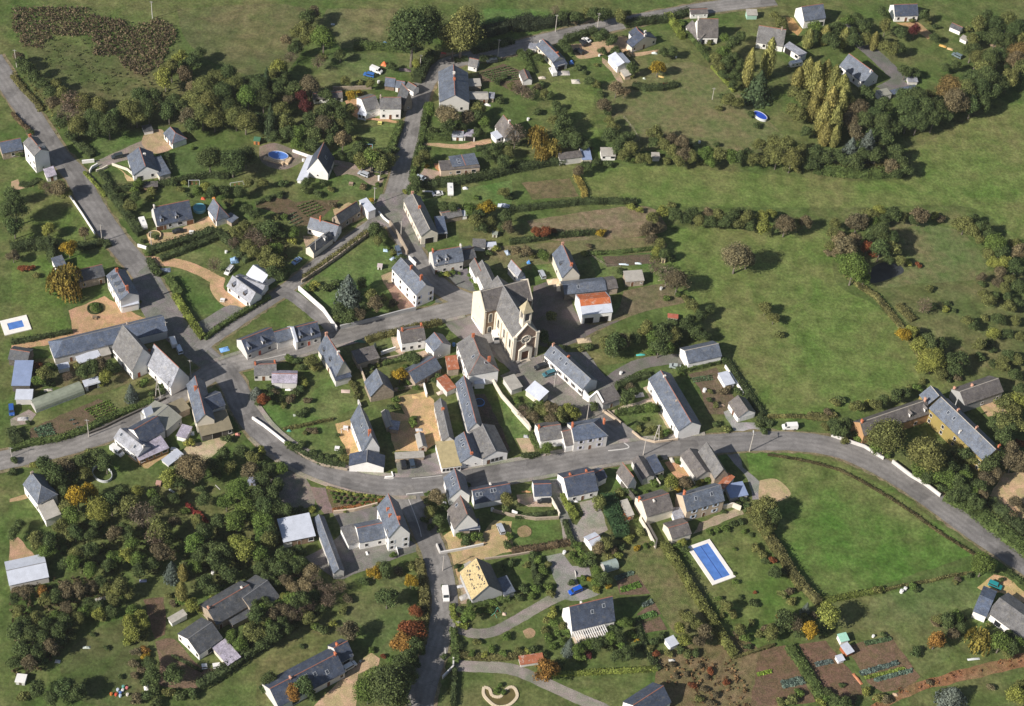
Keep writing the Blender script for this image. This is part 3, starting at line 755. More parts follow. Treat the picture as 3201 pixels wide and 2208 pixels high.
def car(u,v,u2,v2,kind,color,label,grp="vehicles in the village"):
 if kind not in CM: CM[kind] = car_meshes(kind)
 body,gm,wh,hl,Lc,wc = CM[kind]
 p,q = at(u,v),at(u2,v2); d = p-q       # front is -x
 root = empty("van" if kind == "van" else "car",(p.x,p.y,0.1),label,"van" if kind == "van" else "car",grp); root.rotation_euler = (0,0,math.atan2(d.y,d.x))
 link("body",body,MAT["paint"],root,color); link("windows",gm,MAT["window_glass"],root,(0.03,0.035,0.04))
 for sx in (-1,1):
  for sy in (-1,1): link("wheel",wh,MAT["plain"],root,(0.03,0.03,0.03),Matrix.Translation((sx*Lc*.31,sy*(wc/2-.1),.31)))
 for sy in (-1,1): link("headlight",hl,MAT["window_glass"],root,(0.6,0.6,0.6),Matrix.Translation((-Lc/2,sy*(wc/2-.28),.72)))
 return root
def pool(px4,label,cop=(0.8,0.76,0.72),wat=(0.09,0.2,0.52),cw=1.3,h=0.35,rails=True):
 P = [at(*p) for p in px4]; c = sum(P,Vector())/4; root = empty("swimming_pool",c,label,"swimming pool")
 ex = ((P[1]-P[0])+(P[2]-P[3])).normalized(); ey = Vector((-ex.y,ex.x,0)); hx = ((P[1]-P[0]).length+(P[2]-P[3]).length)/4; hy = ((P[3]-P[0]).length+(P[2]-P[1]).length)/4
 F = lambda x,y,z: ex*x+ey*y+Vector((0,0,z))
 b = MB().box(-hx,hx,-hy,-hy+cw,0,h,F).box(-hx,hx,hy-cw,hy,0,h,F).box(-hx,-hx+cw,-hy+cw,hy-cw,0,h,F).box(hx-cw,hx,-hy+cw,hy-cw,0,h,F)
 link("coping",b.mesh("coping"),MAT["render"],root,cop)
 link("pool_water",MB().box(-hx+cw,hx-cw,-hy+cw,hy-cw,0,h-0.12,F).mesh("pool_water"),MAT["water"],root,wat)
 if rails:
  long = hx > hy; rb = MB()
  for k in (0,):
   rb.box(*((-hx+cw,hx-cw,-0.06,0.06) if long else (-0.06,0.06,-hy+cw,hy-cw)),h-0.12,h-0.02,F)
  link("lane_line",rb.mesh("lane_line"),MAT["paint"],root,(0.05,0.1,0.3))
 return root
def round_pool(u,v,rx,ry,ang,label,h=1.2,wallc=(0.6,0.62,0.65),wat=(0.1,0.22,0.6),name="round_pool",fill=True,cat="pool"):
 p = at(u,v,h); p.z = 0; root = empty(name,p,label,cat); ca,sa = math.cos(ang),math.sin(ang)
 F = lambda x,y,z: Vector((x*ca-y*sa,x*sa+y*ca,z))
 link("pool_wall",MB().ring(rx,ry,0,h,0.16,32,F).mesh("pool_wall"),MAT["paint"],root,wallc)
 if fill: link("pool_water",MB().disc(rx,ry,h-0.15,32,F).mesh("pool_water"),MAT["water"],root,wat)
 return root
def clutter(name,u,v,boxes,label,cat,grp=None,ang=0.0):
 """one small thing made of a few shaped parts: boxes = (part, x0,x1,y0,y1,z0,z1,color,mat)"""
 p = at(u,v); root = empty(name,p,label,cat,grp); root.rotation_euler = (0,0,ang)
 for part,x0,x1,y0,y1,z0,z1,c,m in boxes:
  link(part,MB().box(x0,x1,y0,y1,z0,z1).mesh(part),MAT[m],root,c)
 return root

# ================================================================ GROUND
gr = link("ground",mesh("ground",[(-900,-600,0),(900,-600,0),(1500,1900,0),(-1500,1900,0)],[[0,1,2,3]]),MAT["grass"],color=(0.085,0.122,0.038))
gr.location = (0,0,-0.01); tag(gr,"green grassland the whole village stands on","ground",kind="structure")
GA,GB,GC,GD = (0.118,0.165,0.048),(0.09,0.142,0.036),(0.066,0.088,0.034),(0.135,0.128,0.060)
D = lambda: T(0,0,1.3833)
D()
patch("field","grass",GA,[(1310,392),(1480,375),(1800,400),(2040,405),(2080,330),(2330,240),(2330,560),(2200,470),(1900,470),(1440,465),(1320,455)],"wide pale green meadow reaching the right edge","field",smooth=True)
patch("field","grass",GA,[(1510,520),(1850,510),(1890,640),(1990,700),(2130,860),(2080,890),(1900,930),(1720,945),(1640,830),(1590,740),(1480,690),(1490,560)],"sloping pale meadow with shadows of lone trees","field",smooth=True)
patch("field","grass",(0.085,0.152,0.035),[(1685,1018),(1800,1020),(1900,1048),(2040,1120),(2205,1252),(2060,1300),(1990,1325),(1848,1356),(1750,1200),(1700,1100)],"bright green field inside the bend of the road","field")
patch("field","grass",GB,[(1570,1290),(1690,1185),(1840,1370),(1700,1480),(1650,1450)],"lawn around the long blue swimming pool","lawn")
patch("field","grass",(0.1,0.115,0.05),[(400,20),(690,20),(640,170),(500,150),(420,90)],"far field behind the brown scrub","field",smooth=True)
patch("field","grass",(0.13,0.14,0.065),[(740,20),(900,20),(870,100),(770,110),(720,60)],"dry pale field behind the round tree","field")
patch("field","grass",(0.09,0.15,0.045),[(1090,20),(1260,20),(1250,65),(1100,60)],"bright green field beyond the two big trees","field")
patch("field","grass",(0.085,0.105,0.04),[(100,90),(330,140),(480,250),(330,290),(170,260),(60,120)],"rough pasture below the brown scrub","field",smooth=True)
patch("field","grass",GA,[(1230,190),(1330,180),(1350,290),(1390,360),(1290,320),(1260,290)],"long narrow lawn behind the fallen hedge","lawn",smooth=True)
patch("field","rough",(0.135,0.155,0.065),[(1360,190),(1560,140),(1700,240),(1790,350),(1560,330),(1420,340),(1370,260)],"dry brown and green paddock at the top","field",smooth=True)
patch("field","rough",(0.2,0.165,0.105),[(1190,500),(1440,465),(1500,500),(1480,530),(1250,545)],"patch of dead pinkish brown weeds beside the meadow","field",smooth=True)
patch("field","rough",(0.145,0.15,0.07),[(1090,560),(1300,545),(1480,540),(1490,570),(1300,600),(1120,610)],"dry weedy strip behind the church","field",smooth=True)
patch("field","rough",(0.155,0.125,0.065),[(1490,1480),(1680,1440),(1760,1600),(1500,1600)],"brown overgrown plot at the bottom edge","field",smooth=True)
patch("field","rough",(0.125,0.14,0.055),[(1400,1250),(1500,1230),(1640,1440),(1540,1440),(1490,1380),(1440,1300)],"rough grass strip beside the kitchen gardens","field",smooth=True)
patch("field","grass",(0.095,0.12,0.045),[(1980,650),(2330,620),(2330,860),(2180,860),(2080,760)],"garden meadow beyond the long hedge","field",smooth=True)
patch("field","rough",(0.12,0.155,0.06),[(1960,500),(2160,520),(2230,620),(2080,640),(1970,640)],"scrubby pasture in the ring of bushes","field",smooth=True)
# lawns
T(0,550)
patch("lawn","grass",GB,[(95,500),(350,170),(560,170),(790,490),(850,560),(500,560),(95,600)],"lawn left of the low white road wall","lawn")
patch("lawn","grass",GB,[(95,690),(400,650),(880,650),(520,1100),(600,1300),(95,1400)],"lawn under the weeping willow","lawn")
patch("lawn","grass",(0.085,0.135,0.04),[(1400,700),(1760,550),(1960,690),(1840,800),(1700,760)],"lawn in the hedged garden with the clothes frame","lawn")
patch("lawn","grass",(0.085,0.13,0.04),[(1440,840),(1700,880),(1790,1050),(2050,1110),(1720,1300),(1650,1180),(1500,960)],"triangular lawn below the curved sandy drive","lawn")
T(0,0)
patch("lawn","grass",(0.095,0.14,0.045),[(640,1150),(1150,1060),(1210,1150),(980,1270),(800,1310)],"lawn behind the two new houses at the left","lawn")
patch("lawn","grass",(0.08,0.12,0.04),[(1400,1270),(1600,1220),(1720,1440),(1500,1470)],"lawn right of the lean-to","lawn")
patch("lawn","grass",(0.08,0.12,0.04),[(810,1440),(930,1390),(1060,1520),(900,1560)],"small front lawn by the entrance walls","lawn")
T(800,0)
patch("lawn","grass",(0.095,0.165,0.045),[(800,1080),(1010,1050),(1200,1020),(1130,1260),(980,1240),(830,1200)],"bright lawn in front of the white farmhouse","lawn")
patch("lawn","grass",(0.1,0.135,0.05),[(560,450),(1300,440),(1480,480),(1200,640),(800,720),(560,690)],"paddock with the parked lorry","lawn",smooth=True)
patch("lawn","grass",(0.09,0.14,0.045),[(660,1590),(740,1450),(880,1480),(1000,1530),(950,1640),(640,1640)],"lawn below the house with tall gable","lawn")
T(800,550)
patch("lawn","grass",(0.095,0.15,0.045),[(400,870),(930,500),(1240,690),(1140,760),(1040,830),(1190,1110),(1000,1150),(700,1230),(500,1080)],"triangular park lawn with the blue cedar","lawn")
patch("lawn","grass",(0.1,0.165,0.05),[(1370,200),(1700,110),(2128,40),(2128,260),(1850,230),(1520,250)],"lawn with parked caravan and boat","lawn")
patch("lawn","grass",(0.09,0.13,0.045),[(960,1370),(1200,1340),(1200,1440),(1040,1480)],"small walled lawn by the road","lawn")
T(1600,550)
patch("lawn","grass",(0.1,0.165,0.05),[(160,740),(340,730),(400,830),(190,880)],"small green with the silver car","lawn")
patch("lawn","grass",(0.09,0.15,0.045),[(640,680),(740,660),(1180,640),(1180,810),(900,840),(700,830)],"vegetable lawn behind the barn yard","lawn")
patch("lawn","grass",(0.12,0.14,0.05),[(640,1440),(1000,1300),(1430,1400),(1420,1490),(900,1560),(700,1560)],"orchard grass behind the long white house","lawn",smooth=True)
T(800,1100)
patch("lawn","grass",(0.095,0.155,0.045),[(480,330),(640,220),(820,230),(870,460),(600,560),(300,600),(120,660),(10,560),(20,450),(400,420)],"lawn behind the house with pale gable","lawn")
patch("lawn","grass",(0.095,0.145,0.045),[(140,660),(640,590),(720,860),(740,920),(400,830),(240,730)],"lawn inside the curve of the road","lawn")
patch("lawn","grass",(0.09,0.15,0.045),[(2050,400),(2128,480),(2128,760),(2060,640)],"narrow lawn by the sloping wall","lawn")
T(1600,1100)
patch("lawn","grass",(0.09,0.16,0.045),[(0,480),(140,640),(150,720),(20,730),(0,700)],"green beside the sloping garden wall","lawn")
patch("lawn","grass",(0.095,0.15,0.045),[(830,500),(1180,440),(1230,510),(960,600)],"little lawn between the paved paths","lawn")
patch("lawn","grass",(0.1,0.13,0.05),[(1010,640),(1260,530),(1340,700),(1180,750)],"yellowed lawn below the long roughcast house","lawn")
patch("lawn","grass",(0.095,0.13,0.045),[(860,250),(1330,110),(1370,160),(1150,200),(900,350)],"green verge along the back drive","lawn")
patch("lawn","grass",(0.09,0.14,0.04),[(0,1400),(370,1390),(440,1596),(430,1750),(0,1780)],"garden lawn with the bare round patch","lawn")
T(2400,1100)
patch("lawn","grass",(0.1,0.145,0.045),[(300,640),(520,560),(560,700),(430,680)],"verge beside the white van","lawn")
patch("verge","grass",(0.11,0.15,0.05),[(520,700),(960,910),(1040,960),(1440,1210),(1900,1596),(2128,1900),(2128,1400),(1500,1100),(1000,860)],"verge above the bending road","verge")
T(2400,1608)
patch("lawn","grass",(0.1,0.14,0.05),[(880,690),(1400,560),(1760,540),(1800,700),(1500,1200),(1260,1330),(1040,990),(760,940)],"lawn of the bungalow at the right","lawn")
T(800,1608)
patch("lawn","grass",(0.09,0.125,0.045),[(660,900),(940,570),(1240,520),(1340,760),(1180,1100),(1000,1170),(860,1010)],"shaded lawn beside the bottom road","lawn",smooth=True)
patch("lawn","grass",(0.09,0.115,0.04),[(0,1240),(480,950),(650,1020),(160,1380),(60,1596),(0,1596)],"lawn strip behind the low slate house","lawn")
T(0,1608)
patch("lawn","grass",(0.08,0.10,0.038),[(600,1100),(900,900),(1250,880),(1200,1200),(1130,1560),(700,1560),(500,1300)],"dull lawn with coloured toys","lawn",smooth=True)
# soil and kitchen gardens
T(0,1100)
patch("kitchen_garden","soil",(0.13,0.1,0.065),[(250,640),(820,390),(1010,500),(900,570),(700,640),(400,720),(250,720)],"kitchen garden below the polytunnel","kitchen garden")
patch("field","rough",(0.105,0.115,0.05),[(230,60),(700,60),(1100,160),(1200,190),(900,330),(720,360),(400,280),(260,380)],"weedy yard behind the long slate barn","garden",smooth=True)
patch("field","grass",(0.095,0.13,0.045),[(830,380),(1200,210),(1400,300),(1200,430),(1010,510)],"grass strip by the kitchen garden","lawn")
T(1600,1608)
for q,l in (([(870,560),(1040,500),(1150,660),(900,670)],"upper bed of the bottom kitchen garden"),([(1040,830),(1190,740),(1240,830),(1060,900)],"middle bed of the bottom kitchen garden"),([(1080,900),(1230,850),(1290,960),(1110,990)],"lower bare bed of the bottom kitchen garden")):
 patch("garden_bed","soil",(0.15,0.105,0.075),q,l,"garden bed")
T(2400,1608)
patch("garden_bed","soil",(0.17,0.115,0.075),[(640,1100),(1020,1010),(1270,1350),(1180,1440),(960,1480),(830,1400)],"large brown vegetable plot with leek rows","garden bed")
patch("garden_bed","soil",(0.16,0.1,0.07),[(260,1080),(480,1050),(760,1400),(800,1500),(480,1530),(400,1350)],"brown vegetable plot with the pale shed","garden bed")
patch("garden_bed","soil",(0.15,0.1,0.065),[(-60,1110),(150,1090),(400,1560),(100,1590),(-150,1596)],"allotment at the bottom edge beside the hedge","garden bed")
patch("path","rough",(0.25,0.13,0.07),[(1230,1400),(1600,1290),(2140,1150),(2140,1270),(1700,1370),(1300,1460),(1000,1596),(850,1596)],"rusty brown bracken strip along the lower lane","undergrowth",kind="stuff")
T(800,550)
patch("kitchen_garden","soil",(0.115,0.09,0.055),[(0,240),(200,150),(330,220),(480,200),(700,200),(560,340),(480,400),(330,420),(250,330),(0,260)],"kitchen garden behind the corner cottages","kitchen garden")
T(800,0)
patch("kitchen_garden","soil",(0.13,0.1,0.07),[(1840,600),(2060,530),(2128,560),(2250,600),(2280,700),(2128,760),(1980,680),(1860,690)],"striped kitchen garden beside the slate barn","kitchen garden")
T(1600,550)
patch("kitchen_garden","rough",(0.14,0.12,0.065),[(80,60),(480,20),(560,170),(170,200)],"brown vegetable plots beside the meadow fence","kitchen garden")
patch("kitchen_garden","soil",(0.12,0.095,0.07),[(750,670),(1150,650),(1170,730),(790,760)],"dug plot with white cloches","kitchen garden")
patch("yard","rough",(0.15,0.135,0.08),[(930,960),(1250,900),(1400,990),(1450,1050),(1100,1130),(800,1250),(560,1400),(460,1300),(560,1220),(850,1150)],"bare earth yard around the iron barn","yard",smooth=True)
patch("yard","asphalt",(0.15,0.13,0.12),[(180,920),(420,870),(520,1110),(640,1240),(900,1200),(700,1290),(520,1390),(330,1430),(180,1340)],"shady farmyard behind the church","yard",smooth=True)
T(1600,1100)
patch("kitchen_garden","soil",(0.14,0.11,0.075),[(1470,190),(1700,130),(1760,230),(1850,380),(1780,520),(1640,520),(1560,300)],"small vegetable plots behind the garage","kitchen garden")
T(0,1608)
patch("garden_bed","soil",(0.15,0.10,0.07),[(1190,710),(1360,690),(1380,860),(1370,1000),(1290,1040),(1250,880)],"bare dug strip left of the white gable","garden bed")
patch("yard","soil",(0.17,0.12,0.085),[(1290,1060),(1450,1040),(1660,1260),(1900,1290),(1850,1340),(1680,1440),(1330,1420),(1330,1250)],"brown earth terrace in front of the white gable","yard",smooth=True)
# gravel and sand
T(0,550)
SAND = (0.48,0.31,0.19)
patch("gravel_yard","gravel",(0.46,0.29,0.175),[(570,1120),(870,1000),(1190,1180),(1300,1180),(600,1330),(430,1400),(95,1460),(95,1410),(600,1300)],"sandy courtyard with the round flower bed","yard")
patch("gravel_yard","gravel",(0.46,0.33,0.2),[(1215,480),(1440,470),(1740,330),(1810,370),(1800,430),(1560,500),(1280,590),(1240,560)],"yard in front of the dormered white house","yard")
strip("drive","gravel",SAND,[(1210,690),(1300,710),(1430,720),(1560,750),(1680,800),(1770,850),(1830,880)],4.5,"curved sandy drive through the hedged garden","driveway")
patch("gravel_yard","gravel",(0.50,0.33,0.2),[(1760,840),(1870,850),(1870,950),(2080,1080),(2050,1110),(1860,1080),(1750,950)],"sandy terrace of the house with two dormers","yard",smooth=True)
patch("gravel_yard","gravel",(0.28,0.26,0.25),[(1250,1110),(1440,1050),(1500,1160),(1380,1190),(1300,1180)],"small paved square by the long slate barn","yard")
T(0,0)
patch("drive","gravel",(0.23,0.21,0.2),[(790,1340),(980,1260),(1200,1160),(1260,1180),(1300,1270),(1060,1330),(830,1400)],"grey drive between the two new houses","driveway")
patch("gravel_yard","gravel",(0.42,0.31,0.2),[(1210,1090),(1350,1080),(1370,1170),(1440,1230),(1290,1280),(1180,1200)],"sandy forecourt of the small slate garage","yard",smooth=True)
patch("gravel_yard","gravel",(0.5,0.38,0.22),[(930,1370),(1100,1480),(1320,1480),(1420,1460),(1415,1470),(1060,1510),(1030,1440)],"pale terrace at the foot of the white gable","terrace")
patch("path","gravel",(0.42,0.3,0.2),[(95,1510),(150,1490),(170,1550),(280,1530),(280,1550),(95,1590)],"sandy garden path at the left edge","path")
T(800,0)
patch("gravel_yard","gravel",(0.5,0.3,0.18),[(740,840),(960,800),(920,880),(850,960),(1210,1010),(1200,1030),(860,990),(800,960)],"orange gravel around the white farmhouse","yard")
patch("gravel_yard","gravel",(0.20,0.17,0.15),[(30,1220),(160,1190),(320,1250),(440,1310),(380,1350),(240,1410),(90,1380),(30,1310)],"brown earth around the oval pool","yard",smooth=True)
strip("drive","gravel",(0.27,0.22,0.18),[(650,1430),(760,1410),(880,1440),(980,1500),(1050,1520)],5.5,"gravel drive of the house with tall gable","driveway")
strip("drive","gravel",(0.32,0.27,0.24),[(640,1350),(760,1370),(870,1400),(1100,1430)],3.0,"upper gravel drive to the road","driveway")
patch("gravel_yard","gravel",(0.50,0.33,0.22),[(1390,1190),(1700,1200),(1950,1150),(1960,1190),(1760,1240),(1690,1240),(1400,1205)],"sandy drive to the white cottage","driveway")
patch("terrace","gravel",(0.55,0.24,0.13),[(1480,1360),(1620,1360),(1630,1390),(1540,1440),(1490,1400)],"orange tiled terrace","terrace")
patch("gravel_yard","gravel",(0.36,0.28,0.24),[(1340,1470),(1400,1400),(1540,1430),(1550,1530),(1390,1520)],"grey paved parking of the beige house","yard")
patch("gravel_yard","gravel",(0.42,0.26,0.18),[(1520,480),(1640,480),(1700,440),(1540,440)],"red earth by the road bend","verge")
T(1600,0)
patch("gravel_yard","gravel",(0.46,0.32,0.21),[(490,370),(700,350),(940,300),(960,380),(1000,440),(1250,410),(1220,430),(1030,470),(860,430),(720,470),(560,490),(510,420)],"sandy yard with parked cars at the top","yard",smooth=True)
patch("verge","gravel",(0.40,0.27,0.19),[(540,210),(700,150),(840,190),(700,230),(530,255)],"bare sandy verge across the top road","verge")
patch("path","gravel",(0.36,0.28,0.2),[(750,480),(800,510),(890,600),(930,690),(890,690),(830,600),(750,520)],"gravel strip along the tin shed","path")
T(2400,0)
strip("drive","asphalt",(0.16,0.155,0.155),[(600,200),(740,330),(870,440),(1000,560),(1120,680)],7,"grey drive beside the big slate house","driveway")
patch("drive","asphalt",(0.17,0.16,0.155),[(960,520),(1060,600),(1200,730),(1040,790),(900,720),(1030,650),(940,560)],"asphalt forecourt of the white garage","yard")
patch("gravel_yard","gravel",(0.44,0.28,0.15),[(1060,190),(1240,180),(1380,290),(1330,330),(1230,250)],"sandy terrace of the top right house","yard")
patch("verge","gravel",(0.42,0.26,0.12),[(150,140),(210,150),(290,250),(250,300),(180,250)],"orange earth beside the white gable at the top","verge")
T(800,550)
patch("gravel_yard","gravel",(0.45,0.34,0.22),[(1040,830),(1140,800),(1180,880),(1080,910)],"sandy end of the rose brick terrace","terrace",smooth=True)
patch("terrace","gravel",(0.33,0.2,0.165),[(1075,900),(1190,880),(1330,1100),(1280,1120),(1190,1110)],"rose brick terrace behind the large white house","terrace")
patch("gravel_yard","gravel",(0.44,0.33,0.2),[(640,280),(770,220),(910,290),(930,330),(860,370),(700,420)],"bare verge in front of the dark cottages","verge")
patch("gravel_yard","gravel",(0.40,0.31,0.22),[(390,500),(520,500),(500,560),(420,600)],"sandy yard of the white cottage","yard")
patch("terrace","asphalt",(0.17,0.165,0.17),[(1460,830),(1600,780),(1760,770),(1840,960),(1760,980),(1500,1090)],"asphalt square by the church corner","square")
patch("church_square","asphalt",(0.21,0.195,0.185),[(1500,1080),(1830,960),(1840,1170),(1900,1310),(2030,1400),(2128,1596),(1690,1350),(1620,1290),(1540,1180)],"pale asphalt forecourt beside the church","square")
patch("gravel_yard","gravel",(0.42,0.33,0.25),[(1120,1340),(1180,1340),(1250,1500),(1430,1440),(1440,1500),(1240,1520),(1160,1460)],"pale paved yard of the white corner house","yard")
T(800,1100)
patch("gravel_yard","gravel",(0.55,0.37,0.2),[(1170,380),(1400,330),(1480,400),(1510,620),(1540,740),(1400,830),(1160,830),(1100,640),(1120,500),(1240,520)],"sandy courtyard between the barns","yard")
patch("gravel_yard","gravel",(0.55,0.36,0.19),[(660,600),(790,560),(870,830),(770,880)],"sandy terrace behind the blue slate house","terrace")
patch("car_park","asphalt",(0.23,0.215,0.205),[(1150,870),(1400,870),(1510,830),(1545,990),(1180,1040)],"small car park beside the shop","car park")
patch("gravel_yard","gravel",(0.2,0.185,0.165),[(120,1060),(330,980),(450,1110),(490,1260),(400,1300),(120,1310)],"grey rubble ground below the bend","yard",smooth=True)
patch("path","gravel",(0.21,0.16,0.15),[(450,1120),(580,1130),(650,1340),(570,1350),(500,1250)],"rose gravel forecourt","yard")
patch("garden_bed","soil",(0.15,0.12,0.07),[(585,1130),(800,1180),(1100,1220),(1090,1260),(820,1310),(640,1340)],"flower bed planted with white bushes","garden bed")
patch("gravel_yard","asphalt",(0.2,0.19,0.18),[(640,1345),(1000,1260),(1020,1400),(1100,1596),(860,1640),(740,1560)],"yard behind the L shaped white house","yard")
patch("gravel_yard","soil",(0.10,0.085,0.07),[(1720,380),(1900,350),(2050,640),(2120,820),(2080,850),(1860,600)],"dark earth behind the long slate workshop","yard")
T(800,1608)
patch("gravel_yard","asphalt",(0.2,0.19,0.18),[(720,150),(1100,250),(1280,220),(1420,290),(1240,340),(900,470),(730,540),(660,540),(520,440),(400,360),(560,280)],"asphalt yard around the L shaped white house","yard")
patch("gravel_yard","gravel",(0.44,0.33,0.18),[(1480,230),(1600,150),(1660,110),(1860,180),(1980,50),(2128,60),(2128,310),(1900,370),(1600,440),(1540,340)],"sandy yard with the silver hatchback","yard")
patch("gravel_yard","gravel",(0.48,0.33,0.18),[(1600,480),(1680,450),(1760,500),(1740,570),(1620,570)],"heap of orange sand by the building site","sand heap",smooth=True)
patch("gravel_yard","gravel",(0.47,0.34,0.22),[(480,1596),(860,1220),(960,1150),(1030,1200),(1020,1260),(850,1330),(830,1596)],"sandy drive of the low slate house","driveway")
patch("gravel_yard","gravel",(0.33,0.26,0.2),[(1600,480),(1760,600),(1790,740),(1660,750),(1620,590)],"building site earth beside the unfinished house","yard")
strip("drive","asphalt",(0.27,0.245,0.22),[(1640,930),(1800,990),(1960,980),(2128,900),(2300,800),(2440,720),(2600,650)],3.6,"curving grey drive to the house with pergola","driveway")
strip("drive","asphalt",(0.26,0.24,0.215),[(1660,1260),(1900,1270),(2128,1290),(2400,1400),(2700,1540),(2850,1600),(3000,1680)],4.0,"lower grey lane leading to the right","driveway")
T(1600,1100)
patch("path","gravel",(0.44,0.38,0.3),[(790,500),(1000,430),(1170,380),(1190,410),(1010,460),(830,520)],"pale paved garden path","path")
patch("path","gravel",(0.46,0.38,0.28),[(1090,300),(1140,280),(1230,440),(1360,680),(1330,700),(1200,480)],"pale footpath along the long roughcast house","path")
strip("drive","asphalt",(0.17,0.16,0.15),[(800,260),(900,190),(1050,110),(1250,70),(1450,60)],5,"back drive to the slate barn","driveway")
patch("gravel_yard","asphalt",(0.22,0.21,0.205),[(380,0),(620,0),(800,240),(860,330),(740,360),(600,300)],"mauve asphalt yard behind the long white house","yard")
patch("drive","asphalt",(0.36,0.36,0.36),[(1760,500),(1810,480),(1870,590),(2020,590),(2110,680),(1860,690)],"concrete apron of the double garage","driveway")
patch("gravel_yard","gravel",(0.3,0.28,0.26),[(560,1250),(700,1220),(800,1480),(700,1560),(440,1600),(400,1400),(540,1440),(600,1350)],"grey gravel turning place","yard")
strip("drive","asphalt",(0.24,0.23,0.22),[(335,1060),(380,1200),(430,1350),(480,1480),(520,1600)],3.2,"narrow asphalt drive beside the small slate garage","driveway")
patch("gravel_yard","gravel",(0.52,0.3,0.17),[(1270,920),(1330,900),(1420,960),(1500,1030),(1380,1060)],"orange gravel court with the stone tub","yard")
patch("gravel_yard","gravel",(0.34,0.28,0.21),[(1560,1420),(1740,1350),(1900,1290),(1930,1350),(1600,1480),(1500,1520)],"gravel terrace of the blue shuttered house","terrace")
patch("path","asphalt",(0.25,0.245,0.24),[(1740,800),(1880,830),(1920,960),(2060,1080),(2128,1100),(2128,1230),(2000,1230),(1960,1060)],"grey track beside the tall dark barn","path")
patch("verge","gravel",(0.42,0.33,0.2),[(2060,1070),(2200,1060),(2320,1180),(2200,1250),(2060,1240)],"sandy track end beside the green field","verge",smooth=True)
patch("gravel_yard","gravel",(0.42,0.33,0.22),[(30,720),(170,720),(190,830),(90,840)],"sandy yard by the grey van roof","yard")
patch("gravel_yard","gravel",(0.4,0.32,0.24),[(40,1190),(180,1180),(330,1260),(330,1290),(140,1290),(50,1250)],"gravel in front of the small slate garage","yard")
T(1600,1608)
patch("gravel_yard","asphalt",(0.28,0.27,0.26),[(280,350),(420,320),(500,430),(640,430),(660,510),(530,520),(560,590),(740,660),(560,720),(350,700),(380,590),(330,470)],"grey parking court with the blue car","yard")
T(2400,1100)
patch("gravel_yard","gravel",(0.5,0.36,0.22),[(1820,1230),(1960,1010),(2140,1000),(2140,1400),(1960,1300)],"wide sandy drive at the right edge","driveway")
patch("gravel_yard","gravel",(0.46,0.33,0.2),[(1740,420),(1900,360),(2000,520),(1830,540)],"sandy court behind the manor","yard")
T(2400,1608)
patch("gravel_yard","gravel",(0.55,0.38,0.2),[(1740,610),(1880,500),(1980,520),(2140,650),(2140,740),(1930,650),(1820,660)],"sandy forecourt with the turquoise car","yard")
T(0,1608)
patch("gravel_yard","gravel",(0.4,0.27,0.17),[(80,210),(150,190),(300,360),(80,430)],"sandy corner by the tin barn","yard")
T(0,1100)
patch("gravel_yard","gravel",(0.46,0.38,0.26),[(1700,750),(1880,680),(1950,670),(1900,740),(1740,890),(1600,960),(1500,900),(1560,780)],"dry sandy slope below the lichened shed","yard",smooth=True)
patch("path","gravel",(0.38,0.26,0.16),[(80,1225),(230,1180),(240,1215),(80,1250)],"sandy path to the grey roofed house","path")
patch("gravel_yard","gravel",(0.27,0.24,0.22),[(85,560),(240,480),(300,520),(240,600),(90,620)],"cluttered grey yard by the polytunnel","yard")
patch("gravel_yard","gravel",(0.48,0.33,0.18),[(1060,860),(1400,850),(1380,870),(1230,970),(1200,970)],"sandy terrace edge by the purple veranda","terrace")
# ---------------------------------------------------------------- roads
D()
RC = (0.205,0.195,0.19); RC2 = (0.235,0.222,0.212)
MAIN = [(-40,1050),(60,1030),(140,1012),(210,990),(270,968),(330,940),(385,905),(440,868),(490,838),(560,815),(640,795),(720,772),(800,752),(880,736),(960,716),(1040,696),(1085,690)]
LOW = [(500,835),(528,872),(552,925),(590,975),(640,1018),(700,1052),(780,1082),(860,1098),(940,1100),(1020,1090),(1120,1073),(1250,1050),(1380,1027),(1500,1012),(1600,1005),(1700,998),(1790,998),(1880,1010),(1960,1040),(2040,1084),(2120,1140),(2200,1198),(2330,1285),(2450,1370)]
LEFT = [(-20,130),(30,205),(75,270),(125,345),(170,395),(200,450),(235,505),(275,560),(310,600),(345,650),(370,700),(400,745),(440,785),(490,830)]
TOP = [(878,490),(893,440),(910,380),(925,320),(938,270),(950,215),(970,175),(1010,145),(1080,127),(1160,110),(1240,88),(1330,68),(1420,50),(1500,35),(1600,18),(1750,0)]
LANE = [(870,492),(830,515),(780,550),(720,595),(665,640),(620,672),(570,704),(520,738),(470,772),(450,790)]
MID = [(880,480),(900,515),(925,555),(950,600),(985,640),(1030,670),(1090,690)]
CHR = [(1100,700),(1125,750),(1160,800),(1200,840),(1255,880),(1310,920),(1365,960),(1410,995),(1430,1015)]
DOWN = [(905,1105),(935,1150),(960,1200),(985,1260),(1000,1320),(1005,1380),(990,1440),(972,1500),(955,1560),(940,1640),(925,1720)]
for q_,w_ in ((LEFT,8.6),(LANE,5.2),(TOP,8),(MID,8),(MAIN,8),(LOW,8.6),(DOWN,8)): strip("verge","rough",(0.2,0.175,0.11),q_,w_+1.9,"worn gravelly verge of a village road","verge",jitter=0.5)
strip("road","road",RC,LEFT,8.6,"wide worn road running down the left side","road")
patch("crossroads","asphalt",(0.2,0.19,0.185),[(330,600),(400,690),(440,730),(520,690),(560,720),(460,775),(520,830),(480,845),(400,790),(330,720),(300,640)],"broad junction in front of the hedged garden","road",smooth=True)
strip("road","road",RC2,LANE,5.2,"narrow lane along the park wall","road")
strip("road","road",RC2,TOP,8.0,"road climbing to the top of the village","road")
strip("road","road",RC2,MID,8.0,"street from the crossing to the church","road")
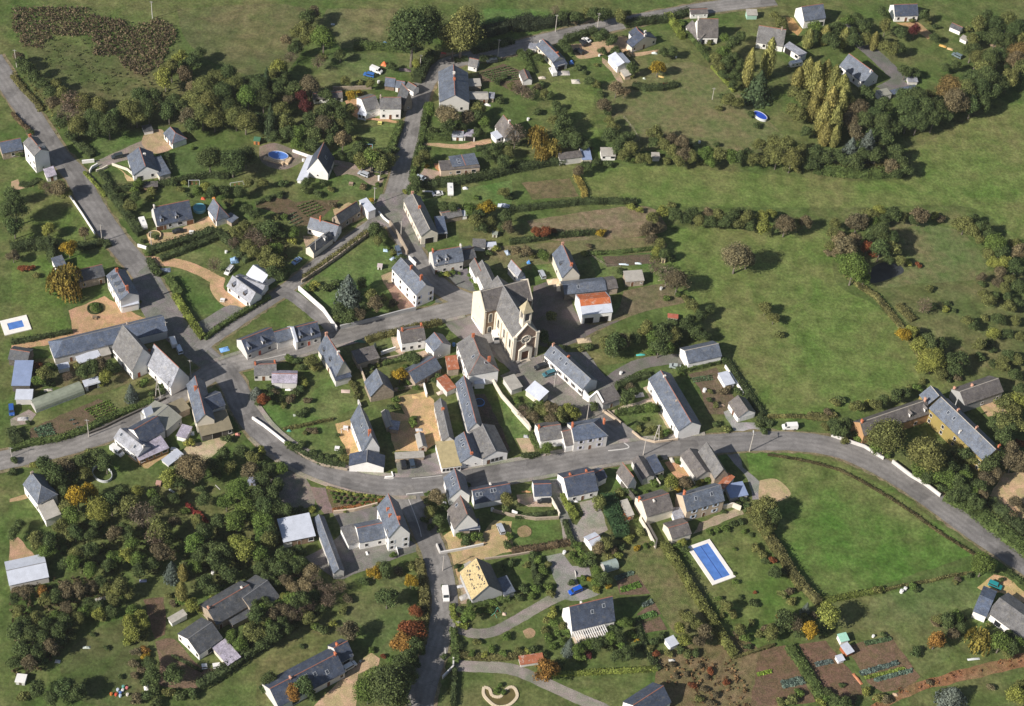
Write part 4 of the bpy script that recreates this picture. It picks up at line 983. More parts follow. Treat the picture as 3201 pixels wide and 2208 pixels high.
patch("crossroads","asphalt",(0.225,0.21,0.2),[(860,440),(925,440),(940,510),(960,560),(900,530),(880,510),(820,535),(830,500)],"crossing of the four village streets","road",smooth=True)
strip("road","road",RC2,CHR,11.0,"street passing the church door","road")
patch("church_square","asphalt",(0.24,0.22,0.2),[(1130,850),(1230,800),(1290,860),(1380,960),(1310,950),(1240,900),(1180,880)],"parking place in front of the church","square")
strip("road","road",RC2,MAIN,8.0,"main street from the left edge to the church","road")
strip("road","road",RC,LOW,8.6,"road bending round the south of the village","road")
strip("road","road",RC2,DOWN,[0,8.0][1],"road leading down to the bottom edge","road")
T(800,550)
strip("road","road",(0.2,0.19,0.185),[(200,950),(320,1010),(450,1110),(560,1200),(660,1290)],5.0,"footway behind the long white wall","road")
D()
# pavements with kerbs: real steps
def pavement(px,w,off,label,col=(0.33,0.3,0.27)):
 P = [at(*p) for p in px]; Q = smooth_line(P,7); org = Q[0].copy(); vs,fs = [],[]
 for i,q in enumerate(Q):
  a,b_ = Q[max(0,i-1)],Q[min(len(Q)-1,i+1)]; d = (b_-a); d.z = 0; d.normalize(); n = Vector((-d.y,d.x,0)); r = random.uniform(-0.06,0.06)
  A_,B_ = q-org+n*off,q-org+n*(off+w+r)
  vs += [A_,A_+Vector((0,0,0.13+LEVEL[0]*0.007)),B_+Vector((0,0,0.13+LEVEL[0]*0.007)),B_]
 for i in range(len(Q)-1):
  for j in range(3): fs.append([4*i+j,4*i+4+j,4*i+5+j,4*i+1+j])
 o = link("pavement",mesh("pavement",vs,fs),MAT["asphalt"],color=col); o.location = (org.x,org.y,0); return tag(o,label,"pavement",kind="structure")
LV = LEVEL[0]
pavement(LOW[2:12],1.5,4.0,"pale pavement on the inner side of the bend")
pavement(LOW[11:15],1.6,4.0,"pavement in front of the house with the bay tree")
pavement(LOW[3:9],1.4,-5.4,"pavement on the outer side of the bend",(0.36,0.3,0.25))
pavement(LOW[9:14],1.3,-5.3,"pavement below the street from the shop")
pavement(MAIN[10:16],1.3,-5.2,"pavement along the low hedge by the main street")
pavement(MAIN[8:12],1.4,3.9,"pavement before the dormered terrace")
# painted lines
def line(px,w,label,dash=None,off=0.0):
 P = [at(*p) for p in px]; Q = smooth_line(P,7) if len(P) > 2 else P; zl = 0.007*(LEVEL[0]+2); org = Q[0].copy(); vs,fs = [],[]; acc = 0
 for i in range(len(Q)-1):
  d = Q[i+1]-Q[i]; L = d.length; d.normalize(); n = Vector((-d.y,d.x,0))
  m = max(1,int(L/1.0))
  for k in range(m):
   acc += L/m
   if dash and (acc % (2*dash)) > dash: continue
   a,b_ = Q[i]+d*(L*k/m)-org,Q[i]+d*(L*(k+1)/m)-org; j = len(vs)
   vs += [a+n*(off-w/2),a+n*(off+w/2),b_+n*(off+w/2),b_+n*(off-w/2)]; fs.append([j,j+1,j+2,j+3])
 o = link("road_marking",mesh("road_marking",vs,fs,fix=False),MAT["paint"],color=(0.62,0.6,0.57)); o.location = (org.x,org.y,zl); return tag(o,label,"road marking",kind="structure")
T(800,1100)
line([(1250,1185),(1390,1170)],0.35,"white stop line at the top of the bottom road")
line([(1250,1185),(1310,1330),(1360,1470),(1375,1540)],0.2,"white line down the bottom road")
line([(1295,1055),(1420,1045),(1550,1030)],0.18,"white edge line past the car park")
line([(1065,1055),(1140,1055),(1125,1000)],0.3,"white corner marking by the gable")
T(0,1100)
line([(1790,1110),(1830,1150)],0.25,"short white marking at the junction")
T(1600,1100)
line([(800,825),(970,800),(910,745)],0.4,"white triangle marking at the side street")
T(800,1608)
line([(1570,1105),(1578,1200)],0.3,"white dash on the bottom road")
T(800,550)
line([(0,1540),(120,1515),(250,1485)],0.2,"white line on the main street")

# ================================================================ BUILDINGS
T(0,0)
H("house","tall grey gabled house by the left road with a small shed at its foot",(195,1188),(285,1298),(415,1268),8.3,(350,1246),"white","old",f="..w.w/.w.w",b=".v.",ch=[(0.02,.5,1.2)],dorm=[(.75,1)])
H("house","dark blue roofed house cut by the left edge",(20,1275),(190,1240),('w',6.5),3.2,2.6,"stone","blue",f=".wd")
H("shed","small white shed with a pinkish roof below the tall grey house",(365,1412),(392,1478),(465,1446),2.2,0.5,"white","mauve",t="mono",ridge=None,b="d",cat="shed")
h = H("house","blue slate house with a white gable and terrace in the upper left",(1060,1300),(1110,1458),(1315,1415),3.1,(1203,1385),"white","slate",f=".w.l.w.",b=".l..w.",ch=[(.35,.62,1.0,"white")])
H("lean_to","",(1325,1466),(1415,1442),(1350,1300),2.3,0.35,"cream","slate",t="mono",ridge=None,parent=h)
H("garage","small hipped slate garage house with white quoins in the upper left",(1362,1112),(1434,1196),(1560,1168),2.6,(1498,1142),"white","slate",t="hipB",f="wdw",b="g",cat="garage")
H("shed","little open white walled pen behind the hipped garage",(1180,1050),(1200,1100),(1270,1080),1.4,0.1,"white","dark",t="flat",ridge=None,cat="shed")
H("shed","tiny brown roofed garden hut below the white gable",(1195,1558),(1308,1552),('w',2.2),1.5,0.5,"brown","brown",t="mono",ridge=None,cat="shed")
wall_line([(683,1360),(785,1350)],1.4,0.4,"white","white entrance wall at the end of the grey drive","entrance_wall")
wall_line([(745,1440),(765,1405),(812,1380)],1.2,0.3,"white","curved white entrance wall beside the road","entrance_wall")
wall_line([(800,1430),(850,1415),(895,1390)],0.9,0.3,"cream","low cream entrance wall by the drive","entrance_wall")
wall_line([(932,1375),(1060,1420),(1100,1455)],1.0,0.3,"cream","low cream wall along the terrace of the white gable","garden_wall")
T(800,0)
h = H("farmhouse","white farmhouse with an old slate roof and a barn side wing above the bright lawn",(1035,905),(1205,905),('w',7.2),5.2,(1160,812),"white","old",f="wdw/v..",b="v",ch=[(.02,.5,1.1,"stone")])
H("wing","",(918,925),(1030,895),('w',9),4.0,2.6,"white","old",f=".v.",parent=h)
H("veranda","",(848,950),(912,965),('w',4.5),2.4,0.3,"white","tin",t="mono",ridge=None,f="ww",parent=h)
H("barn","narrow slate barn right behind the white farmhouse",(1178,805),(1235,870),(1300,850),3.6,(1250,760),"stone","dark",b="v",cat="barn")
H("house","long low white building with a brown roof among the dark trees",(480,825),(720,810),('w',4.2),2.3,0.9,"white","brown",f="WWWW",oh=.35)
H("shed","blue roofed garden shelter at the back of the farmhouse",(1072,712),(1150,722),('w',4),2.2,(1136,655),"brown","blue",cat="shed",b="G")
H("shed","slate shed between the blue shelter and the white lean-to",(1160,725),(1225,735),('w',4.5),2.4,1.5,"white","slate",cat="shed",f="d")
H("shed","slate shed with a white gable near the top street",(1245,722),(1310,760),(1340,720),2.6,1.4,"white","dark",cat="shed",f="v")
H("house","large old slate house standing along the top street bend",(1530,850),(1520,600),(1760,640),4.6,3.6,"pale","slate",f="w.w.w",a=".w",ch=[(.7,.5,1.2,"white"),(.5,.5,1.2)])
H("barn","low corrugated sheds stepping behind the large slate house",(1745,825),(1930,825),('w',4.6),2.3,1.1,"stone","fibre",f="..d",cat="barn",ridge="grey")
H("shed","small grey shed at the end of the low corrugated sheds",(1935,815),(1975,820),('w',3),2.0,0.5,"stone","pale",t="mono",ridge=None,cat="shed")
H("shed","fibre roofed shed tucked behind the large slate house",(1745,720),(1870,715),('w',4),2.4,0.5,"stone","fibre",t="mono",ridge=None,cat="shed")
H("shed","white gabled hut at the kitchen garden corner near the bend",(1765,545),(1835,560),('w',4),2.4,(1830,500),"white","old",cat="shed",f=".v",b="d")
h = H("house","white house with a tall blank gable beside the oval pool",(480,1285),(428,1412),(612,1410),3.4,(532,1315),"white","new",sky=[(.5,.75)],k=".w.",b=".v.")
H("lean_to","",(432,1300),(345,1500),(420,1505),1.3,0.9,"white","tin",t="mono",ridge=None,parent=h)
h = H("house","beige flat fronted house with a blue slate roof beside the long hedge",(1540,1420),(1860,1395),('w',5.5),3.0,0.2,"beige","brown",t="flat",ridge=None,f="..v.W.d.W.")
H("upper","",(1605,1305),(1640,1392),(1850,1370),3.6,(1765,1390),"beige","slate",sky=[(.45,.3),(.7,.3)],parent=h)
H("cottage","white hut with a gabled front by the sandy drive",(1632,1135),(1722,1140),('w',3.2),2.0,(1670,1090),"white","pale",cat="cottage",b="v",f="d")
H("shed","open pink roofed shelter with a pale sheet end",(1730,1130),(1820,1140),('w',3.8),2.4,0.3,"pale","mauve",t="mono",ridge=None,cat="shed",f="G")
h = H("cottage","white cottage with a porch and brown roof beside the willow",(1990,1050),(2070,1150),(2190,1110),3.0,(2090,1060),"white","brown",f="w.w",b=".w",cat="cottage",ch=[(.6,.5,1.2,"white")])
H("porch","",(1955,1110),(2000,1160),(2055,1150),2.4,0.3,"white","tin",t="mono",ridge=None,b="w",parent=h)
T(1600,0)
h = H("house","long slate house with a pale wall at the top street",(205,375),(345,518),(440,488),3.0,(405,472),"cream","slate",f=".w.d.w.w",ch=[(.0,.3,.8,"white"),(.8,.62,.8)],sky=[(.4,.7)])
H("porch","",(365,560),(460,535),(445,490),2.3,0.6,"pale","new",t="mono",ridge=None,f="G",parent=h)
H("shed","grey roofed shed behind the long top street house",(140,400),(205,410),('w',3),1.8,0.3,"pale","pale",t="mono",ridge=None,cat="shed")
H("shed","long narrow shed with a white end above the tangled plot",(62,600),(95,675),(165,660),2.3,1.0,"white","brown",cat="shed")
h = H("house","bungalow with two crossing blue roofs in the sandy top yard",(950,350),(1000,395),(1245,360),3.0,(1140,305),"cream","new",b="w.d.w",ch=[(.95,.5,1.2,"white"),(.2,.7,1.2,"white")],t="gable")
H("wing","",(975,270),(995,300),(1090,262),3.0,2.0,"white","new",f="",b="w",parent=h)
H("shed","tin roofed workshop with a mauve ridge at the top",(805,470),(880,555),(985,520),3.2,1.2,"white","tin",cat="shed",f="..v",ridge="grey")
H("shed","ruined little shed below the tin workshop",(905,590),(940,640),(985,625),1.8,0.6,"beige","fibre",t="mono",ridge=None,cat="shed")
h = H("house","steep roofed white gabled house at the top of the photo",(1545,310),(1712,310),('w',9),3.4,(1690,160),"white","brown",f="lw",ch=[(.02,.5,1.1,"white")],k="")
H("porch","",(1450,225),(1550,340),(1560,290),2.0,2.5,"white","brown",t="mono",ridge=None,parent=h)
H("shed","white shed with a blue door at the top border",(1490,118),(1630,112),('w',4),2.4,0.8,"white","brown",cat="shed",f="vgv")
H("shed","pale green garden hut at the top border",(1958,128),(2040,128),('w',3),2.2,0.8,(0.33,0.5,0.42),"fibre",t="mono",ridge=None,cat="shed")
H("shed","low shed with blue sheet roof beside the long white clad barn",(588,1330),(662,1328),('w',8),2.2,0.4,"cream","bluetin",t="mono",ridge=None,cat="shed")
H("shed","white clad barn with a flat brown roof above the long hedge",(402,1328),(585,1305),('w',3.4),3.0,0.3,"pale","brown",t="mono",ridge=None,cat="shed")
H("shed","white hut with a grey roof above the wide meadow",(748,1300),(860,1300),('w',4.2),2.1,0.8,"white","fibre",t="mono",ridge=None,cat="shed",f="w.W")
H("shed","tiny grey animal shelter in the meadow hedgerow",(1170,1315),(1228,1315),('w',2.8),1.6,0.4,"pale","fibre",t="mono",ridge=None,cat="shed")
T(2400,0)
T(2400,0)
T(2000,0)
h = H("house","grey tiled house with a white gable joined to a light blue garage",(970,350),(1190,385),('w',8.5),3.0,(1150,250),"white","old",f=".w.w.",ch=[(.85,.5,1,"stone")])
H("garage_wing","",(1200,385),(1340,475),(1400,460),2.8,0.5,"white","pale",t="mono",ridge=None,f="GW",parent=h)
T(2400,0)
h = H("house","big hipped slate house with bright red edging in the upper right",(600,545),(795,690),(945,652),3.6,(905,595),"white","slate",f="W.w.",b=".v",ch=[(.95,.45,.8,"white")],t="gable",ridge="red")
H("garage","flat roofed white garage among the trees in the upper right",(940,805),(1030,785),('w',4),2.6,0.1,"white","flat",t="flat",ridge=None,cat="garage",f="v")
H("barn","low navy shed beside the flat white garage",(1030,790),(1240,740),('w',2.4),2.0,0.2,"dark","blue",t="mono",ridge=None,cat="barn")
h = H("house","white gabled house cut by the top border in the upper right",(305,175),(480,150),('w',9),4.0,4.0,"white","slate",f="..l")
H("house","white house with a porch cut by the top border",(1060,135),(1250,130),('w',8),3.0,3.0,"white","new",f="wdw",ch=[])
H("shed","white gabled shed on the diagonal path in the upper right corner",(1515,225),(1600,262),(1650,240),2.0,1.0,"white","dark",cat="shed")
H("shed","broken white lean-to below the white gabled shed",(1600,320),(1650,345),(1690,330),1.6,0.3,"white","fibre",t="mono",ridge=None,cat="shed")
H("shed","little pale hut beside the drive end in the upper right",(1170,680),(1245,682),('w',3),1.6,0.4,"pale","pale",t="mono",ridge=None,cat="shed")
T(0,550)
h = H("house","white house with two wall dormers and blue slate roof by the parked cars",(1308,410),(1600,350),('w',8.5),3.0,(1500,205),"pale","new",f="Bdw.W.B",dorm=[.15,.58],ch=[(.02,.5,1.1,"white")])
H("garage","slate garage with a hipped end and round well head",(1730,280),(1800,375),(1900,340),2.8,(1875,285),"white","slate",cat="garage",f=".l",t="hipB")
H("shed","small flat slate shed beside the hipped garage",(1865,350),(1925,390),(1990,360),2.0,0.3,"stone","slate",t="mono",ridge=None,cat="shed")
h = H("house","tall white house with three dormers and brick chimneys above the courtyard",(888,832),(1000,1035),(1152,988),6.2,(1080,975),"white","slate",f="wwdww/w.w.w",dorm=[.22,.5,.78],ch=[(.12,.5,1.6),(.88,.5,2.2)],ridge="red",dcol="pale")
H("porch","",(1015,1090),(1150,1060),('w',2.5),3.0,0.4,"white","tin",t="mono",ridge=None,parent=h)
h = H("barn","long dark outbuilding behind the weeping willow",(660,880),(870,830),('w',6),3.6,2.6,"stone","dark",f="w.d",cat="barn")
H("shed","small blue slate hut behind the willow",(465,760),(545,735),('w',4),2.4,0.9,"white","slate",t="mono",ridge=None,cat="shed")
h = H("barn","very long blue slate barn running above the weedy yard",(455,1515),(1390,1290),('w',8),3.6,3.2,"pale","blue",t="hipA",f="..d...w....d......",ridge="grey",cat="barn",ch=[(.68,.62,1.0,"stone")])
H("shed","pair of white topped lean-tos against the long slate barn",(660,1560),(835,1500),('w',3),2.0,0.4,"white","tin",t="mono",ridge=None,cat="shed")
H("shed","fibre roofed lean-to at the barn front",(850,1500),(920,1480),('w',4.5),2.4,0.4,"stone","fibre",t="mono",ridge=None,cat="shed")
T(0,1000)
h = H("house","broad old slate barn house on the left of the crossroads",(935,230),(1100,425),(1300,330),4.4,(1240,240),"white","old",f="w.d.w",b=".r....",t="gable",ridge="grey",ch=[(.75,.92,1.2)])
h = H("house","house with a shining pale slate roof left of the crossroads",(1218,365),(1420,560),(1555,460),4.3,(1462,400),"white","pale",f="w.w.w.v",b="",t="gable",ridge="red")  # roof shine is painted as a paler slate colour
T(0,550)
H("house","house split between blue and grey slate roofs inside the hedged garden",(1890,915),(2078,1055),(2130,960),3.0,3.1,"white","pale",f="w.w.w",dorm=[.2,.7],ridge="grey",dcol="dark")
T(800,550)
T(600,700)
h = H("house","white shed like house with skylights behind the two dormered house",(400,420),(635,500),('w',-5.5),2.6,1.6,"white","pale",t="gable",ridge="grey",f="",sky=[(.3,.3),(.7,.3)])
T(800,550)
h = H("cottage","white cottage with a grey roof at the sharp lane corner",(430,430),(660,500),(740,430),3.0,2.6,"white","slate",f="w.....",b="v",ch=[(.35,.5,2.0)],cat="cottage") 
T(800,550)
h = H("house","dark roofed row of cottages beside the crossing",(700,395),(868,285),(840,215),3.6,2.8,"stone","dark",f="d.w.d.w")
H("house","white shop front building with red and blue panels at the crossing",(862,210),(935,300),(965,245),4.0,0.2,"white","tin",t="mono",ridge=None,cat="house",f="r.")
H("barn","small cream gabled barn on the lane below the white cottage",(575,478),(415,600),(495,628),2.9,1.9,"cream","dark",cat="barn",ridge="grey",dorm=[(.3,1)])
h = H("house","long pale street house with stepped slate roofs at the crossing",(1230,200),(1375,500),(1510,470),4.4,(1440,445),"cream","old",f="wdw.dw.wd",b="G",ch=[(.0,.5,1.2,"pink"),(.42,.5,1.2)],ridge="pale")
H("lean_to","",(1515,485),(1588,480),(1545,350),2.4,0.8,"stone","blue",t="mono",ridge=None,f="G",parent=h)
H("shed","old shed behind the long pale street house",(1560,360),(1715,330),('w',4.5),2.2,1.0,"stone","old",cat="shed")
H("shed","small pale lean-to beside the old shed",(1715,335),(1755,330),('w',2.5),1.8,0.3,"white","tin",t="mono",ridge=None,cat="shed")
h = H("house","white fronted slate house with a tall dormer behind the square",(1485,745),(1725,705),('w',7),4.6,(1700,590),"pale","slate",f="d.w.d.w/w.w...",dorm=[.15,.45],ch=[(.02,.5,1.2),(.98,.5,1.2,"white")],a=".")
H("barn","dark stone wing right of the tall dormer house",(1730,700),(1830,680),('w',6.5),3.6,1.8,"stone","dark",cat="barn",f=".d")
H("shed","white hut with a grey roof behind the square",(1805,590),(1905,595),('w',3.4),2.0,0.8,"white","old",cat="shed",t="mono",ridge=None)
H("shed","small white painted shed with a dark roof",(1925,590),(1998,585),('w',2.0),1.7,0.2,"white","tin",cat="shed",t="mono",ridge=None)
h = H("house","large white house with brick chimneys above the rose brick terrace",(1132,768),(1335,990),(1500,950),6.4,(1400,905),"white","slate",f="w.w.w.w/w.w.w.w",b="s.s/s.s",ch=[(.42,.5,1.8),(.82,.5,2.4)],ridge="grey",sc=(.5,.55,.7))
h = H("house","long house with white walls adjoining the back of the church",(1820,765),(1905,945),(2010,905),6.2,3.0,"white","old",f="w.w/w.w",ridge="grey")
H("wing","",(1778,735),(1830,840),(1890,800),5.2,2.4,"white","old",f="w",parent=h,ridge="red")
T(600,900)
h = H("house","terrace house of slate with dormers and arched door left of the street",(460,545),(705,445),('w',7.5),3.4,3.2,"pale","new",f="w.r.w.",dorm=[.12,.6],ch=[],sc=(.7,.7,.7))
h = H("house","terrace house in the middle with a blank lilac wall",(710,455),(855,415),('w',5.6),3.6,2.4,"pale","slate",f="....")
h = H("house","terrace house right of the white firewall with two dormers",(875,450),(1070,400),('w',7.5),3.4,3.2,"pale","new",f=".w.r.w.",dorm=[.2,.7])
H("fire_wall","white firewall rising between the terrace houses",(866,456),(880,452),('w',8.2),3.9,3.5,"white","tin",ridge=None,oh=.05,cat="wall")
T(800,1100)
T(800,950)
h = H("house","slate house with two dormers and a pale side wall below the main street",(520,375),(665,605),(790,560),3.6,(725,480),"cream","slate",f=".w.d.w",dorm=[.2,.55],ch=[(.02,.5,1.0,"pink"),(.7,.5,1.0,"white")],dcol="dark")
H("annex","",(665,640),(790,605),('w',5.5),3.0,1.2,"pale","new",t="mono",ridge=None,f="",parent=h)
T(0,550)
H("house","white house with a sunlit pale roof behind the two dormered house",(2052,822),(2172,903),('w',7),3.0,2.2,"white","tin",ridge="grey")  # sun glare on the slope is put into the white roof colour
wall_line([(568,155),(680,320),(790,490)],0.9,0.3,"white","long low white wall on the left edge of the left road","roadside_wall")
wall_line([(1145,590),(1180,600),(1230,615)],1.3,0.3,"white","white wall panels at the entrance of the parking house","entrance_wall")
T(800,550)
H("shed","square brown flat roofed workshop by the main street",(850,1558),(1020,1512),('w',5.6),3.0,0.4,"beige","brown",t="mono",ridge=None,cat="shed",oh=.4)
h = H("house","white corner house with crossing roofs opposite the church",(1215,1390),(1410,1360),('w',7),4.6,2.4,"white","brown",f="w.w.w./....w.",ch=[(.1,.5,1.2),(.98,.8,1.4)])
H("wing","",(1412,1375),(1480,1460),(1630,1420),4.6,(1555,1390),"white","slate",f="",b=".v..",parent=h)
h = H("house","hipped slate house with a tall brick chimney in front of the church",(1672,1400),(1772,1660),(2020,1630),6.0,3.6,"white","old",t="hipB",f="w.w.w.w/w.w.w.w",b="d.D.../...",ch=[(.08,.5,1.6),(.8,.75,2.6)],sky=[(.6,.3),(.9,.6)])
T(800,1100)
H("shed","small white porch roof in front of the hipped house",(1822,265),(1900,262),('w',3),2.6,0.3,"white","tin",t="mono",ridge=None,cat="shed")
h = H("house","small slate barn house with a hipped front in the inner yards",(905,250),(955,370),(1140,315),3.0,(1035,265),"stone","slate",t="gable",f="",b="",ridge="grey",ch=[])
H("barn","low barn with one grey and one blue roof slope beside the yellow shrub",(1325,260),(1540,135),('w',7),3.0,2.4,"stone","slate",f="..d...",ridge="red",cat="barn")
H("shed","patched red and pink tin roof shed in the inner yards",(1600,150),(1685,140),('w',5),3.2,1.4,"stone","rust",t="mono",ridge=None,cat="shed")
H("shed","rust red tin shed at the head of the workshop",(1590,330),(1660,295),('w',6),2.6,0.9,"pale","rust",t="mono",ridge=None,cat="shed")
h = H("workshop","long blue slate workshop with a red ridge and skylights",(1665,265),(1765,655),(1880,612),4.2,(1838,590),"pale","slate",f="w.w.w.w.w",ridge="red",sky=[(.08,.25),(.2,.25),(.35,.3),(.55,.3),(.78,.3)],cat="workshop")
h = H("workshop","white gabled workshop hall with a row of black windows on the street",(1775,665),(1885,890),(2103,862),3.6,(1985,825),"white","old",b=".dwww.",ridge="grey",cat="workshop",fc=(.1,.1,.1))
h = H("shop","white gabled house with blue slate roof beside the glazed shop",(1640,730),(1705,920),(1880,890),3.4,(1800,860),"white","slate",f="",b=".v.v.",sky=[(.25,.3),(.45,.3)],ch=[(.95,.5,0.9)],ridge="red",cat="shop")
H("shop","shop with a sand coloured flat roof and glazed front on the street",(1550,965),(1705,945),(1650,740),3.0,0.5,"white","sand",t="mono",ridge=None,f="wwwww",cat="shop")
h = H("house","long grey slate cottages on the courtyard side",(1485,430),(1555,745),(1640,700),3.6,2.2,"pale","old",f=".w.d..w.d.w",ridge="grey",ch=[(.3,.5,1.0)])
h = H("house","house with blue slate roof and tall brick chimney inside the bend",(790,560),(890,825),(1025,790),5.2,(955,700),"white","slate",f="w.w.w/..w",b="",ch=[(.9,.45,2.2)],sky=[(.5,.3),(.68,.3)],ridge="grey")
H("house","low white gabled house on the curve with a dark slate roof",(784,853),(777,948),(1062,975),2.9,(915,915),"white","new",ridge="grey",b="")
H("shed","narrow fibre roofed shed beside the sandy courtyard",(1045,500),(1090,630),(1140,605),2.2,0.8,"stone","fibre",cat="shed",ridge="grey")
H("shed","small pale blue roofed hut at the courtyard edge",(1112,640),(1180,650),('w',3.2),2.0,0.6,"stone","pale",t="mono",ridge=None,cat="shed")
H("shed","thin stone shed with orange end in the sandy courtyard",(1328,690),(1355,800),(1420,790),2.2,0.9,"beige","fibre",cat="shed",ridge="grey",b="d")
H("shed","long low stone store behind the car park",(1165,890),(1395,875),('w',2.4),1.6,0.2,"stone","fibre",t="mono",ridge=None,cat="shed")
T(600,1100)
H("house","low old slate house behind the garden with the spiky shrub",(520,195),(700,190),('w',6.5),2.8,1.8,"pale","old",f="w.d.w.",ch=[(.95,.6,1.3),(.05,.5,1)])
H("house","small house with a pale lilac roof joined to the low old house",(665,255),(870,260),('w',5.5),2.8,1.4,"pale","mauve",f=".g....")
T(800,1100)
h = H("house","large three storey slate house with brick chimneys at the bottom road",(1010,1290),(1105,1545),(1280,1510),7.0,(1180,1440),"white","slate",f="w.w/w.w/..w",b="s.s/s.s",ch=[(.35,.3,1.0),(.55,.3,1.0),(.82,.55,1.8)],ridge="red",k="d")
T(800,1608)
H("wing","",(865,235),(1085,190),('w',7.5),3.6,2.6,"white","slate",f=".w..w.",parent=h)
H("garage_wing","",(772,255),(862,225),('w',6.5),2.8,1.2,"white","old",t="mono",ridge=None,f=".",parent=h)
T(800,1100)
H("barn","white tin roofed half timbered barn below the bend",(238,1575),(482,1525),(430,1365),3.4,1.2,"brown","tin",t="mono",ridge=None,cat="barn",f="g.d.W",oh=.5)
T(800,1608)
H("barn","extremely narrow long slate barn beside the asphalt yard",(482,40),(648,490),(730,465),3.0,(690,455),"pale","slate",cat="barn",b=".",ridge="grey")
T(1600,1100)
h = H("house","white street house with a row of dark shutters right of the church",(272,25),(588,310),(720,250),3.8,2.8,"white","slate",f="s.s.s.s.s.s",sky=[(.12,.3),(.3,.3),(.45,.3)],ch=[(.02,.5,1.2,"pink"),(.38,.6,1.2)],ridge="grey",sc=(.08,.07,.07))
H("barn","brown roofed barn with a grey door behind the arched white wall",(760,440),(905,390),('w',5.6),3.0,0.8,"grey","brown",t="mono",ridge=None,f=".d.",cat="barn")
H("shed","tin roofed pavilion with cream wall in the church parking",(118,320),(228,405),(290,345),2.6,1.4,"cream","tin",cat="shed",t="mono",ridge=None)
H("garage","flat roofed garage with black opening left of the church parking",(0,320),(85,290),('w',6),2.4,0.3,"pale","fibre",t="mono",ridge=None,cat="garage")
h = H("house","grey slate cottage with a tall white side next to the hipped blue house",(240,740),(420,715),('w',7.5),4.0,2.4,"white","old",f="..v.",a="",ch=[(.02,.5,1)])
H("wing","",(448,780),(520,765),('w',8),3.6,2.6,"white","brown",f="g",parent=h)
h = H("house","hipped blue slate house with white shutters on the street",(520,745),(795,700),('w',8),5.4,3.0,"pale","blue",t="hipB",f=".s.d.s./.s.s.s.",ch=[(.02,.5,1.8),(.98,.5,1.2)],ridge="grey",sc=(.62,.62,.72))
h = H("farmhouse","long white farmhouse with a half grey half blue slate roof and concrete gable",(1140,228),(1388,655),(1582,628),4.8,(1500,585),"white","slate",f=".w..d.w...w..",b="",ridge="red",ch=[(.12,.5,.8,"white"),(.58,.45,.6,"stone")])
h = H("garage","double garage with a white apron and brown roof beside the road",(1803,425),(1885,545),(2028,512),2.6,(1975,485),"white","brown",b=".g.g.",cat="garage",f="d",ridge=None)
H("barn","blue slate barn with a white gable and brick front by the meadow",(1470,95),(1742,35),('w',7.5),3.6,2.4,"white","slate",cat="barn",f="",ridge="pale")
H("shed","white sheet roof shelter at the end of the kitchen garden",(1775,280),(1850,262),(1800,165),2.0,0.3,"white","tin",t="mono",ridge=None,cat="shed")
h = H("house","blue slate house with bright red ridge below the street",(470,1205),(716,1150),('w',10),3.4,3.6,"white","new",f=".w.d.w.",ch=[(.25,.62,.9),(.8,.62,.9)],ridge="red")
H("annex","",(722,1075),(788,1040),('w',4.5),3.0,1.6,"white","new",f=".",parent=h)
h = H("house","little slate annex house left of the street house with a glazed side",(190,1200),(328,1195),('w',6.5),2.8,2.0,"white","new",f="g",ridge="red")
T(1600,1100)
h = H("house","narrow white house with red ridge standing end on to the street",(875,1000),(965,1115),(1035,1085),3.4,(1000,1040),"white","brown",f="..",ridge="red")
H("barn","grey roofed barn between the narrow white house and the dark shed",(1000,900),(1090,1060),(1170,1010),3.0,1.2,"pale","brown",cat="barn",ridge=None)
H("shed","dark slate shed with a pale front by the street wall",(1120,885),(1190,1010),(1265,1000),2.8,0.6,"pale","new",cat="shed",t="mono",ridge=None,b="v.w")
h = H("barn","broad barn with an arched brown roof and pale edge board",(1405,860),(1535,1048),(1660,985),3.4,1.8,"pale","brown",cat="barn",ridge=None)
H("barn","very dark long barn roof shading the grey track",(1555,830),(1690,1050),(1800,1025),4.2,3.6,"stone","old",cat="barn",ridge=None)
H("shed","bright rust red tin shed at the end of the dark barn",(1712,1110),(1760,1140),(1900,1085),2.6,0.7,"white","rust",t="mono",ridge=None,cat="shed")
H("shed","blue tin shed joined to the rust red one",(1820,1215),(1960,1190),('w',5.5),2.0,0.3,"pale","bluetin",t="mono",ridge=None,cat="shed")
h = H("house","three window stone house with light blue shutters and skylights",(1455,1325),(1765,1235),('w',7.5),5.6,3.4,"beige","slate",f=".s.d.s./.s.s.s.",a="",ch=[(.04,.55,2.2,"brick")],sky=[(.3,.3),(.72,.3)],ridge="grey",sc=(.55,.65,.82))
h = H("barn","cream gabled barn with one big brown slope and a white vent",(1125,1370),(1340,1305),('w',8.5),4.4,2.8,"cream","brown",cat="barn",f="",ch=[(.4,.4,.6,"white"),(.02,.75,1.0)],ridge="red")
H("barn","low pale blue glazed link between the cream barn and the shuttered house",(1355,1395),(1430,1385),('w',4.5),2.4,0.3,"white","pale",t="mono",ridge=None,cat="barn",f="W")
H("shed","brown roofed shed at the head of the pool garden",(1335,1555),(1490,1510),('w',6.5),3.0,1.6,"cream","brown",cat="shed",ridge="red",a="")
H("shed","low grey shed with an orange tiled end beside the dark hedge",(905,1245),(960,1370),(1010,1350),2.2,0.4,"beige","fibre",t="mono",ridge=None,cat="shed")
H("shed","tiny orange tiled hutch beside the dark hedge",(925,1410),(985,1385),('w',2.0),1.3,0.5,"cream","tile",t="mono",ridge=None,cat="shed")
T(1600,1608)
H("shed","white playhouse with stacked red and white roofs",(668,275),(755,235),('w',4.5),2.4,0.8,"white","tin",cat="shed",ridge="red",f="v")
T(800,1100)
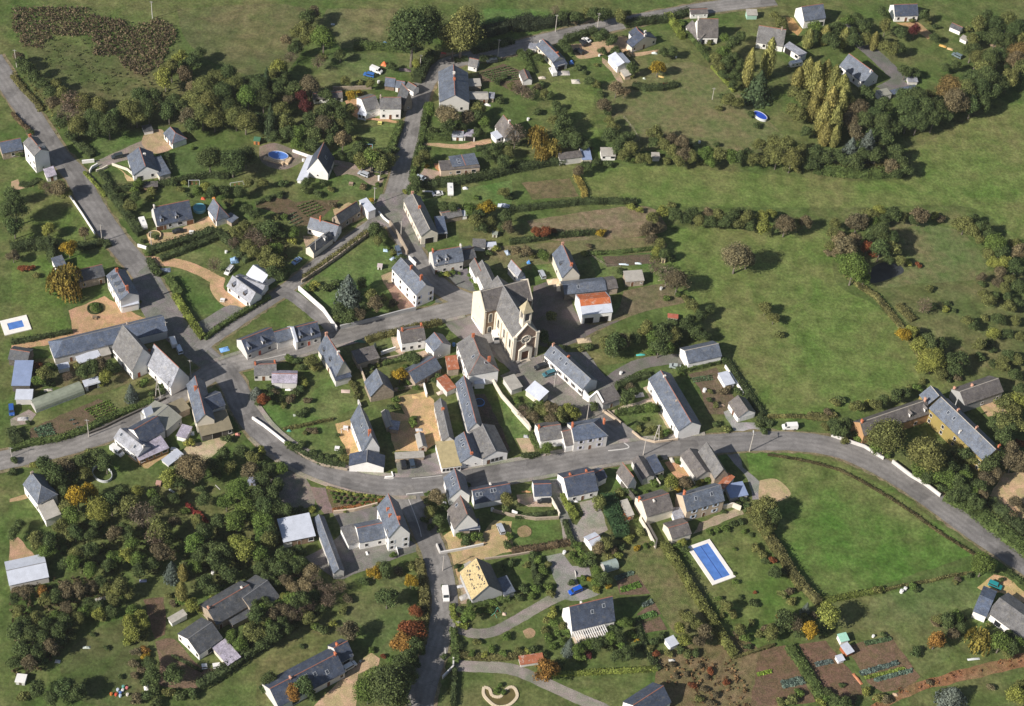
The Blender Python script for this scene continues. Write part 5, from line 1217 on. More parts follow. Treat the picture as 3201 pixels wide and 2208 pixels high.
h = H("house","white house with a blue slate gable roof at the street corner",(1565,1050),(1610,1215),(1775,1185),3.8,(1700,1140),"white","slate",f=".w.",ridge="red",sky=[(.3,.3),(.6,.3)],b=".")
H("house","wide blue slate house with four skylights and a red ridge",(1820,1260),(2125,1205),('w',6.5),3.0,2.6,"white","new",f=".g..w.",sky=[(.1,.3),(.2,.3),(.5,.35),(.58,.35)],ridge="red",ch=[(.55,.9,.8,"white")])
h = H("house","slate house with a round headed dormer and red ridge at the sandy yard",(1595,1320),(1650,1470),(1840,1420),4.2,(1750,1350),"white","brown",f=".w.",ridge="red",sky=[(.2,.3),(.4,.75)],b="..")
H("annex","",(1690,1490),(1860,1475),('w',3.5),2.6,0.8,"stone","new",t="mono",ridge=None,f=".G",parent=h)
T(0,1100)
h = H("house","pale slate cottage joined to a purple glazed veranda",(950,715),(1145,870),(1220,760),3.0,2.2,"white","pale",f="v.v.vw",ridge="grey",sky=[(.15,.3),(.75,.25)],ch=[(.98,.5,.7,"white")])
H("veranda","",(1160,905),(1400,800),('w',5.5),2.3,0.6,"orange","mauve",t="mono",ridge=None,f="WWWW",parent=h)
H("house","dark slate roofed house with red ridge between two white firewalls",(1180,760),(1370,650),('w',8),3.8,3.0,"white","new",f="",ridge="red")
h = H("barn","hipped green grey fibre roofed house with a white corner tower",(1385,650),(1508,545),('w',11.5),3.6,1.4,"grey","flat",f="..v",ridge="grey",cat="house")
H("turret","",(1215,545),(1275,520),('w',3),4.4,2.6,"white","tin",f=".v",parent=h,ridge=None)
H("shed","dirty fibre roofed lean-to right of the hipped fibre roof",(1465,520),(1575,470),('w',5),3.0,0.4,"stone","lichen",t="mono",ridge=None,cat="shed")
H("shed","narrow sheds with purple sheet roofs behind the fibre roofed house",(1470,700),(1545,720),(1520,610),2.0,0.3,"white","mauve",t="mono",ridge=None,cat="shed")
h = H("house","tall slate corner house with two joined roofs at the crossroads",(1555,275),(1635,590),(1780,560),5.2,3.4,"cream","slate",f="..w",b="",ridge="red",ch=[(.3,.35,2.0)])
H("wing","",(1710,505),(1872,440),('w',7),5.0,2.6,"pale","new",f="..v",parent=h,ridge="grey")
H("barn","low barn with a yellow lichened roof below the corner house",(1680,700),(1930,640),(1890,495),2.8,0.8,"dark","lichen",t="mono",ridge=None,f="...G..w",cat="barn")
H("shed","white corrugated sheet canopy lying by the sandy slope",(1400,945),(1520,855),(1460,820),0.9,0.4,"pale","tin",t="mono",ridge=None,cat="shed")
h = H("house","grey roofed house with a long white and orange front in the left gardens",(195,1105),(315,1265),(495,1215),4.4,(380,1170),"white","slate",f=".w..w",ridge="grey",t="hipB",ch=[(.02,.5,.9,"stone")])
H("annex","",(320,1285),(380,1400),(510,1360),3.4,0.3,"white","fibre",t="mono",ridge=None,f="",parent=h)
H("barn","blue grey corrugated shed at the left edge beside the polytunnel",(130,395),(262,395),('w',4),2.6,0.4,"pale","tin",t="mono",ridge=None,cat="barn")
H("barn","long blue tin barn at the left edge",(100,280),(245,280),('w',11),3.0,0.4,"dark","bluetin",t="mono",ridge=None,cat="barn")
H("barn","dark roofed barn by the sandy track at the left edge",(70,60),(225,85),('w',6),3.0,1.6,"dark","dark",cat="barn")
H("shed","white roofed open shelter beside the polytunnel",(710,290),(828,255),('w',2.6),2.4,0.2,"pale","tin",t="mono",ridge=None,f="G",cat="shed")
H("shed","small white roofed hut in the weedy yard",(490,150),(575,130),('w',2.2),1.8,0.3,"white","tin",t="mono",ridge=None,cat="shed")
h = H("greenhouse","long green arched polytunnel at the left",(300,500),(705,345),('w',5.2),0.6,2.2,"pale","flat",t="barrel",ridge=None,cat="greenhouse",oh=0)
h.roof.data.materials.clear(); h.roof.data.materials.append(MAT["greenhouse_film"]); h.roof.color = (0.3,0.33,0.26,1)
T(0,1608)
H("barn","tin barn with two grey sheet slopes at the left edge",(80,590),(402,520),('w',9),2.8,1.4,"pale","tin",cat="barn",ridge="grey")
T(100,1608)
T(0,1608)
h = H("house","dark roofed house with a bright white gable in the lower left",(1848,1030),(1655,1165),(1460,1010),3.0,2.6,"white","dark",f=".l.",b="w.w.w",ridge="grey")
H("right_wing","",(2120,830),(2322,685),('w',11),3.0,2.6,"stone","dark",parent=h,ridge="grey")
H("barn_wing","",(1800,915),(2140,715),('w',9),3.4,2.8,"stone","dark",f="d..w.",parent=h,ridge="red",ch=[(.0,.5,.9,"pink"),(.85,.55,.6,"white")])
H("annex","",(1895,1255),(1770,1110),('w',4.5),2.2,0.4,"cream","mauve",t="mono",ridge=None,parent=h)
H("shed","dark lean-to in front of the long dark roof",(1935,920),(2128,820),('w',4),2.2,0.3,"stone","dark",t="mono",ridge=None,cat="shed") 
H("shed","small grey roofed shed with a white end above the white gable",(1400,865),(1430,905),(1530,810),1.8,0.4,"white","fibre",t="mono",ridge=None,cat="shed")
T(800,1608)
h = H("farmhouse","very long low slate farmhouse with chimneys at the bottom edge",(190,1600),(740,1310),('w',9.5),3.0,3.2,"pale","new",f="..l.w..d.w",ridge="red",ch=[(.98,.5,1.2,"brick"),(.42,.25,.9,"white"),(.3,.5,.9,"pink")],sky=[(.5,.35),(.62,.3),(.78,.2)])
H("wing","",(700,1230),(808,1175),('w',7),3.0,3.0,"pale","new",f="l",parent=h,ridge="red",ch=[(.3,.6,1.2,"brick")])
T(1600,1608)
h = H("house","blue slate house with a white wooden pergola",(505,965),(855,880),('w',8.5),4.0,(815,685),"white","new",f="..l.l.w",a="w",ch=[(.3,.6,.9,"white")],sky=[(.5,.28),(.78,.35)],ridge="red")
H("greenhouse","small glass tunnel greenhouse beside the leek beds",(775,485),(890,450),('w',3.6),0.3,1.9,"pale","flat",t="barrel",ridge=None,cat="greenhouse",oh=0).roof.color = (0.3,0.36,0.34,1)
H("shed","small white garden shed with a slit in its roof",(1320,1105),(1382,1075),('w',3.0),1.9,0.4,"white","tin",t="mono",ridge=None,cat="shed")
H("shed","rusty striped hutch next to the orange tree",(75,1250),(262,1222),('w',2.6),1.4,0.6,"pale","rust",t="mono",ridge=None,cat="shed")
h = H("house","slate house with an orange ridge cut by the bottom border",(1075,1720),(1320,1560),(1130,1430),3.0,3.2,"white","new",ridge="red")
T(800,1608)
h = H("house","unfinished house with a bare yellow boarded roof slope and slates stacked on it",(1700,480),(1800,710),(2060,670),3.2,(1935,595),"blockwork","dark",ridge=None)
H("lean_to","",(2065,670),(2150,640),(2110,510),2.4,0.5,"grey","slate",t="mono",ridge=None,parent=h)
SITE = h
H("shed","small fibre roofed outhouse behind the unfinished house",(1735,420),(1770,470),(1810,440),2.4,0.4,"blockwork","fibre",t="mono",ridge=None,cat="shed")
T(2400,1608)
h = H("bungalow","long grey roofed bungalow with blue slate porch wing at the right edge",(1830,815),(2200,1090),(2330,900),3.0,2.4,"white","old",f="..l..w..l.",ridge=None,cat="bungalow")
H("wing","",(1710,805),(1815,850),(1960,670),3.2,1.8,"white","blue",f=".",parent=h,ridge=None)
H("shed","turquoise roofed garden shelter with junk on the lower right allotments",(610,1060),(672,1045),('w',2.6),1.8,0.3,"white",(lambda: "tin")(),t="mono",ridge=None,cat="shed").roof.color = (0.35,0.62,0.5,1)
H("shed","white tin hut joined to the turquoise shelter",(660,1165),(712,1140),('w',3.4),1.8,0.3,"rust","tin",t="mono",ridge=None,cat="shed")
H("shed","tiny white box hut on the brown allotment",(590,1225),(636,1210),('w',2.0),1.3,0.2,"white","tin",t="mono",ridge=None,cat="shed")
T(2400,1100)
h = H("manor_house","ivy clad manor house with a long silvery slate roof at the right",(1345,470),(1795,905),(1920,795),6.6,3.2,"ivy","slate",f="w.w.w.w.w/w.w.w.w.w",b="w",ch=[(.28,.6,1.6,"pink"),(.62,.6,1.6,"pink"),(.97,.8,2.0),(.52,.1,1.2,"white")],sky=[(.22,.3),(.33,.3)],ridge="pale")
H("left_wing","",(800,695),(1345,510),(1300,385),4.6,3.0,"orange","brown",f="....w.w.",dorm=[.72,.95],parent=h,ridge="pale",ch=[(.02,.5,1.2),(.98,.5,1.5,"pink")])
H("right_wing","",(1640,440),(1955,330),(1880,190),4.2,2.6,"grey","brown",f="..w.w",parent=h,ridge="pale",ch=[(.02,.9,1.2,"pink"),(.35,.6,1.2,"pink")])
H("corner_gable","",(1265,360),(1330,440),(1430,330),6.4,3.0,"ivy","slate",parent=h,ridge="pale")
T(1600,550)
h = H("house","blue slate farmhouse with a red ridge behind the church",(340,650),(420,845),(572,845),4.6,(485,760),"cream","slate",f=".w.",b=".v",ridge="red",dorm=[.55],ch=[(.02,.5,1.0,"pink"),(.92,.5,1.2)],dcol="dark")
H("barn","slate cowshed along the farmyard",(440,985),(785,950),('w',6.5),3.2,1.6,"dark","slate",f="...G.....",ridge=None,cat="barn",sky=[(.35,.3)])
H("barn","brown slate end of the cowshed with an orange corner",(785,945),(880,930),('w',6),3.0,1.4,"beige","brown",ridge=None,cat="barn")
h = H("barn","open iron barn with a roof half rust red and half white",(585,1155),(835,1130),('w',10),4.6,2.4,"white","tin",f="GG",ridge=None,cat="barn")
IRON = h
H("shed","small stone hut with a fibre roof and black door behind the farmyard",(950,880),(1097,870),('w',4.6),2.6,0.8,"stone","fibre",t="mono",ridge=None,f=".d.v",cat="shed")
T(1400,800,0.188)
H("cottage","narrow pale roofed cottage standing behind the church",(1005,165),(1165,340),(1300,345),4.0,2.2,"pale","pale",ridge="red",cat="cottage",f=".w")
H("shed","small grey lean-to in the shade of the church",(1160,470),(1300,460),('w',5),2.4,0.4,"stone","slate",t="mono",ridge=None,cat="shed")
# ---- second slopes whose covering differs from the rest of the roof
def overlay_slope(hz,s0,s1,x0,x1,side,mat,col,name="roof_panel",dz=0.23):
 v = hz.v; F = hz.F
 def P(x,s):
  y = (s*v.w/2) if side == 0 else v.w-s*v.w/2
  return F(x*v.L,y,v.h+v.rise*s+dz)
 lo = [P(x0,s0),P(x1,s0),P(x1,s1),P(x0,s1)]
 b = MB().poly([p+Vector((0,0,0.05)) for p in lo]+lo,[[0,1,2,3],[7,6,5,4],[0,4,5,1],[1,5,6,2],[2,6,7,3],[3,7,4,0]])
 me = b.mesh(name); me.uv_layers.new(name="UV")
 return link(name,me,MAT[mat],hz.root,col)
overlay_slope(IRON,0.0,0.99,0.02,0.98,1,"rusty_sheet",(0.45,0.13,0.05),"rusty_roof_sheets")
overlay_slope(IRON,0.55,0.99,0.0,1.0,0,"rusty_sheet",(0.45,0.13,0.05),"rusty_roof_sheets")
overlay_slope(SITE,-0.05,0.99,0.0,1.0,0,"wood",(0.44,0.35,0.19),"roof_boarding",0.24)
random.seed(5)
for i in range(34):
 x,s = random.uniform(0.12,0.85),random.uniform(0.15,0.9)
 overlay_slope(SITE,s,s+random.uniform(0.04,0.09),x,x+random.uniform(0.015,0.06),0,"plain",(0.05,0.05,0.06),"slate_pile",0.31)
# ================================================================ THE CHURCH
T(1400,800,0.188)
hc = 11.2
nv = frame_of((810,885),(1100,1370),(1508,1290),hc)
root = empty("church",nv.F(nv.L/2,nv.w/2,0),"stone village church with transept, rose window and small yellow bell turret","church")
CH = House(); CH.root,CH.org = root,nv.F(nv.L/2,nv.w/2,0); org = CH.org
tw = 10.4                                     # transept breadth, behind the nave start
nv2 = Vol(); nv2.__dict__.update(nv.__dict__); nv2.a = nv.a-nv.ex*tw; nv2.L = nv.L+tw; nv2.F = lambda x,y,z: nv2.a+nv2.ex*x+nv2.ey*y+Vector((0,0,z))
build_volume(root,org,nv2,5.0,"gable","cream","old","grey",0.3,"nave_wall","nave_roof")
def side_proj(p,hh):                          # distance of an eave point from the nave axis line
 q = at(*p,hh); q.z = 0; return (q-nv.a).dot(nv.ey)
yl = side_proj((620,920),hc); yr = side_proj((1412,755),hc)
tv = Vol(); tv.ex,tv.ey,tv.L,tv.w,tv.h = nv.ey,nv.ex,yr-yl,tw,hc-0.05
tv.a = nv.a-nv.ex*tw+nv.ey*yl; tv.F = lambda x,y,z: tv.a+tv.ex*x+tv.ey*y+Vector((0,0,z))
build_volume(root,org,tv,4.9,"gable","brown","brown","pale",0.25,"transept_wall","transept_roof")
WT = (0.68,0.62,0.52); BR = (0.26,0.185,0.145)
FN = lambda x,y,z: nv.F(x,y,z)-org
FT = lambda x,y,z: tv.F(x,y,z)-org
L,w = nv.L,nv.w
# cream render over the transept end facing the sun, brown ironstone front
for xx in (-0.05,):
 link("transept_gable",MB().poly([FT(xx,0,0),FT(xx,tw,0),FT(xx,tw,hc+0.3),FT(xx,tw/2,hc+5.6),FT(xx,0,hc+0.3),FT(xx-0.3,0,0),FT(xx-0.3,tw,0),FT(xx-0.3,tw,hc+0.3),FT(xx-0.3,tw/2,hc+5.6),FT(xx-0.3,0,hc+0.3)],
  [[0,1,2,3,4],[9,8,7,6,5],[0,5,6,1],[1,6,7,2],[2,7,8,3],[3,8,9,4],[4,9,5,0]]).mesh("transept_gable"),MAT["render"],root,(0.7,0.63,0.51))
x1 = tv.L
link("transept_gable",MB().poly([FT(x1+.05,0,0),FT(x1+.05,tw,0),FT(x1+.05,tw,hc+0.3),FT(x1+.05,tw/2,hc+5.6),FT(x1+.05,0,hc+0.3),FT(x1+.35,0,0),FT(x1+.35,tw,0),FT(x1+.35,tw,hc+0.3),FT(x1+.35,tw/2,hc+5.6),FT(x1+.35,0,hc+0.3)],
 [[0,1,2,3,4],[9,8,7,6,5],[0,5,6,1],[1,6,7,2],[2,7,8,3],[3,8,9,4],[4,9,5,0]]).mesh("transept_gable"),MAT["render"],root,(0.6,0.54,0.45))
# west front: brown stone sheet, white quoins, raking copings, cornice bands
fx = L+0.02
link("west_front",MB().poly([FN(fx,0,0),FN(fx,w,0),FN(fx,w,hc),FN(fx,w/2,hc+5.5),FN(fx,0,hc),FN(fx+.35,0,0),FN(fx+.35,w,0),FN(fx+.35,w,hc),FN(fx+.35,w/2,hc+5.5),FN(fx+.35,0,hc)],
 [[0,1,2,3,4],[9,8,7,6,5],[0,5,6,1],[1,6,7,2],[2,7,8,3],[3,8,9,4],[4,9,5,0]]).mesh("west_front"),MAT["stone"],root,BR)
for y0 in (-0.35,w-0.75):
 link("buttress",MB().box(fx+.1,fx+.75,y0,y0+1.1,0,hc+0.2,FN).box(fx+.05,fx+.85,y0-.1,y0+1.2,hc+0.2,hc+0.9,FN).mesh("buttress"),MAT["render"],root,WT)
def raking(y0,y1):
 return MB().poly([FN(a,y0,hc+0.35) for a in (fx-.15,fx+.6)]+[FN(a,y1,hc+5.85) for a in (fx+.6,fx-.15)]+[FN(a,y0,hc-.25) for a in (fx-.15,fx+.6)]+[FN(a,y1,hc+5.3) for a in (fx+.6,fx-.15)],
  [[0,1,2,3],[7,6,5,4],[0,4,5,1],[1,5,6,2],[2,6,7,3],[3,7,4,0]])
link("coping",raking(0,w/2-.01).mesh("coping"),MAT["render"],root,WT); link("coping",raking(w,w/2+.01).mesh("coping"),MAT["render"],root,WT)
link("cornice",MB().box(fx+.3,fx+.55,0.7,w-0.7,hc-1.6,hc-1.3,FN).mesh("cornice"),MAT["render"],root,WT)
# portal with arch and brown doors
yc = w/2; pt = MB()
for s in (-1,1): pt.box(fx+.3,fx+1.1,yc+s*1.95-.55,yc+s*1.95+.55,0,5.0,FN)
pt.box(fx+.32,fx+1.08,yc-1.45,yc+1.45,4.35,5.0,FN); pt.poly([FN(fx+.3,yc-2.7,5),FN(fx+.3,yc+2.7,5),FN(fx+.3,yc,6.9),FN(fx+1.15,yc-2.7,5),FN(fx+1.15,yc+2.7,5),FN(fx+1.15,yc,6.9)],[[0,1,2],[5,4,3],[0,3,4,1],[1,4,5,2],[2,5,3,0]])
po = link("portal",pt.mesh("portal"),MAT["render"],root,WT)
arch = [FN(fx+.42,yc+1.35*math.cos(t),3.1+1.3*math.sin(t)) for t in [math.pi*i/10 for i in range(11)]]
link("door_leaf",MB().poly([FN(fx+.42,yc+1.35,0.3),*arch,FN(fx+.42,yc-1.35,0.3)],[list(range(13))]).mesh("door_leaf",fix=False),MAT["wood"],po,(0.16,0.075,0.05))
link("steps",MB().box(fx+1.1,fx+2.4,yc-1.7,yc+1.7,0,0.3,FN).mesh("steps"),MAT["render"],root,(0.5,0.44,0.36))
# rose window
rw = MB(); rr = 1.55
R_ = lambda x,y,z: FN(fx+.36+z,yc+x,9.6+y)
rw.ring(rr,rr,0,0.25,0.38,28,R_)
rose = link("rose_window",rw.mesh("rose_window"),MAT["render"],root,WT)
link("pane",MB().disc(rr,rr,0.04,28,R_).mesh("pane",fix=False),MAT["window_glass"],rose,(0.10,0.11,0.12))
tr = MB()
for k in range(4):
 c,s = math.cos(k*math.pi/4),math.sin(k*math.pi/4); tr.tube(R_(-rr*c,-rr*s,0.1),R_(rr*c,rr*s,0.1),0.07,0.07,5)
tr.ring(0.55,0.55,0.03,0.16,0.12,16,R_); link("tracery",tr.mesh("tracery"),MAT["render"],rose,WT)
st = MB().tube(FN(fx+.75,yc,6.9),FN(fx+.75,yc,8.3),0.28,0.16,8); st.box(fx+.5,fx+1.0,yc-.25,yc+.25,6.7,6.95,FN); link("gable_statue",st.mesh("gable_statue"),MAT["render"],root,WT)
def arched(F,wd,z0,z1,px,nx,label="window"):
 """round headed window: F(a, z, d): a along the wall, z up, d outwards"""
 n = 8; pts = [(-wd/2,z0),(wd/2,z0)]+[(wd/2*math.cos(math.pi*i/n),z1+wd/2*math.sin(math.pi*i/n)) for i in range(n+1)]
 big = [(-wd/2-.28,z0-.2),(wd/2+.28,z0-.2)]+[((wd/2+.28)*math.cos(math.pi*i/n),z1+(wd/2+.28)*math.sin(math.pi*i/n)) for i in range(n+1)]
 m = len(pts); b = MB().poly([F(a,z,0.03) for a,z in big]+[F(a,z,0.12) for a,z in big],[list(range(m)),list(range(2*m-1,m-1,-1))]+[[i,(i+1) % m,m+(i+1) % m,m+i] for i in range(m)])
 fr = link("window",b.mesh("window"),MAT["render"],root,WT)
 link("pane",MB().poly([F(a,z,0.15) for a,z in pts],[list(range(m))]).mesh("pane",fix=False),MAT["window_glass"],fr,(0.05,0.055,0.06))
xm = -yl/2
arched(lambda a,z,d: FT(xm+a,tw+d,z),1.1,5.6,9.0,0,0); arched(lambda a,z,d: FT(xm+a,tw+d,z),1.3,0.6,2.5,0,0)
for k in range(3): arched(lambda a,z,d,k=k: FN((k+.5)/3*L+a,-d,z),1.1,4.4,7.8,0,0)
for k in range(3): arched(lambda a,z,d,k=k: FN((k+.5)/3*L+a,w+d,z),1.1,4.4,7.8,0,0)
for k in range(4): link("buttress",MB().box(k/3*(L-.8),k/3*(L-.8)+.7,-0.5,0.05,0,9.6,FN).mesh("buttress"),MAT["render"],root,WT)
link("quoin",MB().box(-0.32,0.35,tw-.35,tw+.16,0,hc+.2,FT).mesh("quoin"),MAT["render"],root,WT)
# clock on the transept end
ck = lambda x,y,z: FT(-0.36-z,tw/2+x,9.6+y)
cl = link("clock",MB().ring(0.75,0.75,0,0.12,0.14,24,ck).mesh("clock"),MAT["paint"],root,(0.5,0.5,0.52))
link("clock_face",MB().disc(0.75,0.75,0.05,24,ck).mesh("clock_face",fix=False),MAT["paint"],cl,(0.62,0.6,0.56))
# bell turret
tx = L-1.7
tt = MB().box(tx-1.5,tx+1.5,yc-1.5,yc+1.5,hc+2.6,hc+6.6,FN)
for sx in (-1,1):
 for sy in (-1,1): tt.box(tx+sx*1.25-.3,tx+sx*1.25+.3,yc+sy*1.25-.3,yc+sy*1.25+.3,hc+6.6,hc+10.2,FN)
tt.box(tx-1.6,tx+1.6,yc-1.6,yc+1.6,hc+10.2,hc+10.7,FN)
bt = link("bell_turret",tt.mesh("bell_turret"),MAT["render"],root,WT)
link("bell_chamber",MB().box(tx-1.0,tx+1.0,yc-1.0,yc+1.0,hc+6.6,hc+10.2,FN).mesh("bell_chamber"),MAT["plain"],bt,(0.1,0.1,0.11))
link("spire",MB().poly([FN(tx-1.9,yc-1.9,hc+10.7),FN(tx+1.9,yc-1.9,hc+10.7),FN(tx+1.9,yc+1.9,hc+10.7),FN(tx-1.9,yc+1.9,hc+10.7),FN(tx,yc,hc+15.2)],[[0,1,4],[1,2,4],[2,3,4],[3,0,4],[3,2,1,0]]).mesh("spire"),MAT["fibre_cement"],bt,(0.4,0.35,0.24))
link("finial",MB().tube(FN(tx,yc,hc+15.1),FN(tx,yc,hc+16.2),0.1,0.05,6).mesh("finial"),MAT["render"],bt,WT)
wall_line([(430,945),(395,1040),(560,1290),(610,1290)],0.5,0.3,"white","low white kerb wall around the church transept","kerb_wall")

# ================================================================ VEGETATION
T(0,0)
random.seed(21)
scrub("undergrowth",[(100,70),(720,70),(760,130),(1000,170),(1110,225),(1300,160),(1460,240),(1475,330),(1400,430),(1330,560),(1180,640),(1050,590),(950,470),(770,470),(760,310),(440,300),(350,410),(200,390),(100,250)],1.5,0.55,(0.155,0.125,0.08),"dense brown thicket of bracken and bare saplings at the top left","thicket",1.7)
scrub("undergrowth",[(400,330),(760,330),(900,560),(1300,660),(1520,800),(1100,860),(800,780),(600,700),(330,560)],0.10,0.6,(0.085,0.105,0.04),"low green weeds and tussocks in the rough pasture","tussocks",0.7)
grove("in the thicket edge at the top left","600 860 95 n|700 850 100 o|560 960 90 n|640 1040 90 o|820 880 90 o|780 980 90 d|760 1080 70 d|900 1030 90 d|960 960 80 d|1000 1050 70 d|1080 900 100 o|1160 800 90 d|1130 960 90 o|1230 900 90 d|1280 800 80 d")
grove("on the bank above the left road","180 520 60 d|230 580 65 d|300 640 65 d|360 700 65 d|420 770 70 d|440 850 60 k|470 700 60 o|520 780 65 o|150 470 50 k|510 1000 70 d|590 1130 60 d")
hedge([(105,640),(200,760),(300,860),(340,930)],2.2,1.2,HC["o"],"yellowish bank hedge along the left road")
scrub("verge_grass",[(100,560),(200,640),(330,780),(420,900),(520,1110),(470,1130),(380,960),(240,800),(100,650)],0.5,0.5,(0.17,0.16,0.05),"tall yellow verge grass beside the left road","verge grass",0.5)
grove("between the thicket and the slate garage","1370 640 85 l|1420 560 90 o|1500 470 70 l|1590 520 80 d|1650 440 70 d|1540 620 80 k|1600 720 60 t|1700 720 110 o|1620 830 110 o|1740 860 100 o|1800 650 90 o|1680 950 100 o|1780 980 90 o|1850 760 90 d|1900 620 85 d|1950 700 90 o|1880 880 90 d|1960 960 100 o|2060 800 100 g|2040 1000 100 o|2090 660 60 d|1400 920 80 d|1500 900 80 d|1590 1040 70 d|1450 840 70 d|1570 970 80 k")
tree(1740,1310,110,'d',"large dark green round tree beside the long hedge, left of its twin","pair of dark garden trees")
tree(1930,1330,125,'d',"very large dark green round tree right of its smaller twin","pair of dark garden trees")
tree(2040,1290,90,'d',"dark green tree right behind the very large round one","pair of dark garden trees")
hedge([(600,1150),(680,1230),(770,1310)],2.6,2.2,HC["d"],"short dark hedge beside the entrance walls")
hedge([(840,1440),(900,1530),(930,1600)],2.0,1.6,HC["d"],"dark clipped hedge below the cream entrance wall")
hedge([(700,1440),(850,1600),(870,1640)],1.2,1.0,HC["l"],"light green verge hedge along the left road")
hedge([(930,1600),(1100,1570),(1400,1530),(1720,1470),(1900,1480)],2.4,2.0,HC["d"],"long dark hedge behind the white gabled house")
hedge([(1390,1290),(1400,1400),(1420,1440)],1.6,1.8,HC["d"],"short dark hedge beside the lean-to")
grove("around the tall grey house","360 1540 50 o|420 1570 60 n|500 1560 80 t|540 1600 60 o|160 1280 40 d|250 1100 40 d|1380 1330 35 d|1600 1230 25 g|1720 1560 60 l|1640 1590 50 g|1500 1575 40 o")
hedge([(165,1535),(240,1545),(330,1500)],3.0,0.8,HC["d"],"low dark hedge panels beside the sandy path")
hedge([(105,950),(180,1040),(250,1090)],1.6,1.2,HC["b"],"thin brown hedge left of the left road")
pole(140,560,"thin pale pole on the bank at the left edge"); pole(1268,155,"white pole in the far field above the thicket",col=(0.6,0.58,0.55))
T(800,0)
grove("beyond the paddock at the top","430 130 75 d|480 100 60 k|400 230 70 o|330 270 60 o|420 330 70 o|330 400 60 d|250 330 50 t|480 260 60 o|290 480 50 n|200 550 80 l|230 620 60 d|520 520 60 n|560 480 50 o|160 620 60 o")
tree(560,310,105,'g',"tall rounded dark tree standing alone behind the paddock","lone trees",hf=1.3)
tree(700,450,48,'d',"small dark bush over a white object in the paddock","lone trees")
tree(1300,260,190,'d',"huge spreading cedar like tree at the top centre, left one","two giant trees")
tree(1430,160,130,'d',"dark crown behind the left giant tree at the top","two giant trees")
tree(1210,200,110,'o',"olive crown left of the giant trees at the top border","two giant trees")
tree(1710,250,180,'o',"huge pale olive tree above the road bend","two giant trees")
tree(1770,140,120,'o',"upper part of the pale giant tree at the top border","two giant trees")
tree(1640,330,110,'o',"lower left crown beside the pale giant tree","two giant trees")
hedge([(815,400),(1000,405),(1150,420),(1320,430)],3.0,3.0,HC["g"],"clipped green hedge below the left giant tree")
hedge([(1480,470),(1400,560),(1370,620),(1340,690)],5,3.4,HC["d"],"dark roadside hedge left of the road bend")
hedge([(1860,300),(2128,230),(2300,180)],6,3.5,(0.045,0.06,0.035),"dark belt of trees beside the top road")
hedge([(1800,440),(2000,390),(2140,350)],3.5,2.0,HC["d"],"dark verge hedge at the road bend")
tree(90,655,62,'c',"dark spruce left of the reddish tree","conifers in the dark garden",hf=1.9)
tree(125,990,84,'c',"tallest dark conifer of the wooded garden","conifers in the dark garden",hf=1.9)
grove("in the wooded garden behind the oval pool","60 820 90 d|20 700 90 d|210 900 80 o|240 1000 80 o|270 840 60 k|30 980 70 d|260 1110 70 d|360 1100 75 g|340 1200 60 g|440 1000 80 d|330 740 80 d|560 930 80 d|640 880 80 d|700 950 70 d|560 1030 90 k|480 1110 80 d|480 1200 70 d|620 1060 70 d|700 1040 60 o|620 1150 60 d|180 740 70 d|220 690 60 d|580 780 60 d|760 1050 60 d|780 900 55 o|150 1130 50 d")
tree(450,700,95,'k',"rounded brown tree above the dark red one","autumn trees")
tree(415,880,65,'p',"narrow dark red tree in the wooded garden","autumn trees",hf=1.6)
tree(385,800,55,'p',"small dark red crown left behind the red tree","autumn trees")
tree(720,1160,75,'t',"pale tan tree above the white gabled house","autumn trees")
grove("along the street below the bright lawn","880 1340 80 o|960 1320 85 g|1040 1350 85 o|1110 1330 75 o|860 1240 70 d|820 1300 60 d|1000 1280 60 o|1090 1270 60 d|900 1180 45 g|1150 1240 45 d|840 1150 40 o|880 1390 35 l|700 1290 50 d")
hedge([(1205,1030),(1170,1130),(1120,1260),(1080,1420)],3.0,2.0,HC["g"],"clipped hedge along the street beside the bright lawn")
hedge([(1430,870),(1400,1000),(1380,1150),(1330,1330),(1300,1480)],2.6,1.6,HC["g"],"green hedge on the right of the upper street")
hedge([(1410,1140),(1500,1150),(1620,1160)],3.5,1.6,HC["g"],"trimmed hedge beside the white hut")
grove("around the garden of the big street slate house","1450 900 55 g|1470 1080 45 d|1600 1060 70 d|1700 1060 60 d|1760 970 70 k|1830 960 70 d|1400 1290 50 o|1350 1340 50 o|1440 1340 45 g|1320 1500 55 d|1520 1480 28 o|1850 900 60 o|1900 1030 50 d|1390 1240 40 d|1900 1010 60 g|1840 1100 50 d|1920 1290 55 d|2050 1340 70 d|1990 1240 60 d|2100 1260 60 o")
tree(1590,960,105,'t',"large tan tree covering the gable of the big street slate house","autumn trees")
tree(1417,1380,24,'y',"tiny yellow columnar bush beside the beige house","autumn trees",hf=1.7)
tree(185,570,70,'l',"yellowish green tree at the paddock corner","autumn trees")
hedge([(1830,1250),(2000,1230),(2140,1200),(2260,1200)],2.6,1.6,HC["d"],"low hedge in front of the white cottage")
hedge([(1360,1560),(1600,1530),(1900,1480),(2128,1420),(2400,1370),(2560,1350)],4.0,2.4,HC["d"],"very long dark clipped hedge running to the meadow")
hedge([(1650,510),(1760,500)],2.5,1.6,HC["d"],"small dark hedge left of the gabled hut")
hedge([(1860,500),(2000,500),(2010,520)],3.0,1.6,HC["d"],"small dark hedge right of the gabled hut")
wall_line([(640,750),(960,742)],1.6,0.35,"stone","long low stone wall behind the white farmhouse")
wall_line([(305,1265),(465,1320)],1.2,0.3,"white","white garden wall from the pool to the tall gable")
rows("vegetable_rows",[(1850,610),(2100,545),(2270,660),(1990,690)],7,(0.1,0.16,0.06),"leafy rows in the striped kitchen garden",0.5,0.45)
grove("along the top street kitchen garden","2010 680 40 d|2060 640 35 d|2128 720 50 o|1700 640 35 d|1830 850 45 d|1790 850 35 d|2030 830 45 d")
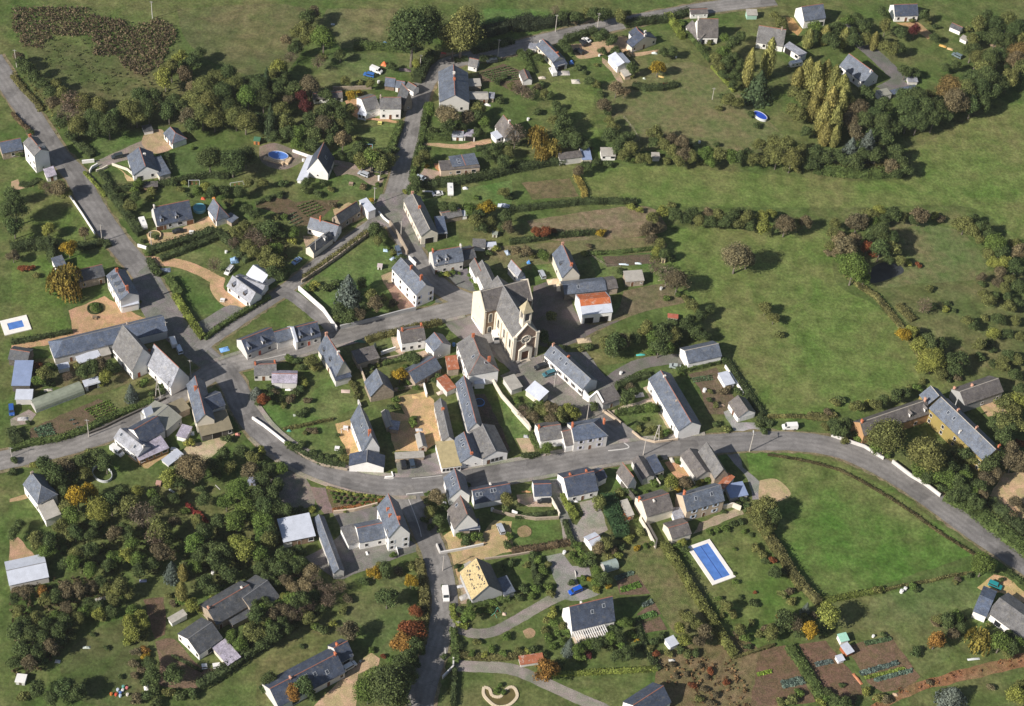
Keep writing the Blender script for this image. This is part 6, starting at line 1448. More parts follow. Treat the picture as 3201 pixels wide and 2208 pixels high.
grove("beside the wooded farmhouse drive","790 790 50 y|860 780 45 y|950 690 45 o|860 690 40 o|1130 550 45 d|1330 530 45 l|1350 600 40 d|740 670 45 o")
pole(2012,470,"pole with a lamp at the top road bend"); pole(1365,600,"pole by the dark hedge left of the bend"); 
T(1600,0)
grove("along the top road","420 130 45 d|540 140 60 d|700 110 70 d|620 100 50 o|780 120 60 d|960 110 45 d|530 180 40 k|360 90 40 n|760 300 65 d|830 330 60 d|700 290 40 d|900 130 60 o|910 170 45 o")
hedge([(0,240),(200,230),(340,200),(520,180)],6,3.2,(0.045,0.06,0.035),"dark hedge belt on the far side of the top road")
hedge([(440,350),(560,310),(700,270)],4,2.5,HC["d"],"dark hedge between the top road and the sandy yard")
hedge([(940,220),(1100,190),(1290,175),(1480,110)],4,2.5,HC["d"],"dark hedge behind the crossing blue roofs")
hedge([(1290,140),(1350,220),(1420,330)],3,2.5,HC["l"],"light green hedge running down from the top road")
hedge([(1455,280),(1540,380),(1650,520)],2.2,2.0,HC["g"],"straight green hedge beside the steep roofed house")
hedge([(1660,560),(1740,650),(1850,770)],1.4,1.2,HC["l"],"thin light hedge continuing down the slope")
hedge([(60,440),(120,520),(160,620)],3,2.0,HC["g"],"hedge beside the long top street house")
hedge([(1000,720),(1120,745),(1250,740),(1370,715)],3.6,1.8,HC["d"],"loose dark hedge below the yellow tree")
tree(1215,560,68,'y',"bright yellow tree standing on the upper lawn","autumn trees")
tree(870,730,75,'t',"pale tan shrub below the ruined shed","autumn trees")
tree(940,760,50,'t',"smaller tan shrub right of the pale tan one","autumn trees")
tree(1280,700,24,'r',"small russet bush at the loose hedge","autumn trees")
grove("around the sandy yard at the top","750 420 45 d|870 420 45 d|960 450 40 k|1260 430 50 d|1340 430 55 d|1000 560 55 d|980 530 40 g|230 480 45 d|150 430 35 d|420 370 50 d|470 410 45 d|650 680 55 d|700 700 45 o|560 560 40 d|600 600 30 d|700 540 25 o|1000 620 40 o")
grove("in the broken hedge line of the narrow lawn","740 780 40 d|770 870 65 k|790 930 45 d|810 1000 50 o|840 1060 60 o|820 1130 70 d|900 1160 75 d|970 1150 60 d|990 1230 70 o|930 1290 60 o|880 1230 60 d|1060 1320 50 o|1010 1330 45 g")
grove("in the tangled hedge row behind the willow","320 790 45 d|370 870 45 d|400 930 60 d|440 1000 75 d|400 1080 75 d|470 1100 70 d|360 1000 60 o|520 1160 75 d|600 1190 60 d|430 1170 70 d|640 1240 45 d|270 780 45 o|220 930 45 d|250 700 40 d|130 780 60 n|60 740 60 n|210 720 40 k")
tree(215,1130,95,'w',"yellow willow beside the white cottage, the left one","two yellow willows")
tree(340,1230,85,'w',"lower yellow willow above the clad barn, the right one","two yellow willows")
tree(250,1280,70,'w',"third drooping willow crown between barn and cottage","two yellow willows")
tree(30,1120,80,'n',"bare pale tree in front of the white cottage","lone trees")
grove("in the hedgerow above the wide meadow","1190 1100 75 o|1180 1180 55 d|1260 1200 55 o|1330 1160 65 k|1420 1180 65 k|1340 1260 70 o|1430 1280 70 k|1380 1340 55 o|1500 1300 60 o|1480 1220 40 d|1620 1280 80 g|1650 1350 50 g|1730 1290 70 o|1700 1200 35 d|1820 1300 75 g|1900 1310 65 d|1970 1280 60 d|2010 1330 60 o|1120 1320 50 o|1290 1340 45 o|1570 1350 40 o|2060 1200 60 o|2100 1330 60 o|700 1340 40 d|800 1360 45 d|620 1380 50 d|560 1420 55 k|1800 830 60 o|1880 850 50 o|1760 800 40 d|1990 950 40 d|1720 900 35 o|2040 1040 40 d")
tree(1975,560,58,'P',"slender light poplar beside the giant dark conifer","poplars",hf=4.0)
tree(2060,700,118,'c',"giant dark conifer tree in the upper right","big conifers",hf=1.25)
tree(2140,480,75,'P',"second slender poplar behind the giant conifer","poplars",hf=3.2)
grove("along the straight hedge at the top","1690 480 60 o|1760 430 70 g|1790 520 60 d|1720 560 50 o|1840 480 55 d|1770 310 45 g|1850 360 70 d|1900 300 50 d|1410 190 40 g|1640 350 35 o|1620 400 25 d|1750 620 50 d|1850 620 55 d|1900 540 50 d|1840 700 45 d")
pole(362,265,"pole beyond the top road hedge"); pole(710,250,"second pole on the sandy verge of the top road"); pole(1665,830,"thin pole in the upper paddock",h=6)
T(2400,0)
grove("at the top border behind the birches","400 230 70 g|380 300 60 d|560 250 75 d|600 230 60 d|540 340 70 d|500 320 60 d|660 170 60 g|740 150 60 d|800 200 70 d|720 330 70 d|700 260 50 d|820 320 60 o|900 320 60 o|950 100 50 d|60 130 50 o|110 190 60 o|1300 120 50 d|1340 180 35 o|1400 220 35 d|30 340 40 d|130 260 40 d")
tree(340,320,60,'P',"first birch with a pale trunk left of the big slate house","birches with pale trunks",hf=1.9)
tree(480,290,60,'P',"second birch with a leaning pale trunk by the big slate house","birches with pale trunks",hf=1.9)
tree(640,310,60,'P',"third birch with a leaning pale trunk by the big slate house","birches with pale trunks",hf=1.9)
tree(890,340,50,'P',"slim birch on the right of the big slate house","birches with pale trunks",hf=2.2)
tree(985,210,60,'o',"silvery drooping tree beside the porch house at the top","lone trees")
tree(1225,250,52,'p',"dark reddish shrub on the top right terrace","autumn trees")
grove("in the top right gardens","1100 270 60 d|1050 400 70 o|1100 400 55 d|980 390 60 o|1390 310 45 d|1560 540 50 d|1480 560 45 d|1200 170 30 o|1750 200 70 o|1820 130 60 d|1900 200 80 d|2000 160 80 o|2060 240 80 d|1780 300 60 d|1900 310 80 d|1980 330 80 d|1700 420 90 d|1740 480 80 o|1850 480 90 d|1930 460 80 d|2090 420 100 u|2060 500 80 t|2110 320 60 o|1980 520 60 d|1700 330 60 o|1660 240 40 o")
tree(1145,585,60,'d',"round dark tree beside the drive end","lone trees")
tree(1230,600,50,'d',"second dark tree right beside the drive end","lone trees")
grove("in the big thicket beside the white garage","1130 800 90 d|1230 800 100 d|1180 900 110 d|1300 900 100 d|1250 1000 90 d|1400 900 90 d|1380 990 80 d|1160 1010 80 d|1480 960 70 d|1340 790 60 o|960 880 80 d|900 960 90 d|960 1020 90 d|1050 1060 70 d|820 780 80 d|760 900 90 k|700 1000 90 k|800 1000 90 d|720 1100 80 k|900 1110 80 d|980 1150 80 d")
tree(1520,720,120,'u',"large rust orange tree in the hedgerow, upper one","rust coloured trees")
tree(1560,840,120,'t',"large brownish tree below the rust orange one","rust coloured trees")
tree(1640,760,100,'o',"olive tree right behind the rust orange one","rust coloured trees")
grove("on the right flank of the rust orange tree","1720 650 100 d|1830 640 100 d|1780 750 100 d|1870 760 80 d|1940 690 80 d|1700 870 80 d|1790 860 70 d|2010 640 80 o|2080 660 60 d|1800 560 80 o|2100 560 80 o")
for i,(u,v,r,hf) in enumerate([(330,600,75,2.4),(250,650,60,2.2),(400,640,80,2.4),(480,620,75,2.4),(550,660,80,2.2),(620,720,75,2.0),(420,800,80,2.4),(520,860,85,2.4),(600,860,80,2.4),(460,980,85,2.4),(560,1010,80,2.4),(380,900,70,2.2),(640,800,70,2.2),(690,880,55,2.2),(480,1110,70,2.0),(560,1130,65,2.0)]):
 tree(u,v,r,'P',f"tall poplar of the dense yellow poplar stand, {ORD[i]} in its scattered rows","yellow poplar stand",hf=hf)
tree(830,1190,95,'b',"blue grey fir at the tip of the poplar wood","blue grey conifers",hf=1.5)
tree(690,1230,85,'b',"blue grey conifer below the poplar stand","blue grey conifers",hf=1.3)
grove("at the foot of the poplar wood","290 820 70 o|220 760 70 o|320 1090 60 d|270 960 60 o|200 900 60 o|150 1200 80 o|60 1180 70 o|80 1300 80 o|200 1310 90 o|280 1250 70 o|400 1270 80 d|480 1300 80 d|560 1290 70 d|360 1360 70 d|640 1330 70 d|730 1340 80 d|800 1290 70 d|900 1290 80 d|880 1220 60 d|980 1300 70 d|1070 1260 80 d|1100 1350 80 d|1030 1380 70 t|1150 1400 70 d|1060 1430 60 d|20 1250 60 o|160 1400 45 o|250 1410 45 o")
hedge([(380,1420),(520,1440),(700,1455),(900,1465),(1060,1450),(1160,1420)],5,3.0,HC["g"],"trimmed hedge along the foot of the poplar wood")
hedge([(400,1400),(560,1390),(760,1420),(960,1430)],4,2.5,HC["o"],"bramble band behind the trimmed wood hedge")
T(0,550)
hedge([(880,110),(1000,260),(1100,400),(1170,500)],3.2,2.6,HC["d"],"dark clipped hedge along the left road verge")
hedge([(570,590),(700,600),(870,560),(900,600)],3.2,1.8,HC["d"],"dark hedge between the two left lawns")
hedge([(95,620),(230,590),(420,590),(450,560)],5.0,3.0,HC["d"],"thick dark hedge at the left edge")
hedge([(420,610),(430,720)],3.0,3.0,HC["d"],"short dark hedge running down the left lawn")
hedge([(1230,640),(1400,590),(1560,540),(1790,470)],3.6,2.2,HC["d"],"upper dark hedge below the sandy parking")
hedge([(1340,700),(1500,640),(1680,570),(1800,520)],2.8,1.8,HC["d"],"lower dark hedge below the sandy parking")
hedge([(1810,490),(1900,560),(1990,650),(2060,720)],3.0,2.4,HC["d"],"dark hedge right of the small lawn")
hedge([(1455,1010),(1530,1130),(1620,1270),(1690,1360)],2.4,2.2,HC["l"],"light green clipped hedge dropping to the lane corner")
hedge([(1400,860),(1500,1000)],2.4,2.2,HC["g"],"upper part of the clipped hedge at the junction")
hedge([(1700,1360),(1820,1270),(1960,1180),(2128,1080),(2240,1010)],2.2,1.4,HC["g"],"clipped hedge along the lane under the terrace garden")
hedge([(95,1390),(250,1370),(450,1330),(600,1300)],2.0,1.4,HC["d"],"low hedge above the sandy track")
hedge([(1240,700),(1290,800),(1340,830)],3.0,1.6,HC["d"],"ragged hedge at the drive entrance")
tree(545,850,135,'w',"big weeping willow in front of the courtyard house","weeping willows")
tree(590,960,90,'w',"lower drooping mass of the big weeping willow","weeping willows")
tree(465,880,85,'w',"left drooping mass of the big weeping willow","weeping willows")
tree(570,590,75,'y',"golden tree on the hedge line above the willow","autumn trees")
tree(400,440,62,'l',"light green young tree on the left lawn","lone trees")
tree(700,470,55,'t',"small brownish tree right of the golden tree","autumn trees")
tree(495,680,32,'o',"olive bush beside the blue slate hut","lone trees")
tree(300,830,35,'o',"small olive bush on the left garden lawn","lone trees")
for i,(u,v,r) in enumerate([(180,770,38),(225,765,38),(265,765,32)]): tree(u,v,r,'r',f"rusty red shrub on the left garden lawn, {ORD[i]} in its row","rusty red shrubs")
tree(120,260,120,'d',"dark tree shading the left edge lawn","lone trees"); tree(110,400,90,'d',"second dark tree at the left edge lawn","lone trees")
tree(100,150,70,'d',"third dark tree at the left edge","lone trees"); tree(105,660,60,'k',"dark brown tree at the left end of the thick hedge","lone trees")
grove("around the parking house and play garden","1080 240 60 o|1130 170 50 d|1150 60 50 g|1120 120 45 g|1260 120 45 o|1250 180 35 l|1020 160 40 d|1430 60 45 d|1570 160 30 d|1700 90 40 l|1530 60 30 l|1760 130 60 d|1850 130 60 d|1880 100 40 d|1640 120 40 g|1900 220 50 o|1990 130 50 d|2060 60 50 o|1960 470 60 o|2030 420 60 o|2100 500 70 n|2060 580 70 o|1940 560 45 n|2110 640 60 o|1780 740 60 n|1290 510 30 d|1230 650 30 g|1300 800 32 g|1180 540 28 d|1730 430 22 d|2120 320 60 d|2050 270 50 d")
scrub("undergrowth",[(1850,500),(2060,400),(2128,420),(2360,500),(2420,700),(2330,840),(2200,800),(2120,720),(2010,600)],0.5,0.6,(0.13,0.12,0.065),"tangle of dry weeds on the bank behind the lane","thicket",1.6)
grove("on the weedy bank behind the lane","2150 560 70 n|2220 640 75 o|2300 720 75 o|2330 820 60 d|2200 740 60 o|2260 800 60 d|2290 600 60 g|2370 780 45 g|2180 460 70 d|2250 440 80 d|2330 430 60 d")
tree(1160,1050,26,'o',"little shrub by the porch of the courtyard house","lone trees")
for i,(u,v,r) in enumerate([(790,1100,40),(765,1075,25),(820,1120,25),(800,1070,24)]): tree(u,v,r,'g',f"low plant in the round courtyard bed, {ORD[i]} in the bed","plants in the round bed")
T(800,550)
tree(770,930,112,'b',"great blue cedar in the triangular park","blue grey conifers",hf=1.35)
grove("around the triangular park","990 440 70 d|1040 470 55 d|1010 540 50 o|500 900 45 l|460 930 40 l|560 930 45 d|610 920 45 d|960 1000 70 o|1000 1060 70 k|900 1080 50 d|1140 1060 50 k|700 1120 70 d|780 1160 70 d|860 1150 65 k|740 1210 50 d|670 1180 50 d|420 940 40 g|880 890 60 d|660 880 40 d|1220 670 35 d|1170 700 30 d|1140 630 30 o|1060 1020 50 o")
hedge([(930,480),(820,560),(680,660),(540,760),(400,860)],2.2,1.8,HC["o"],"ragged hedge on the wall top along the park lane")
wall_line([(930,500),(820,580),(680,685),(540,785),(380,890)],1.4,0.4,"stone","old stone wall of the park along the lane")
wall_line([(355,950),(560,1130),(672,1290)],2.0,0.4,"white","long white wall between the footway and the park","park_wall")
wall_line([(700,1275),(960,1215),(1200,1150),(1330,1120)],1.8,0.35,"grey","grey park wall along the main street","park_wall")
wall_line([(1110,410),(1190,530),(1260,660)],2.4,0.4,"stone","tall stone wall on the street below the crossing","park_wall")
wall_line([(1020,310),(1060,360),(1110,400)],1.0,0.3,"white","short white wall at the crossing corner")
wall_line([(1270,690),(1330,750)],1.5,0.35,"white","short pale wall behind the large white house")
grove("on the park tip behind the stone wall","1090 600 28 g|1130 650 26 l|1210 690 35 d")
hedge([(915,1375),(1050,1335),(1180,1305),(1330,1265),(1540,1225)],2.6,1.6,HC["o"],"clipped olive hedge along the main street")
wall_line([(1040,1490),(1160,1450)],1.6,0.3,"white","small pale blue garden wall by the corner house")
wall_line([(1040,1540),(1240,1500)],1.2,0.4,"stone","low stone wall below the small walled lawn")
hedge([(1060,1570),(1240,1530),(1320,1520)],1.6,1.4,HC["g"],"hedge below the low stone wall")
grove("in the yards before the corner house","1310 1510 65 d|1250 1500 40 d|990 1410 22 b|1020 1450 26 d|280 1520 50 g|340 1540 45 d|460 1540 60 o|500 1590 50 o|390 1590 40 d")
grove("before the tall dormer house","1540 820 32 g|1590 815 36 l|1640 800 30 g|1500 805 22 d|1690 810 20 g")
for i,(u,v,r) in enumerate([(1785,820,30),(1800,870,32),(1830,920,40),(1850,940,30)]): tree(u,v,r,'g',f"ivy green bush against the white wall behind the church, {ORD[i]} going down","wall bushes")
grove("behind the crossing houses","1560 250 50 d|1640 260 50 d|1780 280 60 g|1850 330 60 d|1820 380 70 o|1870 430 60 d|1940 380 60 o|1980 450 45 o|2080 340 70 d|2100 420 60 k|1830 180 30 g|1750 250 40 g|2050 420 50 d|1990 600 40 l|1930 640 40 d|2060 130 50 o|2100 170 45 d|1300 120 60 d|1330 60 50 d|1240 130 30 l")
tree(1920,260,82,'y',"amber yellow round tree behind the crossing houses","autumn trees")
grove("in the kitchen garden by the corner cottages","130 440 75 d|60 430 60 d|200 470 60 d|320 470 60 g|300 540 45 l|240 340 40 g|410 120 45 d|420 60 50 d|510 150 45 d|640 240 40 k|890 90 40 t|200 160 40 d|100 190 35 d|560 60 40 d|620 110 35 o|960 200 26 y|1010 70 26 g|60 60 50 o|230 60 45 d|160 340 40 o")
rows("vegetable_rows",[(330,250),(480,200),(580,290),(430,350)],5,(0.1,0.15,0.05),"leafy rows behind the corner cottages",0.45,0.4)
rows("vegetable_rows",[(240,330),(330,290),(400,390),(300,440)],4,(0.12,0.17,0.1),"blue green rows in the cottage kitchen garden",0.45,0.4)
hedge([(0,240),(120,190),(240,150)],1.4,1.2,HC["d"],"thin dark hedge in the cottage kitchen garden")
pole(495,670,"tall pole beside the small cream barn"); pole(1205,520,"pole on the street below the crossing"); pole(985,240,"pole at the village crossing")
T(0,550)
pole(850,550,"thin pole on the left road verge"); pole(1262,610,"pole at the entrance of the parking house"); pole(1385,1330,"pole at the end of the long slate barn",h=7)
T(1600,550)
hedge([(-20,300),(200,270),(400,250),(600,225),(800,225),(1030,230)],2.6,2.0,HC["d"],"long dark clipped hedge dividing the meadow from the plots")
hedge([(-20,560),(150,540),(350,510),(560,490),(690,480)],2.4,1.8,HC["d"],"dark hedge across the weedy strip behind the church")
hedge([(530,0),(560,60),(600,130),(600,200)],2.6,1.4,HC["y"],"dry yellow hedge at the meadow corner")
hedge([(590,660),(700,650),(900,640),(1180,610)],2.0,1.0,HC["g"],"low green hedge above the dug plot")
tree(1870,660,135,'t',"big round tan tree standing alone in the meadow","lone meadow trees")
tree(1960,680,80,'t',"right side crown of the lone tan meadow tree","lone meadow trees")
tree(1380,870,110,'k',"brown green tree at the farmyard corner of the meadow","lone meadow trees")
tree(1290,830,85,'n',"thin grey tree left of the farmyard corner tree","lone meadow trees")
tree(2110,1095,62,'o',"upper small tree casting a shadow on the slope","lone meadow trees")
grove("in the hedgerow across the middle meadow","1170 360 60 o|1130 440 70 k|1200 440 60 k|1160 530 60 k|1230 560 50 o|1060 280 40 l|1180 330 50 o|1260 290 60 l|1330 240 40 o|1360 320 65 d|1440 350 60 d|1500 310 60 d|1560 370 60 o|1630 300 50 t|1640 380 60 d|1720 320 60 o|1780 380 65 d|1840 330 65 d|1900 300 50 d|1880 400 60 o|1960 340 65 o|1990 420 50 d|2080 330 60 l|2090 420 70 l|990 260 45 l")
tree(745,470,48,'y',"small yellow green tree on the dark hedge","autumn trees"); tree(545,480,40,'d',"dark bush on the hedge left of the yellow one","lone trees")
for i,(u,v,r) in enumerate([(200,460,50),(280,460,55),(350,460,40)]): tree(u,v,r,'r',f"rust brown bramble behind the church, {ORD[i]} in the row","rust brown brambles")
grove("at the kitchen plot corner of the meadow","1210 630 50 l|1190 690 45 o|1270 650 55 d|1320 680 45 d|900 790 40 d|600 640 30 l|260 660 55 g|180 660 45 o|120 620 50 t|30 620 50 t|640 580 30 k|1200 760 60 n")
grove("in the orchard below the iron barn","860 1390 90 d|780 1380 70 o|930 1370 70 k|850 1450 70 d|1020 1350 60 d|1130 1250 60 o|1180 1350 80 g|1260 1300 90 d|1220 1430 80 d|1330 1240 70 d|1340 1330 80 o|1440 1250 70 d|1480 1200 60 d|1540 1290 65 d|1600 1330 60 d|1500 1330 50 g|1560 1160 60 d|1500 1080 60 o|1640 1110 50 d|1300 1430 60 g|1360 1400 50 d|1090 1300 50 o|1290 1020 35 g|330 1170 55 o|640 1420 45 d|580 1440 35 o|1440 1020 45 o|1380 980 35 g|1150 1460 45 g")
grove("in the shade behind the church","250 1330 60 d|170 1300 50 d|330 1400 40 o|420 1430 40 d")
T(2400,550)
tree(100,1320,45,'o',"lower small tree casting a shadow on the slope","lone meadow trees"); tree(50,1180,55,'o',"middle small tree casting a shadow on the slope","lone meadow trees")
grove("in the middle meadow hedgerow end","150 400 95 k|100 420 60 d|320 380 60 k|260 380 50 o|30 310 50 l")
grove("ringing the scrubby pasture","750 370 85 k|700 400 60 k|850 320 70 o|930 290 60 l|880 380 60 g|960 360 60 d|1050 320 70 d|1120 340 50 o|940 460 90 d|860 480 70 d|1010 510 80 d|1270 320 80 k|1220 360 50 d|1400 330 45 l|1440 360 45 k|1640 400 80 o|1580 400 60 o|1720 350 50 d|1700 450 70 o|1790 420 70 d|1830 480 60 d|1760 520 50 o|1890 560 90 g|1930 620 80 d|1850 640 70 o|2090 620 70 t|2060 560 60 o|1980 720 70 l|1880 720 60 l|2060 760 80 d|1780 840 50 k|1930 800 60 k|540 480 60 o|520 580 50 o|600 520 70 t|640 590 90 t|720 540 80 t|580 640 60 t|940 600 80 d|1040 610 70 o|560 400 50 o|500 640 40 t|1100 700 50 o|1170 720 40 l|1010 700 50 d")
tree(720,750,125,'g',"large fresh green tree beside the small pond","lone trees"); tree(640,700,80,'g',"left crown joined to the large fresh green tree","lone trees"); tree(800,850,60,'g',"lower crown joined to the large fresh green tree","lone trees")
tree(830,590,55,'r',"bright red creeper bush by the pond, upper one","autumn trees"); tree(880,650,48,'r',"bright red creeper bush by the pond, lower one","autumn trees")
grove("on the long hedge of the slope","1130 1310 70 y|1200 1290 60 l|1250 1400 75 l|1210 1360 50 o|1340 1520 90 l|1400 1480 70 l|1350 1380 80 d|1290 1330 50 d|1440 1400 60 d|1480 1560 60 d|1570 1560 60 k|1300 1600 70 l")
hedge([(640,820),(760,920),(900,1010),(1000,1130),(1110,1270),(1230,1450),(1300,1580)],2.4,1.2,HC["o"],"long brown hedge bank bordering the slope meadow")
hedge([(1080,1080),(1140,1140),(1210,1210)],3.0,1.3,HC["o"],"short dense hedge bar in the garden meadow")
grove("scattered over the garden meadow at the right","1350 940 45 o|1300 1080 60 n|1380 1080 40 d|1490 1060 35 d|1480 1110 40 l|1550 1120 30 d|1660 1210 60 o|1710 1240 50 d|1760 1400 60 o|1830 1390 50 d|1880 1310 60 l|1990 1310 60 d|1920 1190 60 d|1840 1030 60 o|1800 980 50 o|1900 990 40 d|2000 1010 50 d|1960 930 60 o|1780 900 40 d|1920 890 60 k|2010 860 60 o|2080 920 60 d|2000 1080 60 o|2080 1050 50 d|1870 1450 40 d|2060 1200 50 o|2110 1330 50 o|1250 740 32 r|1800 1180 40 o|1960 1540 60 o|2040 1500 50 d")

T(0,1100)
hedge([(90,820),(250,770),(500,730),(700,660),(1000,520),(1280,420)],2.6,1.6,HC["g"],"long hedge between the kitchen garden and the street")
hedge([(100,660),(130,720),(160,780)],4,2.2,HC["d"],"dark hedge end at the left edge street")
wall_line([(730,690),(860,640),(1000,570),(1280,440),(1380,390)],0.9,0.4,"dark","low dark wall along the street verge")
rows("vegetable_rows",[(280,640),(420,590),(470,690),(330,720)],6,(0.12,0.2,0.12),"cabbage rows in the garden below the polytunnel",0.6,0.5)
rows("vegetable_rows",[(560,560),(600,550),(700,640),(660,650)],3,(0.14,0.2,0.17),"blue green leeks below the polytunnel",0.5,0.4)
rows("vegetable_rows",[(700,480),(900,400),(1000,510),(830,580)],7,(0.14,0.22,0.05),"bright salad rows in the garden strip",0.5,0.4)
grove("in the yard behind the long slate barn","370 180 75 o|320 240 60 g|420 140 60 g|400 260 50 d|300 110 50 r|700 170 75 d|760 120 70 d|830 100 70 k|900 120 60 d|560 210 45 n|870 200 60 l|850 260 40 l|650 110 50 o|260 160 45 d|960 150 50 d")
grove("on the garden strip beside the street","1090 330 55 b|1060 400 30 d|1200 250 50 g|1260 350 40 d|1340 330 40 d|230 590 28 d|1330 290 40 d|1150 270 40 o")
grove("below the street in the left gardens","380 940 90 d|470 1010 90 d|540 950 80 k|450 1080 70 d|290 940 45 l|700 900 80 d|800 880 90 d|880 920 80 d|700 1010 60 o|120 900 40 d|650 960 60 o|620 1030 60 d|750 830 50 o|1010 1160 60 d|100 1000 45 d|330 1040 50 d|520 1150 60 d|430 1160 50 k")
tree(640,1200,100,'y',"large golden tree below the oval ring, the left one","autumn trees")
tree(740,1150,80,'y',"upper golden crown below the oval ring","autumn trees")
tree(820,1310,110,'l',"large yellow green tree right below the golden one","autumn trees")
tree(1400,1050,85,'l',"yellow green tree left of the big dry tree","autumn trees")
tree(1140,1160,60,'l',"small light green tree by the tiny red roofed hut","autumn trees")
tree(1600,950,130,'t',"big dry tan tree below the sheet canopy","autumn trees",hf=1.3)
tree(1980,1150,110,'g',"tall bright green tree in the middle gardens","lone trees",hf=1.4)
grove("in the dense gardens of the lower left","560 1280 70 o|600 1360 90 g|680 1400 70 d|800 1420 60 d|920 1250 100 d|1000 1200 80 d|1080 1280 100 o|1180 1360 100 n|1020 1350 80 d|1260 1190 60 g|1290 1260 70 d|1340 1300 80 k|1440 1220 60 d|1540 1330 45 g|1620 1250 50 d|1500 1180 50 o|1700 1230 70 d|1760 1330 60 d|1640 1400 60 o|1880 1250 80 g|1900 1330 90 d|1960 1400 100 g|2040 1300 90 g|1820 1430 80 d|1500 980 60 d|1480 1100 70 d|1640 1060 60 o|1760 930 70 d|1850 850 70 d|1930 800 70 d|1800 1010 50 d|1920 960 60 o|1990 920 80 t|2070 980 80 t|2000 820 60 d|2060 760 60 g|2100 870 60 o|1570 760 50 l|1540 700 40 d|1880 720 50 d|1700 1480 80 d|1600 1540 70 d|1450 1420 60 k|1320 1480 100 o|1240 1440 60 d|1400 1540 60 d|1020 1480 70 d|900 1500 70 k|760 1520 60 d|620 1500 80 d|480 1540 70 o|380 1560 80 d|2090 1200 60 d|2100 1420 80 d|1560 880 40 o|1670 1140 50 d")
for i,(a,b_) in enumerate([((1550,1270),(1620,1350)),((1640,1340),(1730,1430))]): hedge([a,b_],1.2,1.2,(0.26,0.06,0.05),f"dark red clipped hedge bar, {'upper' if i == 0 else 'lower'} half")
pole(740,710,"pole standing in the kitchen garden hedge"); pole(1316,380,"wooden twin pole at the upper end of the street",kind="A"); pole(1588,215,"tall pole at the crossroads of the main street"); pole(100,880,"leaning pole at the left edge of the street",h=5)
T(0,1608)
scrub("undergrowth",[(90,640),(400,560),(900,520),(1150,620),(900,720),(640,760),(600,900),(560,1100),(300,1340),(90,1400)],0.4,0.7,(0.115,0.10,0.055),"dark tangle of brambles in the lower left corner","bramble thicket",1.5)
scrub("undergrowth",[(500,60),(1200,60),(1500,200),(1900,100),(2128,200),(2128,600),(1700,700),(1400,480),(1000,560),(520,460),(450,250)],0.22,0.8,(0.10,0.115,0.05),"mixed undergrowth filling the lower left gardens","undergrowth",1.2)
grove("in the thick lower left orchard","300 210 80 o|380 300 70 g|480 170 80 d|560 150 70 o|500 100 70 o|560 260 90 d|640 330 70 o|740 290 80 d|700 380 70 g|600 400 70 g|540 420 60 d|820 400 70 g|760 460 70 g|900 430 70 d|870 330 60 o|960 350 70 g|1050 330 70 l|1000 420 80 o|1100 260 70 g|1150 380 80 g|1210 330 60 g|1160 470 70 d|1250 420 70 d|1050 500 60 o|960 160 70 k|1080 150 70 d|1180 220 60 d|1290 190 80 n|1360 130 80 o|1400 240 80 o|1330 300 80 k|1400 330 60 t|1540 300 80 g|1620 240 90 g|1660 330 80 d|1560 380 70 o|1620 440 60 g|1740 280 90 d|1820 200 90 d|1860 310 90 d|1780 380 80 d|1940 370 80 d|1850 420 80 d|1900 500 80 d|1780 480 70 d|1700 560 80 d|1760 620 70 d|1640 520 60 g|1980 230 90 l|2060 300 90 l|2000 130 60 d|1700 180 80 d|1820 60 80 d|1900 120 70 d|1720 410 40 o|1800 350 28 g|240 120 70 d|160 90 60 d|120 160 60 d")
tree(1510,640,70,'P',"bright yellow green tall poplar like tree in the lower left","poplars",hf=2.2)
tree(1520,480,60,'P',"slender green yellow tree above the bright one","poplars",hf=2.0)
tree(1430,460,80,'b',"pale blue spiky conifer in the lower left gardens","blue grey conifers",hf=1.4)
grove("in the wild corner at the bottom left","140 640 50 k|220 640 70 k|110 700 60 d|350 640 60 a|380 700 60 o|470 680 70 d|560 620 80 k|660 620 80 k|770 600 60 k|840 560 60 d|880 620 60 o|1000 600 80 o|1060 650 60 o|940 700 60 o|740 740 60 d|820 760 60 d|700 800 60 g|640 860 60 o|540 880 70 d|460 850 60 g|380 920 70 d|300 860 70 o|200 900 80 d|140 980 90 d|260 1000 90 d|360 1030 80 d|480 960 80 d|420 1100 70 k|300 1130 80 d|180 1120 80 d|120 1230 70 d|240 1230 70 k|340 1220 60 d|500 1060 60 d|820 830 60 l|930 800 60 d|590 1010 50 o|150 800 60 o|560 770 60 k|860 860 40 o")
grove("around the dug brown strip","1090 800 60 g|1080 900 70 l|1150 850 70 l|1100 980 70 l|1190 920 60 l|1180 1010 60 o|1060 1050 50 l|1200 1130 45 a|1210 1180 40 y|1240 1240 70 d|1270 1340 80 d|1220 1400 60 d|1180 1290 45 k|1110 1240 50 k|1130 1140 50 k|1500 720 50 g|1600 760 70 l|1680 790 50 l|1780 700 50 l|1830 640 50 g|1400 680 35 o|1440 740 40 k|1000 1350 30 d|1120 1340 40 k|1290 1450 60 d|1400 1480 60 o|1500 1500 60 d|1600 1490 60 d|770 1000 26 d|880 1110 28 d|520 1440 100 d|300 1450 80 d|640 1480 80 d|420 1530 70 d|200 1510 60 o|1130 1530 60 k|1230 1500 60 d|1300 1560 60 d")
tree(1450,1320,92,'d',"oval dark topiary bush on the brown earth terrace","lone trees",hf=.6)
hedge([(1650,1440),(1780,1370),(1900,1290),(2020,1200),(2128,1130),(2300,1000),(2450,900),(2560,830)],4.0,2.4,HC["d"],"long dark hedge running beside the white gable garden")
hedge([(1430,1180),(1550,1240),(1680,1310)],0.9,0.8,HC["d"],"low hedge edging the earth terrace")
